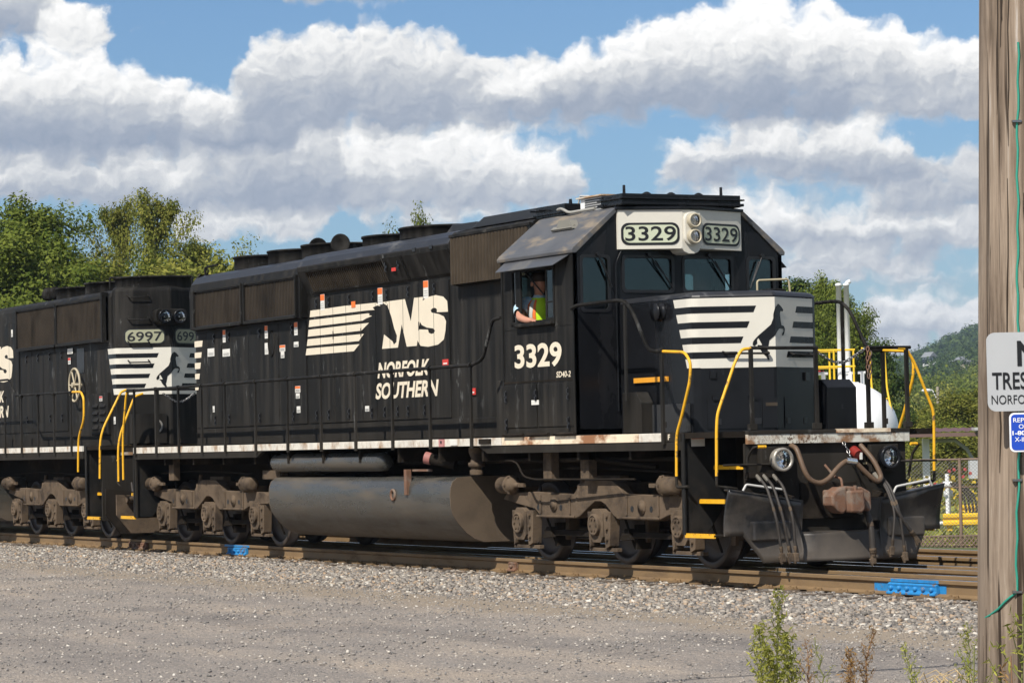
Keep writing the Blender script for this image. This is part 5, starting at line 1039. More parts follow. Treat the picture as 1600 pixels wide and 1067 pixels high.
# ------------------------------------------------------------------ engineer at the window
def person():
    me = bpy.data.meshes.new('person'); V = [(5.05, -1.12, 2.68), (5.07, -1.14, 2.95), (5.10, -1.16, 3.18), (5.13, -1.17, 3.33), (5.17, -1.18, 3.40), (5.21, -1.19, 3.465), (5.23, -1.2, 3.555), (5.22, -1.2, 3.63),
        (5.07, -1.37, 3.27), (5.27, -1.52, 3.115), (5.5, -1.53, 3.068), (5.62, -1.52, 3.062), (5.14, -.98, 3.27), (5.32, -.9, 3.02), (5.65, -.95, 3.0), (5.76, -.97, 3.02),
        (5.28, -1.22, 2.66), (5.62, -1.24, 2.65), (5.66, -1.24, 2.2), (5.8, -1.25, 1.75), (5.28, -1.02, 2.66), (5.62, -1.0, 2.65), (5.66, -1.0, 2.2), (5.8, -1.0, 1.75), (5.315, -1.2, 3.535)]
    Rr = [.16, .165, .17, .11, .06, .07, .1, .078, .078, .052, .042, .036, .075, .05, .042, .035, .09, .07, .055, .05, .09, .07, .055, .05, .022]
    Ed = [(0, 1), (1, 2), (2, 3), (3, 4), (4, 5), (5, 6), (6, 7), (2, 8), (8, 9), (9, 10), (10, 11), (2, 12), (12, 13), (13, 14), (14, 15), (0, 16), (16, 17), (17, 18), (18, 19), (0, 20), (20, 21), (21, 22), (22, 23), (6, 24)]
    # fingers of the hand lying on the arm rest
    for i, (dy, l) in enumerate(((-.03, .07), (-.01, .08), (.012, .075), (.032, .06))):
        n = len(V); V += [(5.66, -1.52 + dy, 3.06), (5.66 + l, -1.52 + dy * 1.3, 3.045)]; Rr += [.011, .009]; Ed += [(11, n), (n, n + 1)]
    n = len(V); V.append((5.65, -1.465, 3.055)); Rr.append(.011); Ed.append((11, n))
    P0_ = Vector((5.25, -1.07, 1.68)); me.from_pydata([Vector(v) - P0_ for v in V], Ed, [])
    o = bpy.data.objects.new('person', me); COL.objects.link(o); o.location = P0_; WL[o.name] = P0_
    sk = o.modifiers.new('skin', 'SKIN'); sv_ = me.skin_vertices[0].data
    for i, r in enumerate(Rr): sv_[i].radius = (r, r)
    sv_[0].use_root = True
    ss = o.modifiers.new('sub', 'SUBSURF'); ss.levels = 1; ss.render_levels = 2
    me.materials.append(mat('skin', (.5, .24, .16), .5, var=.06, vs=10))
    return tag(o, 'person in yellow-green safety vest leaning an arm out of the cab window', 'person')
pr = person()
def ringz(cx, cy, z, rx, ry, n=18): return [(cx + rx * math.cos(2 * math.pi * i / n), cy + ry * math.sin(2 * math.pi * i / n), z) for i in range(n)]
VEST = mat('vest_lime', (.55, .85, .02), .6, var=.08, vs=12)
MB().loft([ringz(5.06, -1.13, 2.66, .2, .215), ringz(5.07, -1.14, 2.95, .205, .225), ringz(5.1, -1.16, 3.16, .2, .225), ringz(5.12, -1.17, 3.28, .165, .18), ringz(5.15, -1.175, 3.37, .095, .1)], cap=False, smooth=True).build('vest', VEST, pr)
SHIRT = mat('shirt_blue', (.34, .52, .66), .8, col2=(.66, .68, .58), th=(.5, .58), s2=26)
sl = MB(); sl.tube([(5.09, -1.26, 3.3), (5.07, -1.37, 3.28), (5.13, -1.43, 3.22), (5.21, -1.475, 3.165)], [.1, .105, .094, .084], 14, cap=False); sl.build('shirt_sleeve', SHIRT, pr)
MB().loft([ringz(5.15, -1.178, 3.355, .088, .092), ringz(5.175, -1.18, 3.405, .068, .072)], cap=False, smooth=True).build('shirt_collar', SHIRT, pr)
def vband(x0, w, m, nm):
    P = []
    for z, rx, ry, cx, cy in ((3.345, .12, .13, 5.14, -1.174), (3.28, .165, .18, 5.12, -1.17), (3.16, .2, .225, 5.1, -1.16), (3.02, .205, .226, 5.08, -1.145)):
        a0 = math.radians(x0); P.append([(cx + (rx + .006) * math.cos(a0 + k * math.radians(w)), cy + (ry + .006) * math.sin(a0 + k * math.radians(w)), z) for k in (0, .5, 1)])
    mb = MB(); v = [p for r_ in P for p in r_]; mb.add(v, [(i * 3 + k, i * 3 + k + 1, (i + 1) * 3 + k + 1, (i + 1) * 3 + k) for i in range(3) for k in range(2)], True); return mb.build(nm, m, pr)
vband(-72, 10, ORANGE, 'vest_stripe'); vband(-61, 16, mat('reflective', (.5, .5, .46), .4), 'reflective_band'); vband(-44, 10, ORANGE, 'vest_stripe')
hr = MB(); hr.loft([ringz(5.205, -1.2, 3.575, .115, .104), ringz(5.21, -1.2, 3.62, .114, .104), ringz(5.21, -1.2, 3.665, .092, .086), ringz(5.21, -1.2, 3.695, .045, .045)], smooth=True); hr.build('hair', mat('hair_brown', (.035, .022, .015), .8), pr)
MB().lathe([(0, .03), (.014, .032), (.02, .015)], (5.215, -1.297, 3.545), (0, -1, 0), 10).build('ear', mat('skin', (.5, .24, .16)), pr)
# ================================================================== the trailing engine
E2 = thing('locomotive', (-21.7, 0, 0), 'second black diesel locomotive numbered 6997 coupled behind, its hood end facing right', 'locomotive')
XC = -11.38; DZ = .06
prof = [(.87, 1.66), (.87, 3.5), (.93, 3.53), (.93, 4.33), (.86, 4.41), (.78, 4.44), (.3, 4.49), (0, 4.5)]
h2 = hood_profile(-24.5, -11.98, [(.872, 1.66), (.872, 4.3), (.84, 4.38), (.78, 4.43), (.3, 4.48), (0, 4.485)], 'long_hood', BLACK, E2)
vn = vnose('hood_end', BLACK, E2, -11.99, XC, 1.66, 4.475)
nose_livery(E2, XC, .19)
g = MB().box(-17.35, -12.2, -.93, -.868, 3.53, 4.33).build('radiator_box', BLACK, h2, .01)
for a, b in ((-17.28, -14.95), (-14.86, -12.3)):
    MB().box(a, b, -.94, -.925, 3.57, 4.29).build('grille_shade_backing', BLUEK, h2)  # near-black sheet standing in for shade behind the slats
    vert_slats(a + .02, b - .02, 36, lambda x, t: (x, -.94, 3.58 + .7 * t), .009, 'grille_slats', GRILLE, h2)
    fr = MB(); fr.box(a - .03, a, -.975, -.93, 3.53, 4.33); fr.box(b, b + .03, -.975, -.93, 3.53, 4.33); fr.box(a, b, -.975, -.93, 4.29, 4.325); fr.box(a, b, -.985, -.93, 3.52, 3.57); fr.build('grille_frame', BLACK, h2)
MB().box(-12.27, -12.2, -1.0, -.87, 3.5, 4.4).build('grille_end_post', BLACK, h2)
for x in (-15.5, -13.85, -12.2): fan(E2, x, .7, 4.45, 4.66)
MB().tube(smooth_path([(-12.3, -.8, 4.45), (-12.3, -.8, 4.66), (-11.75, .0, 4.66), (-11.6, .5, 4.66), (-11.6, .5, 4.46)], r=.1), .018, 6).build('roof_rail', BLACK, E2)
for x in (-17.0, -16.6):
    MB().lathe([(-.4, .06), (-.25, .09), (-.05, .08), (0, .13), (.02, .13), (0, .02)], (x, -.4, 4.62), (1, -.2, 0), 16).build('air_horn', BLACK, E2)
SE2 = [-17.3, -16.6, -15.9, -15.2, -14.5]
for a, b in zip(SE2, SE2[1:]): MB().box(a + .005, b - .005, -.888, -.868, 1.95, 3.5).build('hood_door', BLACK, h2, .004)
for a, b in zip([-21.5, -20.8, -20.1, -19.4, -18.7, -18.0], [-20.8, -20.1, -19.4, -18.7, -18.0, -17.4]): MB().box(a + .005, b - .005, -.888, -.868, 1.95, 4.1).build('hood_door', BLACK, h2, .004)
for x in (-16.9, -16.2, -15.5, -14.8): latch(h2, x, -.888, 3.36); latch(h2, x, -.888, 2.2)
MB().box(-13.95, -13.55, -.88, -.868, 3.0, 3.45).build('recess_door', BLUEK, h2)
# hand brake wheel
hw = MB(); hc = (-13.75, -1.0, 2.78)
hw.tube([(hc[0] + .3 * math.cos(t), hc[1], hc[2] + .3 * math.sin(t)) for t in [i * math.pi / 14 for i in range(29)]], .022, 8)
for k in range(6): a = k * math.pi / 3; hw.tube([hc, (hc[0] + .3 * math.cos(a), hc[1], hc[2] + .3 * math.sin(a))], .016, 6)
hw.cyl((hc[0], -1.05, hc[2]), (hc[0], -.87, hc[2]), .05); hw.build('brake_wheel', mat('brake_wheel_cream', (.42, .36, .25), .6), E2)
sticker(E2, -14.35, -.89, 3.24, .14, .12, RED); sticker(E2, -14.3, -.89, 3.42, .3, .1, None); sticker(E2, -17.8, -.89, 3.9, .1, .14, None)
lt = MB()
eq = MB().box(-13.05, -12.15, -.93, -.868, 1.85, 2.6).build('louvred_door', BLACK, h2, .008)
for r_ in range(4):
    for c_ in range(2): MB().prism([(-.93, 1.95 + r_ * .13), (-.965, 1.96 + r_ * .13), (-.93, 2.02 + r_ * .13)], 'x', -12.95 + c_ * .4, -12.65 + c_ * .4).build('louvre', BLACK, h2)
sticker(E2, -12.5, -.934, 2.5, .16, .09, RED); sticker(E2, -11.93, -.878, 2.1, .1, .13, None)
# end fittings
n2 = lambda y, d: XC - .53 * abs(y) + d
headlight_plate = MB().prism(rrect(-.3, .3, 3.78, 4.06, .1, 6), 'x', XC - .2, XC + .07).build('headlight_box', BLACK, E2, .01)
for y in (-.14, .14): headlamp(E2, (XC + .1, y, 3.92), (1, 0, 0), .125, BLACKC)
for s in (-1, 1):
    fm = lambda d: (lambda a, b: (n2(a, d), a, b))
    bd = rrect(-.74, -.09, 3.44, 3.72, .09, 6) if s < 0 else rrect(.09, .74, 3.44, 3.72, .09, 6)
    decal('number_board_frame', [bd], BLUEK, E2, fm(.008)); nb = decal('number_board', [grow(bd, -.02)], mat('dull_number_board', (.3, .3, .2), .5), E2, fm(.013))
    lettering('board_number', '6997', BLUEK, nb, fm(.017), *((-.69, -.14) if s < 0 else (.14, .69)), 3.495, 3.665, .012)
for z in (4.28, 3.88, 3.46, 3.12):
    MB().tube(smooth_path([(n2(-.68, 0), -.68, z + .04), (n2(-.68, .09), -.68, z), (n2(-.36, .09), -.36, z), (n2(-.36, 0), -.36, z + .04)], r=.2), .013, 6).build('grab_iron', BLACK, E2)
MB().box(-11.5, -11.37, -.1, .1, 4.36, 4.41).build('end_plate_label', LABELW, E2) if False else None
headlamp(E2, (n2(-.3, .12), -.3, 1.98), (1, -.3, 0), .13, mat('ditch_grey', (.3, .28, .25), .4, .3), 'ditch_light')
MB().box(XC - .3, XC + .0, -.75, -.1, 1.68, 2.2).build('end_door', BLACK, E2)
# frame
fr = MB(); fr.box(-32.5, -10.95, -.62, .62, 1.0, 1.5); fr.box(-32.5, -10.95, -1.49, 1.49, 1.58, 1.65); fr.build('underframe', DIRTD, E2)
for a, b in ((-32.4, -11.85),): MB().box(a, b, -1.52, -1.49, 1.56, 1.655).build('sill_stripe', SILLW, E2)
MB().box(-32.4, -11.85, -1.51, -1.45, 1.43, 1.555).build('side_sill', BLACK, E2); MB().box(-32.4, -11.85, 1.45, 1.52, 1.43, 1.65).build('side_sill', BLACK, E2)
for s in (-1, 1): stairs(E2, -11.72, -11.05, s, 1.65, .40)
MB().box(-11.05, -10.97, -1.1, 1.1, 1.48, 1.65).build('end_stripe', SILLW, E2); MB().box(-11.7, -10.97, -.77, .77, 1.58, 1.64).build('end_platform', DIRTD, E2); MB().box(-11.05, -11.0, -1.45, 1.45, .35, 1.48).build('end_plate', BLACK, E2)
MB().prism([(-1.46, .45), (-1.2, .12), (1.2, .12), (1.46, .45), (1.46, .9), (.6, .8), (.6, .5), (-.6, .5), (-.6, .8), (-1.46, .9)], 'x', -10.85, -10.8).build('snow_plow', DIRTD, E2)
MB().box(-10.97, -10.3, -.1, .1, .72, .92).build('coupler', RUST, E2, .02)
for x in (-16.28, -15.27, -14.28, -13.35, -12.39): link('stanchion', STM, E2, (x, -1.535, 1.61))
for x in (-17.5, -18.6, -19.7, -20.8): link('stanchion', STM, E2, (x, -1.535, 1.61))
MB().tube(smooth_path([(-21, -1.53, 2.95), (-16.05, -1.53, 2.95), (-15.6, -1.53, 2.64), (-12.3, -1.53, 2.62)], r=.1), .02, 8).build('handrail', BLACK, E2)
MB().tube(smooth_path([(-12.3, -1.53, 2.62), (-11.85, -1.53, 2.61), (-11.7, -1.53, 2.5), (-11.7, -1.53, 2.12), (-12.02, -1.53, 1.8), (-12.06, -1.53, 1.2)], r=.35), .021, 8).build('step_rail', YEL, E2)
MB().tube(smooth_path([(-11.02, -.98, 2.62), (-11.02, -1.08, 2.58), (-11.0, -1.48, 1.85), (-11.02, -1.49, 1.08)], r=.3), .021, 8).build('step_rail', YEL, E2)
MB().tube([(-11.02, -.98, 2.62), (-11.02, .95, 2.62)], .02, 8).build('end_rail', BLACK, E2)
for y in (-.96, -.4, .4, .95): MB().box(-11.04, -11.0, y - .02, y + .02, 1.65, 2.62).build('end_stanchion', BLACK, E2)
chain(E2, [(-11.02, -.3, 2.55), (-11.02, 0, 2.35), (-11.02, .3, 2.55)], .014, .05, 'safety_chain')
truck(E2, -14.67); truck(E2, -28.5)
MB().prism([(-1.45, 1.1), (-1.5, .9), (-1.3, .4), (-1.0, .25), (1.0, .25), (1.3, .4), (1.5, .9), (1.45, 1.1)], 'x', -25.5, -17.9).build('fuel_tank', TANK, E2)
OFF2 = -19.63
for q_, lg in ((-.892, LOGO[:6]), (-.894, LOGO[6:])): decal('company_emblem', [[(a + OFF2, b + .06) for a, b in po] for po in lg], CREAM, E2, lambda x, z, q_=q_: (x, q_, z), seams=[-20.8, -20.1, -19.4, -18.7, -18.0])
for s, x0, x1, z0, z1 in (('NORFOLK', -.46, 1.27, 2.505, 2.735), ('SOUTHERN', -.55, 1.53, 2.205, 2.44)):
    lettering('side_lettering', s, CREAM, E2, lambda x, z: (x, -.894, z), x0 + OFF2, x1 + OFF2, z0 + .06, z1 + .06, .035, .28)
c2 = MB(); c2.prism([(-1.5, 1.66), (1.5, 1.66), (1.5, 3.9), (.9, 4.4), (-.9, 4.4), (-1.5, 3.9)], 'x', -27.5, -24.5); c2.build('cab', BLACK, E2, .02)
MB().box(-31.0, -27.5, -.87, .87, 1.66, 3.3).build('short_hood', BLACK, E2, .05)
# ================================================================== trees and plants
def leaf_mat(name, a, b, tr=.35):
    m = bpy.data.materials.new(name); m.use_nodes = True; t = m.node_tree; t.nodes.clear(); N = t.nodes; L = t.links
    o = N.new('ShaderNodeOutputMaterial'); mx = N.new('ShaderNodeMixShader'); d = N.new('ShaderNodeBsdfDiffuse'); tl = N.new('ShaderNodeBsdfTranslucent'); mx.inputs[0].default_value = tr
    at = N.new('ShaderNodeAttribute'); at.attribute_name = 'tone'; cr = N.new('ShaderNodeValToRGB'); L.new(at.outputs['Fac'], cr.inputs[0])
    cr.color_ramp.elements[0].color = (*a, 1); cr.color_ramp.elements[1].color = (*b, 1)
    oi = N.new('ShaderNodeObjectInfo'); hs = N.new('ShaderNodeHueSaturation'); mr = N.new('ShaderNodeMapRange'); L.new(oi.outputs['Random'], mr.inputs[0]); mr.inputs[3].default_value = .75; mr.inputs[4].default_value = 1.25
    L.new(mr.outputs[0], hs.inputs['Value']); L.new(cr.outputs[0], hs.inputs['Color'])
    for q in (d, tl): L.new(hs.outputs[0], q.inputs[0])
    L.new(d.outputs[0], mx.inputs[1]); L.new(tl.outputs[0], mx.inputs[2]); L.new(mx.outputs[0], o.inputs[0]); return m
LEAF = leaf_mat('foliage', (.065, .1, .018), (.21, .24, .048)); LEAFY = leaf_mat('foliage_yellowing', (.1, .13, .026), (.31, .295, .065)); LEAFD = leaf_mat('foliage_dark', (.028, .055, .018), (.09, .125, .036))
WEED = leaf_mat('weed_leaf', (.17, .2, .035), (.42, .4, .09)); DRYW = leaf_mat('dry_weed', (.22, .13, .05), (.42, .26, .1)); GOLD = leaf_mat('goldenrod', (.3, .22, .02), (.6, .42, .04))
BARK = mat('bark', (.085, .065, .05), .9, var=.3, vs=8, bump=.5, bs=30)
def leaves_mesh(name, C, size, tone, m, r, asp=1.7, Nm=None, jit=.55):
    """one diamond leaf or leaf spray per centre"""
    n = len(C); N_ = r.normal(size=(n, 3)) if Nm is None else Nm + r.normal(0, jit, (n, 3)); N_ /= np.linalg.norm(N_, axis=1)[:, None]; a = np.cross(N_, r.normal(size=(n, 3))); a /= np.linalg.norm(a, axis=1)[:, None]; b = np.cross(N_, a)
    s = (size * r.uniform(.6, 1.3, n))[:, None]
    V = np.stack([C - a * s * asp * .5, C + b * s * .5, C + a * s * asp * .5, C - b * s * .5], 1).reshape(-1, 3)
    me = bpy.data.meshes.new(name); me.vertices.add(4 * n); me.vertices.foreach_set('co', V.reshape(-1)); me.loops.add(4 * n); me.loops.foreach_set('vertex_index', np.arange(4 * n, dtype=np.int32))
    me.polygons.add(n); me.polygons.foreach_set('loop_start', np.arange(0, 4 * n, 4, dtype=np.int32)); me.polygons.foreach_set('loop_total', np.full(n, 4, np.int32))
    t = me.attributes.new('tone', 'FLOAT', 'POINT'); t.data.foreach_set('value', np.repeat(tone, 4).astype(np.float32)); me.update(calc_edges=True); me.materials.append(m); return me
def make_tree(seed, H, spread, nleaf, size, leafm, clear=.25, dense=1.0, nl=18):
    r = np.random.default_rng(seed); tb = MB(); tips = []
    lean = r.normal(0, .03, 2); tr = [(lean[0] * H * t + r.normal(0, .1), lean[1] * H * t + r.normal(0, .1), H * .9 * t) for t in np.linspace(0, 1, 7)]; tr[0] = (0, 0, -.3)
    tb.tube(tr, [H * .017 * (1 - .8 * i / 6) for i in range(7)], 7)
    for i in range(nl):
        t = clear + (1 - clear) * (i + r.random()) / nl * .98; k = t * 6; j = min(int(k), 5); p = Vector(tr[j]).lerp(Vector(tr[j + 1]), k - j)
        az_ = i * 2.4 + r.normal(0, .4); up = .35 + .9 * t + r.normal(0, .12); prof_ = math.sin(min(1, (t - clear) / (1 - clear) * .82 + .22) * math.pi) ** .7
        Ln = spread * (prof_ * .95 + .12) * r.uniform(.75, 1.2)
        d = Vector((math.cos(az_), math.sin(az_), up)).normalized(); q = p; path = [p]
        for s in range(4):
            d = (d + Vector(r.normal(0, .16, 3)) + Vector((0, 0, .05))).normalized(); q = q + d * Ln / 4; path.append(q)
        tb.tube(path, [H * .006 * (1 - .75 * t) * f + .012 for f in (1, .8, .6, .4, .2)], 5, cap=False)
        for s in (1, 2, 3, 4):
            for w in range(3 if s > 1 else 1):
                dd = (d + Vector(r.normal(0, .75, 3))).normalized(); e = path[s] + dd * Ln * r.uniform(.18, .4); tips.append((e, Ln)); tips.append((path[s].lerp(e, .5), Ln)); tb.tube([path[s], e], [.02, .008], 4, cap=False)
    T = np.array([tuple(e) for e, l in tips]); Lw = np.array([l for e, l in tips]); idx = r.integers(0, len(T), nleaf)
    rad = (.16 * Lw[idx] + .22) / math.sqrt(dense)
    dirs = r.normal(size=(nleaf, 3)); dirs /= np.linalg.norm(dirs, axis=1)[:, None]; C = T[idx] + dirs * (rad * r.random(nleaf) ** .45)[:, None] * np.array([1.1, 1.1, .8])
    tone = np.clip(r.normal(.5, .22, nleaf) + r.normal(0, .16, len(T))[idx], 0, 1)
    ctr = np.array([0, 0, H * .5]); out_ = (C - ctr) / np.array([spread, spread, H * .45]); out_ /= np.linalg.norm(out_, axis=1)[:, None] + 1e-6
    return tb.mesh('trunk', BARK), leaves_mesh('crown', C, size, tone, leafm, r, Nm=dirs * .7 + out_ * .5 + np.array([0, 0, .35]), jit=.5)
KIND = {'broad': make_tree(11, 14, 4.6, 62000, .12, LEAF), 'open': make_tree(23, 15, 4.4, 24000, .115, LEAFY, .2, 1.0, 22), 'round': make_tree(37, 10, 4.2, 46000, .115, LEAF, .12), 'dark': make_tree(41, 12, 3.6, 40000, .12, LEAFD, .1), 'small': make_tree(53, 7, 3.0, 26000, .1, LEAFY, .08)}
def tree(kind, x, y, z, h, label, group=None, wid=1.0, rz=None, name='tree', cat='tree'):
    H0 = {'broad': 14, 'open': 15, 'round': 10, 'dark': 12, 'small': 7}[kind]
    t = thing(name, (x, y, z), label, cat, group, rz if rz is not None else random.uniform(0, 6.28)); s = h / H0
    for me, nm in zip(KIND[kind], ('trunk', 'crown')):
        o = bpy.data.objects.new(nm, me); COL.objects.link(o); o.parent = t; o.scale = (s * wid, s * wid, s)
    return t
def at(u, v, d):
    return CP + (F_ + R_ * ((u - 800) / 4780.36) - U_ * ((v - 533.5) / 4780.36)) * d
def gtree(kind, u, vtop, d, label, group=None, wid=1.0, rz=None, **k):
    p = at(u, vtop, d); z = float(ground_z(0, p.y)); return tree(kind, p.x, p.y, z, p.z - z, label, group, wid, rz, **k)
G1 = 'trees behind the trailing locomotive'
gtree('broad', 10, 328, 120, 'dense green tree at the left edge behind the second locomotive', G1, .95, .4)
gtree('broad', -80, 350, 128, 'green tree cut by the left edge of the view', G1, 1.0, 2.)
gtree('round', 75, 395, 118, 'rounded bright green tree low beside the left tree', G1, 1., 1.)
gtree('open', 180, 288, 138, 'tall thin-leaved tree with a narrow top above the second locomotive', G1, .5, .2)
gtree('open', 248, 276, 136, 'tallest open tree with sky showing through, middle of the left group', G1, .55, 3.)
gtree('small', 125, 420, 140, 'loose tree filling the gap right of the dense left tree', G1, .7, 5.)
gtree('open', 300, 352, 137, 'open tree on the right flank of the left group', G1, .7, 1.2)
gtree('small', 335, 415, 128, 'lowest yellowing tree at the right end of the left group', G1, .8, .4)
gtree('small', 150, 425, 120, 'low bushy tree under the tall open trees', G1, 1.2, 2.4)
gtree('small', 260, 440, 120, 'low bush over the roof fans of the second locomotive', G1, 1.3, 4.4)
gtree('round', 645, 366, 125, 'single treetop showing over the roof of the leading locomotive', None, .36, 2.)
G2 = 'trees behind the nose of the leading locomotive'
gtree('dark', 1235, 418, 150, 'dark tree just behind the cab of the leading locomotive', G2, .9, .3)
gtree('broad', 1300, 445, 148, 'olive green tree behind the two white vent pipes', G2, .62, 2.2)
gtree('dark', 1345, 520, 140, 'lower dark tree reaching right past the vent pipes', G2, .9, 4.)
gtree('round', 1270, 480, 138, 'rounded tree behind the striped nose', G2, .7, 1.)
gtree('round', 1180, 500, 125, 'tree seen through the far cab windows', G2, .8, 1.)
# shrub belt beyond the fence
G3 = 'shrubs beyond the fuel shelter'
for i, (u, v, d, k, w) in enumerate([(1425, 655, 150, 'small', 1.2), (1455, 640, 165, 'small', 1.3), (1485, 650, 155, 'round', 1.2), (1512, 628, 150, 'small', 1.3), (1535, 615, 145, 'small', 1.3), (1405, 640, 170, 'round', 1.2), (1470, 690, 130, 'small', 1.6), (1500, 690, 128, 'small', 1.6), (1440, 695, 126, 'small', 1.6), (1525, 680, 124, 'small', 1.7), (1415, 700, 122, 'small', 1.6), (1550, 660, 130, 'round', 1.4)]):
    gtree(k, u, v, d, ['bright shrub right beside the striped plough rails', 'yellow green shrub above the shelter roof', 'rounded shrub above the middle of the shelter roof', 'bright yellow shrub next to the wooden pole', 'shrub half hidden by the wooden pole', 'green shrub behind the front platform railing', 'bush seen under the shelter roof, middle', 'bush seen under the shelter roof, right of middle', 'bush seen under the shelter roof behind the white post', 'bush under the shelter roof close to the pole', 'bush under the shelter roof beside the yellow step rail', 'shrub behind the wooden pole'][i], G3, w, name='shrub', cat='shrub')
# goldenrod patch behind the fence
r = np.random.default_rng(8); n = 9000; X = r.uniform(-70, -20, n); Y = r.uniform(30, 62, n); hh = r.gamma(2, .28, n).clip(0, 1.6)
C = np.stack([X, Y, ground_z(0, Y) + hh], 1)
tag(link('goldenrod', leaves_mesh('goldenrod', C, .16, r.random(n), WEED, r)), 'green and yellow tall weeds growing behind the chain link fence', 'weeds', kind='stuff')
n = 2500; X = r.uniform(-70, -24, n); Y = r.uniform(30, 62, n); C = np.stack([X, Y, ground_z(0, Y) + r.uniform(.7, 1.7, n)], 1)
tag(link('goldenrod_flowers', leaves_mesh('goldenrod_flowers', C, .14, r.random(n), GOLD, r)), 'yellow goldenrod blossom among the tall weeds', 'flowers', kind='stuff')
n = 16000; X = r.uniform(-32, -4, n); Y = r.uniform(17.5, 34, n); C = np.stack([X, Y, ground_z(0, Y) + r.uniform(.0, .22, n)], 1)
tag(link('grass', leaves_mesh('grass', C, .1, r.random(n), WEED, r, 2.5)), 'short green grass beyond the fence', 'grass', kind='stuff')
# ------------------------------------------------------------------ far wooded hill
def hill_z(X, Y):
    """slope rising away to the right of the view"""
    dx, dy = X - CP.x, Y - CP.y; D = -dx * .892 + dy * .451; S = dx * .451 + dy * .892; q = S / np.maximum(D, 1)      # distance along / across the valley
    z = np.interp(D, [430, 600, 800, 1000, 1400, 2000, 2600, 3300], [-1.5, 3, 9, 17, 36, 66, 92, 80])
    f = np.interp(q, [-.6, -.1, .06, .1, .125, .152, .22, .4, .8], [.15, .15, .2, .36, .58, .90, 1.3, 1.6, 1.7])
    return np.where(D < 430, -3, -1 + (z + 1) * f + 1.5 * np.sin(X * .013) * np.cos(Y * .017))
FOR = mat('forest_floor', (.04, .055, .025), .95, var=.3, vs=.05)
Dv = np.concatenate([np.linspace(425, 900, 22), np.linspace(960, 3300, 22)]); Qv = np.linspace(-.35, .55, 46)
DD, QQ = np.meshgrid(Dv, Qv, indexing='ij'); SS = DD * QQ; XX = CP.x - .892 * DD + .451 * SS; YY = CP.y + .451 * DD + .892 * SS; ZZ = hill_z(XX, YY)
nq = len(Qv); me = bpy.data.meshes.new('wooded_hill'); me.from_pydata(np.stack([XX, YY, ZZ], -1).reshape(-1, 3).tolist(), [], [(i * nq + j, (i + 1) * nq + j, (i + 1) * nq + j + 1, i * nq + j + 1) for i in range(len(Dv) - 1) for j in range(nq - 1)]); me.materials.append(FOR)
link('wooded_hill', me, kind='structure')
r = np.random.default_rng(3)
def forest(n, d0, d1, q0, q1, h0, h1, per, size, m, name, label, pw=1.0):
    D = d0 + (d1 - d0) * r.random(n) ** pw; Q = r.uniform(q0, q1, n); S = D * Q; X = CP.x - .892 * D + .451 * S; Y = CP.y + .451 * D + .892 * S; Z = hill_z(X, Y); Hh = h0 * .55 + (h1 * 1.15 - h0 * .55) * r.beta(2, 2.6, n)
    k = np.repeat(np.arange(n), per); dr = r.normal(size=(n * per, 3)); dr /= np.linalg.norm(dr, axis=1)[:, None]; rad = r.random(n * per) ** .4
    wv = r.uniform(.26, .42, n); C = np.stack([X[k] + dr[:, 0] * rad * Hh[k] * wv[k], Y[k] + dr[:, 1] * rad * Hh[k] * wv[k], Z[k] + Hh[k] * (.55 + .5 * dr[:, 2] * rad)], 1)
    tone = np.clip(r.uniform(.05, .95, n)[k] * .75 + r.normal(.12, .15, n * per), 0, 1)
    tag(link(name, leaves_mesh(name, C, size, tone, m, r, 1.3, dr, .35)), label, 'forest', kind='stuff')
forest(520, 560, 1050, .10, .18, 7, 13, 420, .5, LEAF, 'near_wood', 'mixed green wood low on the far hillside')
forest(260, 520, 980, .10, .18, 6, 11, 400, .46, LEAFY, 'yellowing_wood', 'yellowing trees scattered through the hillside wood')
forest(1200, 950, 1600, .09, .18, 9, 15, 150, .95, LEAFD, 'middle_wood', 'dark green wood halfway up the far hill')
forest(4200, 1600, 2700, .07, .18, 11, 18, 70, 1.7, LEAFD, 'ridge_wood', 'dark blue green forest along the far ridge')
# house on the hillside
def house(u, v, d, w, dep, h, label, wm, rz):
    p = at(u, v, d); t = thing('house', (p.x, p.y, p.z - h), label, 'house', None); B = Vector((p.x, p.y, p.z - h)); c, s = math.cos(rz), math.sin(rz)
    def W2(vs): return [(B.x + a * c - b * s, B.y + a * s + b * c, B.z + z) for a, b, z in vs]
    m = MB(); m.box(-w / 2, w / 2, -dep / 2, dep / 2, -4, h); m.v = W2(m.v); wl = m.build('wall', wm, t)
    m = MB(); m.prism([(-dep / 2 - .6, h), (dep / 2 + .6, h), (0, h + 2.2)], 'x', -w / 2 - .6, w / 2 + .6); m.v = W2(m.v); m.build('roof', mat('grey_shingle', (.2, .21, .22), .8), t)
    for i in range(4):
        for zz in (.6, h - 2.0):
            x = -w / 2 + w * (i + .5) / 4
            m = MB(); m.box(x - .6, x + .6, -dep / 2 - .05, -dep / 2 + .02, zz, zz + 1.3); m.v = W2(m.v); m.build('window', mat('house_window', (.04, .05, .06), .2), t)
    return t
house(1503, 566, 1150, 9, 8, 5, 'pale house with grey roof among trees on the hillside', mat('siding', (.6, .52, .42), .7), -.35)
house(1510, 585, 1120, 6, 6, 4, 'white annex just below the hillside house', mat('siding_white', (.72, .72, .7), .7), -.35)
house(1452, 558, 1300, 4, 4, 3, 'small white house on the hill left of the larger one', mat('siding_white', (.72, .72, .7), .7), .2)
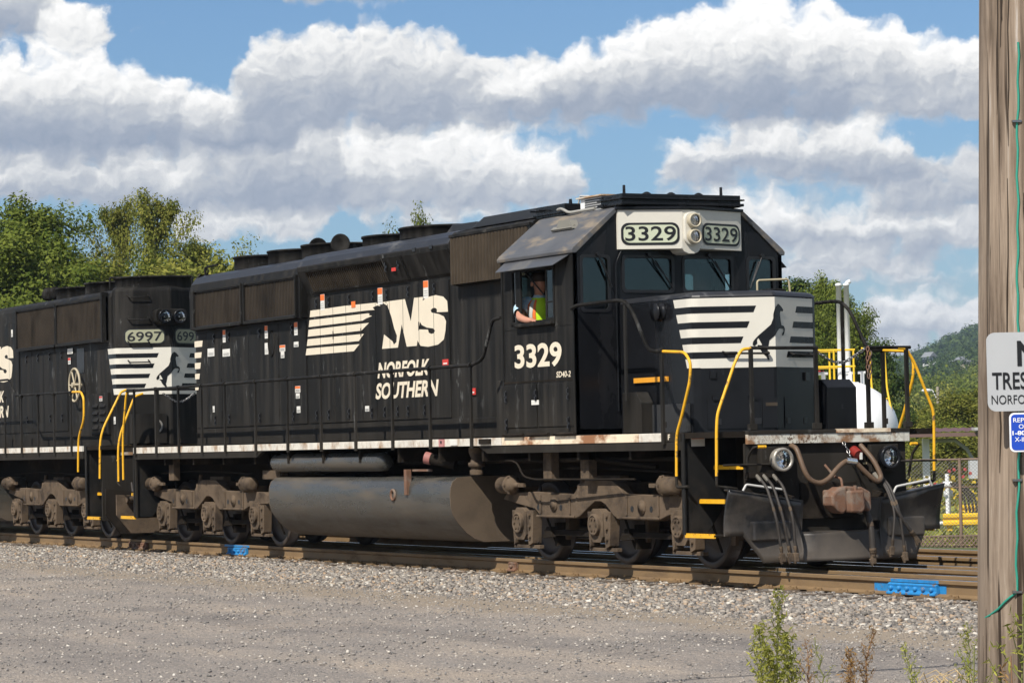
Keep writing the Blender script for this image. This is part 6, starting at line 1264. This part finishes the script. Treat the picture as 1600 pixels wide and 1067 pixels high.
# street lamp far behind the fence
p = at(1465, 690, 210); p0 = at(1465, 604, 210); q0 = at(1448, 610, 210); z = float(ground_z(0, p.y))
lp = thing('street_lamp', (p0.x, p0.y, z), 'distant wooden street light pole with curved arm right of the railings', 'street lamp')
MB().cyl((p0.x, p0.y, z), (p0.x, p0.y, p0.z), .13, .1, 8).build('post', mat('grey_wood', (.3, .26, .21), .9), lp)
MB().tube(smooth_path([(p0.x, p0.y, p0.z - 1.0), (p0.x * .5 + q0.x * .5, p0.y * .5 + q0.y * .5, q0.z + .05), tuple(q0)]), .04, 6).build('arm', mat('lamp_alu', (.6, .6, .6), .4), lp); MB().lathe([(-.35, .05), (-.2, .14), (.2, .12), (.3, .04)], q0, (R_.x, R_.y, 0), 8).build('lamp_head', mat('lamp_alu', (.6, .6, .6), .4), lp)
# ------------------------------------------------------------------ storage tank with ladder and vents
WT = mat('tank_white', (.8, .8, .79), .35, var=.03, vs=2)
B = at(1330, 668, 100); gzv = float(ground_z(0, B.y)); ax = Vector((R_.x, R_.y, 0)).normalized(); fw_ = Vector((F_.x, F_.y, 0)).normalized()
TC = at(1349, 668, 100); TC = Vector((TC.x, TC.y, 1.80)) ; rad = 1.64
tk2 = thing('storage_tank', (TC.x - ax.x * 3, TC.y - ax.y * 3, gzv), 'white horizontal storage tank with domed end behind the front railings', 'tank')
axis_t = (ax * .30 + fw_ * -.95).normalized()
shell = MB().lathe([(-7.2, .05), (-7.1, .6), (-6.8, 1.1), (-6.3, 1.48), (-5.7, rad), (-1.05, rad), (-.5, 1.5), (.0, 1.2), (.4, .75), (.58, .3), (.62, .02)], TC, axis_t, 36).build('shell', WT, tk2)
for d in (-5.0, -1.6):
    c = TC + axis_t * d; MB().obox((c.x, c.y, (gzv + .4) / 2 - .0), axis_t, axis_t.cross(Vector((0, 0, 1))), (0, 0, 1), .2, 1.2, (.4 - gzv) / 2 + .2).build('saddle', WT, tk2)
YR = mat('rail_yellow', (.8, .5, .02), .45)
TOP = TC + axis_t * -1.9 + ax * .68 + Vector((0, 0, rad))
def loc3(a, b, z): return TOP + ax * a - fw_ * b + Vector((0, 0, z))
lad = MB()
for a in (-.25, .25): lad.tube(smooth_path([loc3(.55 + a + .35, 2.0, -2.9), loc3(.55 + a, 1.0, -.3), loc3(.5 + a, .9, 1.0), loc3(.3 + a, .5, 1.1)], r=.15), .035, 6)
for i in range(9): 
    t = i / 9; c = loc3(.9, 2.0, -2.9).lerp(loc3(.55, 1.0, -.3), t); lad.tube([c - ax * .25, c + ax * .25], .028, 5)
lad.build('ladder', YR, tk2)
rl = MB()
for a in (-1.6, -.9, -.25): rl.tube([loc3(a, .7, -.1), loc3(a, .7, 1.05)], .035, 6); rl.tube([loc3(a, -.7, -.1), loc3(a, -.7, 1.05)], .035, 6)
for z in (.5, 1.05):
    for b in (.7, -.7): rl.tube([loc3(-1.7, b, z), loc3(-.2, b, z)], .035, 6)
rl.build('platform_railing', YR, tk2)
pf = MB()
for i in range(6): pf.obox(loc3(-1.0, -.6 + i * .24, -.05), ax, fw_, (0, 0, 1), .9, .09, .03)
pf.build('platform', WT, tk2)
for a in (-.62, -.36): MB().lathe([(0, .09), (3.3, .09), (3.3, .11), (3.36, .11), (3.4, .05)], loc3(a, 0, -.1), (0, 0, 1), 14).build('vent_pipe', WT, tk2)
MB().tube([loc3(-.36, 0, 3.28), loc3(-.23, 0, 3.36)], .07, 8).build('vent_cap', WT, tk2)
for a in (-1.5, -1.2, -.3, .1): MB().cyl(loc3(a, .1, -.1), loc3(a, .1, .35), .07, n=8).cyl(loc3(a - .15, .1, .3), loc3(a + .15, .1, .3), .05, n=8).build('valve', WT, tk2); MB().cyl(loc3(-1.35, .3, .35), loc3(-1.35, .3, .4), .16, n=12).build('hand_wheel', RED, tk2)
# ------------------------------------------------------------------ loading shelter, pipes, guard rails
sh = at(1450, 838, 93); zg = float(ground_z(0, sh.y)); shelter = thing('loading_shelter', (sh.x, sh.y, zg), 'open loading shelter with dark red metal roof and white post beyond the fence', 'shelter')
sx = lambda a, b, z: Vector((sh.x, sh.y, 0)) + ax * a + fw_ * b + Vector((0, 0, z))
rz_ = at(1450, 690, 93).z
n = 34; mb = MB()
for i in range(n):
    a = -1.4 + 9.5 * i / n; w_ = 9.5 / n
    mb.add([sx(a, -1.0, rz_ + .28), sx(a + w_ * .5, -1.0, rz_ + .31), sx(a + w_, -1.0, rz_ + .28), sx(a, 2.6, rz_ + .40), sx(a + w_ * .5, 2.6, rz_ + .43), sx(a + w_, 2.6, rz_ + .40)], [(0, 1, 4, 3), (1, 2, 5, 4)])
mb.build('roof_sheeting', mat('roof_maroon', (.11, .045, .04), .5, var=.1), shelter)
fc = MB(); fc.obox(sx(3.35, -1.0, rz_ + .2), ax, fw_, (0, 0, 1), 4.75, .05, .06); fc.build('fascia', mat('fascia_brown', (.16, .1, .085), .5), shelter)
MB().obox(sx(3.3, .8, rz_ + .2), ax, fw_, (0, 0, 1), 4.7, 1.7, .03).build('soffit', mat('soffit', (.3, .28, .25), .8), shelter)
MB().obox(sx(2.2, -1.0, rz_ + .36), ax, fw_, (0, 0, 1), .9, .3, .04).build('roof_patch', mat('fascia_grey', (.42, .42, .4), .5), shelter)
for a in (0, 3.0, 6.0):
    MB().obox(sx(a, 0, (rz_ + zg) / 2 + .05), ax, fw_, (0, 0, 1), .1, .1, (rz_ - zg) / 2 + .05).build('post', WT, shelter)
    MB().tube([sx(a, 0, rz_ + .02), sx(a + .9, 0, rz_ + .03), sx(a + 1.25, 0, rz_ - .25), sx(a + 1.6, 0, rz_ - .9)], .06, 6).build('knee_brace', mat('fascia_grey', (.42, .42, .4), .5), shelter)
MB().tube([sx(.2, 0, rz_ - .8), sx(1.2, 0, rz_ - .1)], .02, 5).build('tie_wire', BLUEK, shelter)
pm = thing('pipe_manifold', tuple(at(1478, 836, 84).xy) + (float(ground_z(0, at(1478, 836, 84).y)),), 'white loading pipes with red valve wheels beside the yellow guard rail', 'pipework'); PB = WL[pm.name]
px_ = lambda a, z, b=0: PB + ax * a + fw_ * b + Vector((0, 0, z))
for i, (a, hgt) in enumerate(((-.32, 1.35), (.1, 1.75), (.15, 1.5))):
    MB().cyl(px_(a, 0, .2 * i), px_(a, hgt, .2 * i), .06, n=10).build('riser_pipe', WT, pm)
    MB().cyl(px_(a - .12, hgt - .3, .2 * i), px_(a + .12, hgt - .3, .2 * i), .09, n=10).build('flange', WT, pm)
for a, z in ((-.4, 1.42), (-.28, 1.47), (-.1, 1.46), (.12, 1.82), (.25, 1.86), (.42, 1.8), (.55, 1.86), (.7, 1.75), (.5, 1.66)):
    MB().lathe([(0, .04), (.02, .05), (.04, .04)], px_(a, z, -.1), -fw_, 12).build('valve_wheel', mat('valve_red', (.42, .05, .045), .5), pm)
mb = MB(); mb.tube([px_(-1.6, .62), px_(-.3, .62)], .09, 10); mb.tube([px_(-1.6, .4), px_(.4, .4)], .05, 8); mb.build('header_pipe', WT, pm)
mb = MB()
for i in range(4): mb.tube(smooth_path([px_(.15 + .08 * i, 1.5), px_(.5 + .1 * i, 1.2), px_(.6 + .1 * i, .6), px_(.5, .2)], r=.45), .035, 6)
mb.build('loading_hose', RUBBER, pm); MB().obox(px_(1.05, 1.85, .6), ax, fw_, (0, 0, 1), .28, .15, .25).build('control_box', mat('box_grey', (.5, .51, .52), .5), pm)
for i, (u, v, d, lab) in enumerate(((1473, 812, 78, 'yellow corrugated guard rail in front of the white loading pipes'), (1498, 797, 86, 'yellow guard rail behind, right of the loading pipes'))):
    b0 = at(u, v, d); zq = float(ground_z(0, b0.y)); gr_ = thing('guard_rail', (b0.x, b0.y, zq), lab, 'guard rail', 'yellow guard rails at the loading point')
    prf = [(0, -.16), (.05, -.13), (.05, -.06), (0, -.02), (0, .02), (.05, .06), (.05, .13), (0, .16)]
    o_ = [Vector((b0.x, b0.y, b0.z)) + ax * a for a in (0, 3.4)]
    mb = MB(); mb.loft([[o + Vector((0, 0, z)) - fw_ * q for q, z in prf] + [o + Vector((0, 0, z)) - fw_ * (q - .02) for q, z in reversed(prf)] for o in o_]); mb.build('beam', YR, gr_)
    for a in (.18, 2.2): MB().obox(Vector((b0.x, b0.y, (b0.z + zq) / 2)) + ax * a + fw_ * .1, ax, fw_, (0, 0, 1), .07, .06, (b0.z - zq) / 2 + .1).build('post', WT if a > 1 else YR, gr_)
# ------------------------------------------------------------------ chain link fence
fa = at(1400, 850, 63); fb_ = at(1560, 853, 63); fd = Vector((fb_.x - fa.x, fb_.y - fa.y, 0)).normalized(); zf = float(ground_z(0, fa.y)) - .02
fence = thing('chain_link_fence', (fa.x, fa.y, zf), 'rusty chain link fence with pipe rails standing behind the far track', 'fence')
RUSTF = mat('fence_rust', (.2, .14, .105), .8, var=.3, vs=6); GALV = mat('fence_wire', (.32, .29, .26), .5, .5)
FL, FH = 11.0, 1.78; fp = lambda a, z, o=0: Vector((fa.x, fa.y, zf + z)) + fd * (a - 5.0) + fw_ * o
for a in np.arange(1.0, 11.5, 1.75): MB().cyl(fp(a + .1, -.1), fp(a + .1, FH + .03), .035, n=8).build('fence_post', RUSTF, fence)
MB().cyl(fp(0, FH), fp(FL, FH), .024, n=8).build('top_rail', RUSTF, fence); MB().cyl(fp(0, FH * .68), fp(FL, FH * .68), .012, n=6).build('middle_wire', RUSTF, fence)
mb = MB(); pt = .075; n = int((FL + FH) / pt)
for k in range(-int(FH / pt), int(FL / pt)):
    for sg in (1, -1):
        a0, a1, z0, z1 = (k * pt, k * pt + FH, 0., FH) if sg > 0 else (k * pt, k * pt + FH, FH, 0.)
        if a0 < 0: f = -a0 / (a1 - a0); z0 = z0 + (z1 - z0) * f; a0 = 0
        if a1 > FL: f = (FL - a0) / (a1 - a0); z1 = z0 + (z1 - z0) * f; a1 = FL
        mb.tube([fp(a0, z0, .004 * sg), fp(a1, z1, .004 * sg)], .0042, 3, cap=False)
mb.build('wire_mesh', GALV, fence, kind='stuff')
ls = thing('kerb_mesh', tuple(fp(0, 0, -.5)), 'low rusty expanded metal strip along the foot of the fence', 'barrier')
mb = MB()
for k in range(0, int(FL / .09)):
    for j in range(2):
        for sg in (1, -1): mb.tube([fp(k * .09, .02 + j * .1 + (0 if sg > 0 else .1), -.5), fp(k * .09 + .09, .02 + j * .1 + (.1 if sg > 0 else 0), -.5)], .014, 4, cap=False)
mb.build('expanded_metal', RUSTF, ls, kind='stuff'); MB().obox(fp(FL / 2, .23, -.5), fd, fw_, (0, 0, 1), FL / 2, .02, .015).build('strip_rail', RUSTF, ls); MB().obox(fp(FL / 2, .0, -.45), fd, fw_, (0, 0, 1), FL / 2, .03, .02).build('strip_foot', RUSTF, ls)
# ================================================================== utility pole and signs
pd = 11.0; pl_ = at(1526, 700, pd); PR = .27; rgt = Vector((R_.x, R_.y, 0)).normalized(); fwd = Vector((F_.x, F_.y, 0)).normalized()
LEAN = .024; pc = Vector((pl_.x, pl_.y, 0)) + rgt * (PR - .04); zb = float(ground_z(0, pc.y)) - .03
def wood_mat():
    m = bpy.data.materials.new('pole_wood'); m.use_nodes = True; t = m.node_tree; N = t.nodes; L = t.links; b = N['Principled BSDF']; b.inputs['Roughness'].default_value = .85; b.inputs['Specular IOR Level'].default_value = .25
    tc_ = N.new('ShaderNodeTexCoord'); mp = N.new('ShaderNodeMapping'); mp.inputs['Scale'].default_value = (9, 9, .55); L.new(tc_.outputs['Object'], mp.inputs['Vector'])
    def noise(s, d, v, r=.6):
        n = N.new('ShaderNodeTexNoise'); n.inputs['Scale'].default_value = s; n.inputs['Detail'].default_value = d; n.inputs['Roughness'].default_value = r; n.inputs['Distortion'].default_value = .6; L.new(v, n.inputs['Vector']); return n.outputs['Fac']
    g1 = noise(2.2, 8, mp.outputs[0], .68); cr = N.new('ShaderNodeValToRGB'); L.new(g1, cr.inputs[0]); e = cr.color_ramp.elements
    for k, (p, c) in zip([e[0], e[1], e.new(.5), e.new(.62)], [(.28, (.055, .038, .025)), (.82, (.43, .345, .265)), (.46, (.21, .158, .115)), (.6, (.31, .242, .18))]): k.position = p; k.color = (*c, 1)
    # fine dark drying cracks along the grain
    mp2 = N.new('ShaderNodeMapping'); mp2.inputs['Scale'].default_value = (26, 26, .45); L.new(tc_.outputs['Object'], mp2.inputs['Vector'])
    g2 = noise(1.0, 3, mp2.outputs[0], .5); mr = N.new('ShaderNodeMapRange'); L.new(g2, mr.inputs[0]); mr.inputs[1].default_value = .37; mr.inputs[2].default_value = .43; mr.inputs[3].default_value = 0; mr.inputs[4].default_value = 1
    mx = N.new('ShaderNodeMix'); mx.data_type = 'RGBA'; L.new(mr.outputs[0], mx.inputs[0]); mx.inputs[6].default_value = (.045, .03, .02, 1); L.new(cr.outputs[0], mx.inputs[7]); 
    g3 = noise(1.3, 5, tc_.outputs['Object']); m3 = N.new('ShaderNodeMapRange'); L.new(g3, m3.inputs[0]); m3.inputs[1].default_value = .3; m3.inputs[2].default_value = .7; m3.inputs[3].default_value = .68; m3.inputs[4].default_value = 1.2
    mm = N.new('ShaderNodeMix'); mm.data_type = 'RGBA'; mm.blend_type = 'MULTIPLY'; mm.inputs[0].default_value = 1; L.new(mx.outputs[2], mm.inputs[6]); L.new(m3.outputs[0], mm.inputs[7]); L.new(mm.outputs[2], b.inputs['Base Color'])
    bp = N.new('ShaderNodeBump'); bp.inputs['Strength'].default_value = .7; bp.inputs['Distance'].default_value = .01; ad = N.new('ShaderNodeMath'); ad.operation = 'ADD'; L.new(g1, ad.inputs[0]); L.new(mr.outputs[0], ad.inputs[1]); L.new(ad.outputs[0], bp.inputs['Height']); L.new(bp.outputs[0], b.inputs['Normal'])
    return m
pole = thing('utility_pole', (pc.x, pc.y, zb), 'weathered wooden utility pole at the right edge carrying two signs', 'utility pole')
mb = MB(); rings = []; rr = random.Random(9); off = [rr.uniform(-.008, .008) for _ in range(28)]
for z in np.arange(-.2, 9.4, .35):
    rings.append([(pc.x + (PR - .004 * z + off[k] + rr.uniform(-.002, .002)) * math.cos(k * 2 * math.pi / 28) + LEAN * z * rgt.x, pc.y + (PR - .004 * z + off[k]) * math.sin(k * 2 * math.pi / 28) + LEAN * z * rgt.y, zb + z) for k in range(28)])
mb.loft(rings, smooth=True); mb.build('post', wood_mat(), pole)
rc = random.Random(21); CRK = mat('crack_dark', (.035, .024, .016), .95)
for k in range(60):
    th_ = math.atan2(-fwd.y, -fwd.x) + rc.uniform(-1.35, 1.1); z0_ = rc.uniform(.2, 4.6); Lk = rc.uniform(.15, 1.0); pts_ = []; rad_ = []
    for i in range(7):
        z = z0_ + Lk * i / 6; t2 = th_ + rc.uniform(-.012, .012); pr_ = PR - .004 * z + .001
        pts_.append((pc.x + pr_ * math.cos(t2) + LEAN * z * rgt.x, pc.y + pr_ * math.sin(t2) + LEAN * z * rgt.y, zb + z)); rad_.append(.0009 + .0028 * math.sin(math.pi * i / 6) * rc.uniform(.4, 1))
    MB().tube(pts_, rad_, 5).build('crack', CRK, pole)
def surf(u, v, extra=.0):
    """a point on the camera-side face of the pole for an angle position u across it"""
    return None
face = lambda a, z, o=0: Vector((pc.x, pc.y, 0)) + rgt * (a + .014 * (z - zb)) - fwd * (PR + .012 + o) + Vector((0, 0, z))
# signs
s0 = at(1543, 643, pd - PR); s1 = at(1543, 520, pd - PR)
ztop, zbot = s1.z, s0.z; aL = (Vector((s0.x, s0.y, 0)) - Vector((pc.x, pc.y, 0))).dot(rgt)
def plate(name, label, a0, a1, z0, z1, r, m, edge=None):
    t = thing(name, tuple(face((a0 + a1) / 2, z0, 0)), label, 'sign')
    po = rrect(a0, a1, z0, z1, r, 6); f = [face(a, z, .004) * 1 for a, z in po]; b = [face(a, z, .001) for a, z in po]
    nrm = lambda a, z, o: Vector((pc.x, pc.y, 0)) + rgt * a - fwd * (PR + .014 + o) + Vector((0, 0, z))
    n = len(po); mb = MB(); mb.add([nrm(a, z, .003) for a, z in po] + [nrm(a, z, 0) for a, z in po], [tuple(range(n)), tuple(reversed(range(n, 2 * n)))] + [(i, i + n, (i + 1) % n + n, (i + 1) % n) for i in range(n)])
    mb.build('plate', m, t); return t, nrm
SW = (ztop - zbot) * 1.36; aL -= 0
sg, nrm = plate('warning_sign', 'white no trespassing sign with black lettering on the wooden pole', aL, aL + SW, zbot, ztop, .03, mat('sign_white', (.42, .43, .435), .45, var=.04, vs=5))
Hs = ztop - zbot
def sg_text(t, s, m, x0, x1, y0, y1, off, nm=nrm): lettering('sign_lettering', s, m, t, lambda a, b: nm(a, b, .005), x0, x1, y0, y1, off)
sg_text(sg, 'NO', BLUEK, aL + SW * .285, aL + SW * .715, zbot + Hs * .565, zbot + Hs * .895, .03)
sg_text(sg, 'TRESPASSING', BLUEK, aL + SW * .045, aL + SW * .955, zbot + Hs * .275, zbot + Hs * .495, .015)
sg_text(sg, 'NORFOLK SOUTHERN', BLUEK, aL + SW * .035, aL + SW * .965, zbot + Hs * .09, zbot + Hs * .205, .0)
b0 = at(1577, 706, pd - PR); b1 = at(1577, 645, pd - PR); aB = (Vector((b0.x, b0.y, 0)) - Vector((pc.x, pc.y, 0))).dot(rgt); HB = b1.z - b0.z; WB_ = HB * 1.4
WS = mat('sign_border', (.75, .76, .78), .4)
bs, nrb = plate('emergency_sign', 'small blue emergency notice sign below the white sign on the pole', aB, aB + WB_, b0.z, b1.z, .018, WS)
po = rrect(aB + .006, aB + WB_ - .006, b0.z + .006, b1.z - .006, .014, 6); MB().add([nrb(a, z, .0045) for a, z in po], [tuple(range(len(po)))]).build('blue_field', mat('sign_blue', (.012, .06, .42), .4), bs)
for i, s in enumerate(('REPORT TRAIN', 'OR SIGNAL', '1-800-453-2530', 'X-ING 592 291H')):
    w = (.86, .6, .9, .82)[i]; x0 = aB + WB_ * ((1 - w) / 2 if i != 1 else .17); z1 = b1.z - HB * (.13 + .165 * i)
    lettering('sign_lettering', s, WS, bs, lambda a, b: nrb(a, b, .006), x0, x0 + WB_ * w, z1 - HB * .115, z1, .01 if i != 2 else .03)
# green ground wire stapled to the pole
def wire_pt(u, v):
    q = at(u, v, pd - PR); a = max(-PR + .002, (Vector((q.x, q.y, 0)) - Vector((pc.x, pc.y, 0))).dot(rgt) - LEAN * (q.z - zb)); a = min(a, PR * .98)
    rr_ = PR - .004 * (q.z - zb); a = max(min(a, rr_ * .995), -rr_ * .999)
    return Vector((pc.x, pc.y, 0)) + rgt * (a + LEAN * (q.z - zb)) - fwd * (math.sqrt(max(rr_ * rr_ - a * a, 0)) + .006) + Vector((0, 0, q.z))
wp_ = [(1599, 60), (1597, 250), (1596, 480), (1599, 600), (1597, 700), (1593, 800), (1592, 925), (1575, 942), (1556, 964), (1540, 985), (1525, 1008)]
gw = thing('ground_wire', tuple(wire_pt(1593, 800)), 'green insulated wire running down the wooden pole', 'wire')
dense = []
for (u0, v0), (u1, v1) in zip(wp_, wp_[1:]):
    k = max(2, int(abs(v1 - v0) / 20))
    for i in range(k): dense.append(wire_pt(u0 + (u1 - u0) * i / k + 1.1 * math.sin(len(dense) * 1.7) + .6 * math.sin(len(dense) * .6), v0 + (v1 - v0) * i / k))
dense.append(wire_pt(1525, 1008)); MB().tube(dense, .0045, 6).build('strand', mat('wire_green', (.03, .27, .19), .5), gw)
for u, v in ((1596, 185), (1592, 925), (1593, 750)):
    q = wire_pt(u, v); MB().obox(q, rgt, fwd, (0, 0, 1), .016, .012, .004).build('staple', STEEL, gw)
# cable strung from the pole along the road, out of the picture overhead
def gpt(u, v):
    d_ = F_ + R_ * ((u - 800) / 4780.36) - U_ * ((v - 533.5) / 4780.36); k_ = (-.36 - CP.z) / d_.z; return CP + d_ * k_
A_, B_ = gpt(1160, 1061), gpt(1520, 1042); dv = (B_ - A_); up = sv * (6.4 / sv.z)
oc = thing('overhead_cable', tuple(A_ + up), 'black overhead cable that throws a thin shadow across the road', 'cable')
MB().tube([A_ + up + dv * k + Vector((0, 0, .25 * (k - .5) ** 2 * .15)) for k in np.linspace(-3, 4, 15)], .035, 6).build('strand', RUBBER, oc)
# ================================================================== weeds
def weed(u, v, d, h, label, m, seed, nb=26, fs=.02, group='weeds by the pole', bare=False):
    r = np.random.default_rng(seed); p = at(u, v, d); z = float(gz(np.array(p.x), np.array(p.y))); B = Vector((p.x, p.y, z)); t = thing('weed', tuple(B), label, 'weed', group)
    mb = MB(); C = []
    top = B + Vector((r.normal(0, .04), r.normal(0, .04), h)); st = [B.lerp(top, k / 8) + Vector((r.normal(0, .008), r.normal(0, .008), 0)) for k in range(9)]
    mb.tube(st, [.006 * (1 - .8 * k / 8) + .001 for k in range(9)], 5)
    nb = int(nb * .75)
    for i in range(nb):
        f = .08 + .9 * (i / nb); k = f * 8; j = min(int(k), 7); q = st[j].lerp(st[j + 1], k - j); a = i * 2.4 + r.normal(0, .3); L_ = h * (.30 * (1 - f) ** .8 + .05) * r.uniform(.7, 1.3)
        e = q + Vector((math.cos(a) * .62, math.sin(a) * .62, .8)).normalized() * L_; mb.tube([q, q.lerp(e, .5) + Vector((0, 0, -.01)), e], [.003, .002, .001], 4, cap=False)
        kk = int(6 + 85 * L_)
        for w in range(kk):
            s = (w + r.random()) / kk; C.append(tuple(q.lerp(e, .12 + .9 * s) + Vector(r.normal(0, .011, 3))))
    mb.build('stem', mat('weed_stem', (.16, .17, .05), .7) if m is WEED else mat('dry_stem', (.22, .12, .06), .8), t)
    C = np.array(C); me = leaves_mesh('leaves', C - np.array(B), fs * .5, r.random(len(C)), m, r, 4.2); link('leaves', me, t, tuple(B)); return t
weed(1212, 1067, 21.5, .78, 'tall feathery green weed standing alone in the foreground left of the pole', WEED, 1, 34, .022)
weed(1192, 1075, 21.2, .55, 'shorter green weed against the left side of the tall weed', WEED, 2, 40, .022)
weed(1238, 1078, 21.3, .48, 'green weed against the right side of the tall weed', WEED, 3, 40, .022)
weed(1215, 1085, 20.8, .42, 'low bushy green weed in front of the tall weed', WEED, 13, 40, .024)
weed(1265, 1072, 21.4, .42, 'thin dull weed to the right of the tall green weed', DRYW, 4, 16, .014)
weed(1290, 1078, 21.2, .44, 'thin stalky weed between the tall weed and the orange one', WEED, 5, 14, .012)
weed(1346, 1075, 21.2, .5, 'orange brown dry weed with upright spike', DRYW, 6, 26, .016)
weed(1328, 1080, 21.0, .36, 'low orange bushy weed left of the dry spike', DRYW, 7, 34, .018)
weed(1430, 1080, 21.2, .37, 'small yellow green weed midway to the pole', WEED, 8, 16, .016)
weed(1516, 1110, 21.0, .52, 'green weed at the left foot of the pole', WEED, 9, 24, .016)
weed(1548, 1150, 10.4, 1.12, 'slender weed in front of the pole, left of the tallest one', WEED, 10, 18, .014)
weed(1582, 1150, 10.2, 1.3, 'tall green weed growing in front of the pole', WEED, 11, 30, .016)
weed(1565, 1160, 10.1, 1.1, 'dry straw weed at the foot of the pole', DRYW, 12, 14, .016)
gs = MB(); r5 = random.Random(3); p5 = at(1476, 1070, 21.5); z5 = float(gz(np.array(p5.x), np.array(p5.y)))
dg_ = thing('dry_grass', (p5.x, p5.y, z5), 'bent straw coloured grass tuft left of the pole', 'grass tuft')
for i in range(26):
    a = r5.uniform(0, 6.28); L_ = r5.uniform(.12, .36); b = Vector((p5.x + r5.uniform(-.25, .25), p5.y + r5.uniform(-.25, .25), z5)); e = b + Vector((math.cos(a) * L_, math.sin(a) * L_, L_ * .25)); mdl = b.lerp(e, .5) + Vector((0, 0, L_ * .35)); gs.tube([b, mdl, e], [.004, .003, .001], 4, cap=False)
gs.build('blades', mat('straw', (.5, .36, .17), .8), dg_)
# ================================================================== air
def haze_box():
    mb = MB(); mb.box(-3600, 70, -900, 2600, -8, 190); o = mb.build('haze', None); o['kind'] = 'stuff'
    m = bpy.data.materials.new('haze'); m.use_nodes = True; t = m.node_tree; t.nodes.clear()
    out = t.nodes.new('ShaderNodeOutputMaterial'); v = t.nodes.new('ShaderNodeVolumePrincipled'); v.inputs['Color'].default_value = (.62, .78, 1.0, 1); v.inputs['Density'].default_value = .00011; v.inputs['Anisotropy'].default_value = .1
    t.links.new(v.outputs[0], out.inputs['Volume']); o.data.materials.clear(); o.data.materials.append(m); return tag(o, 'thin blue haze lying over the distant hill', 'haze')
haze_box()
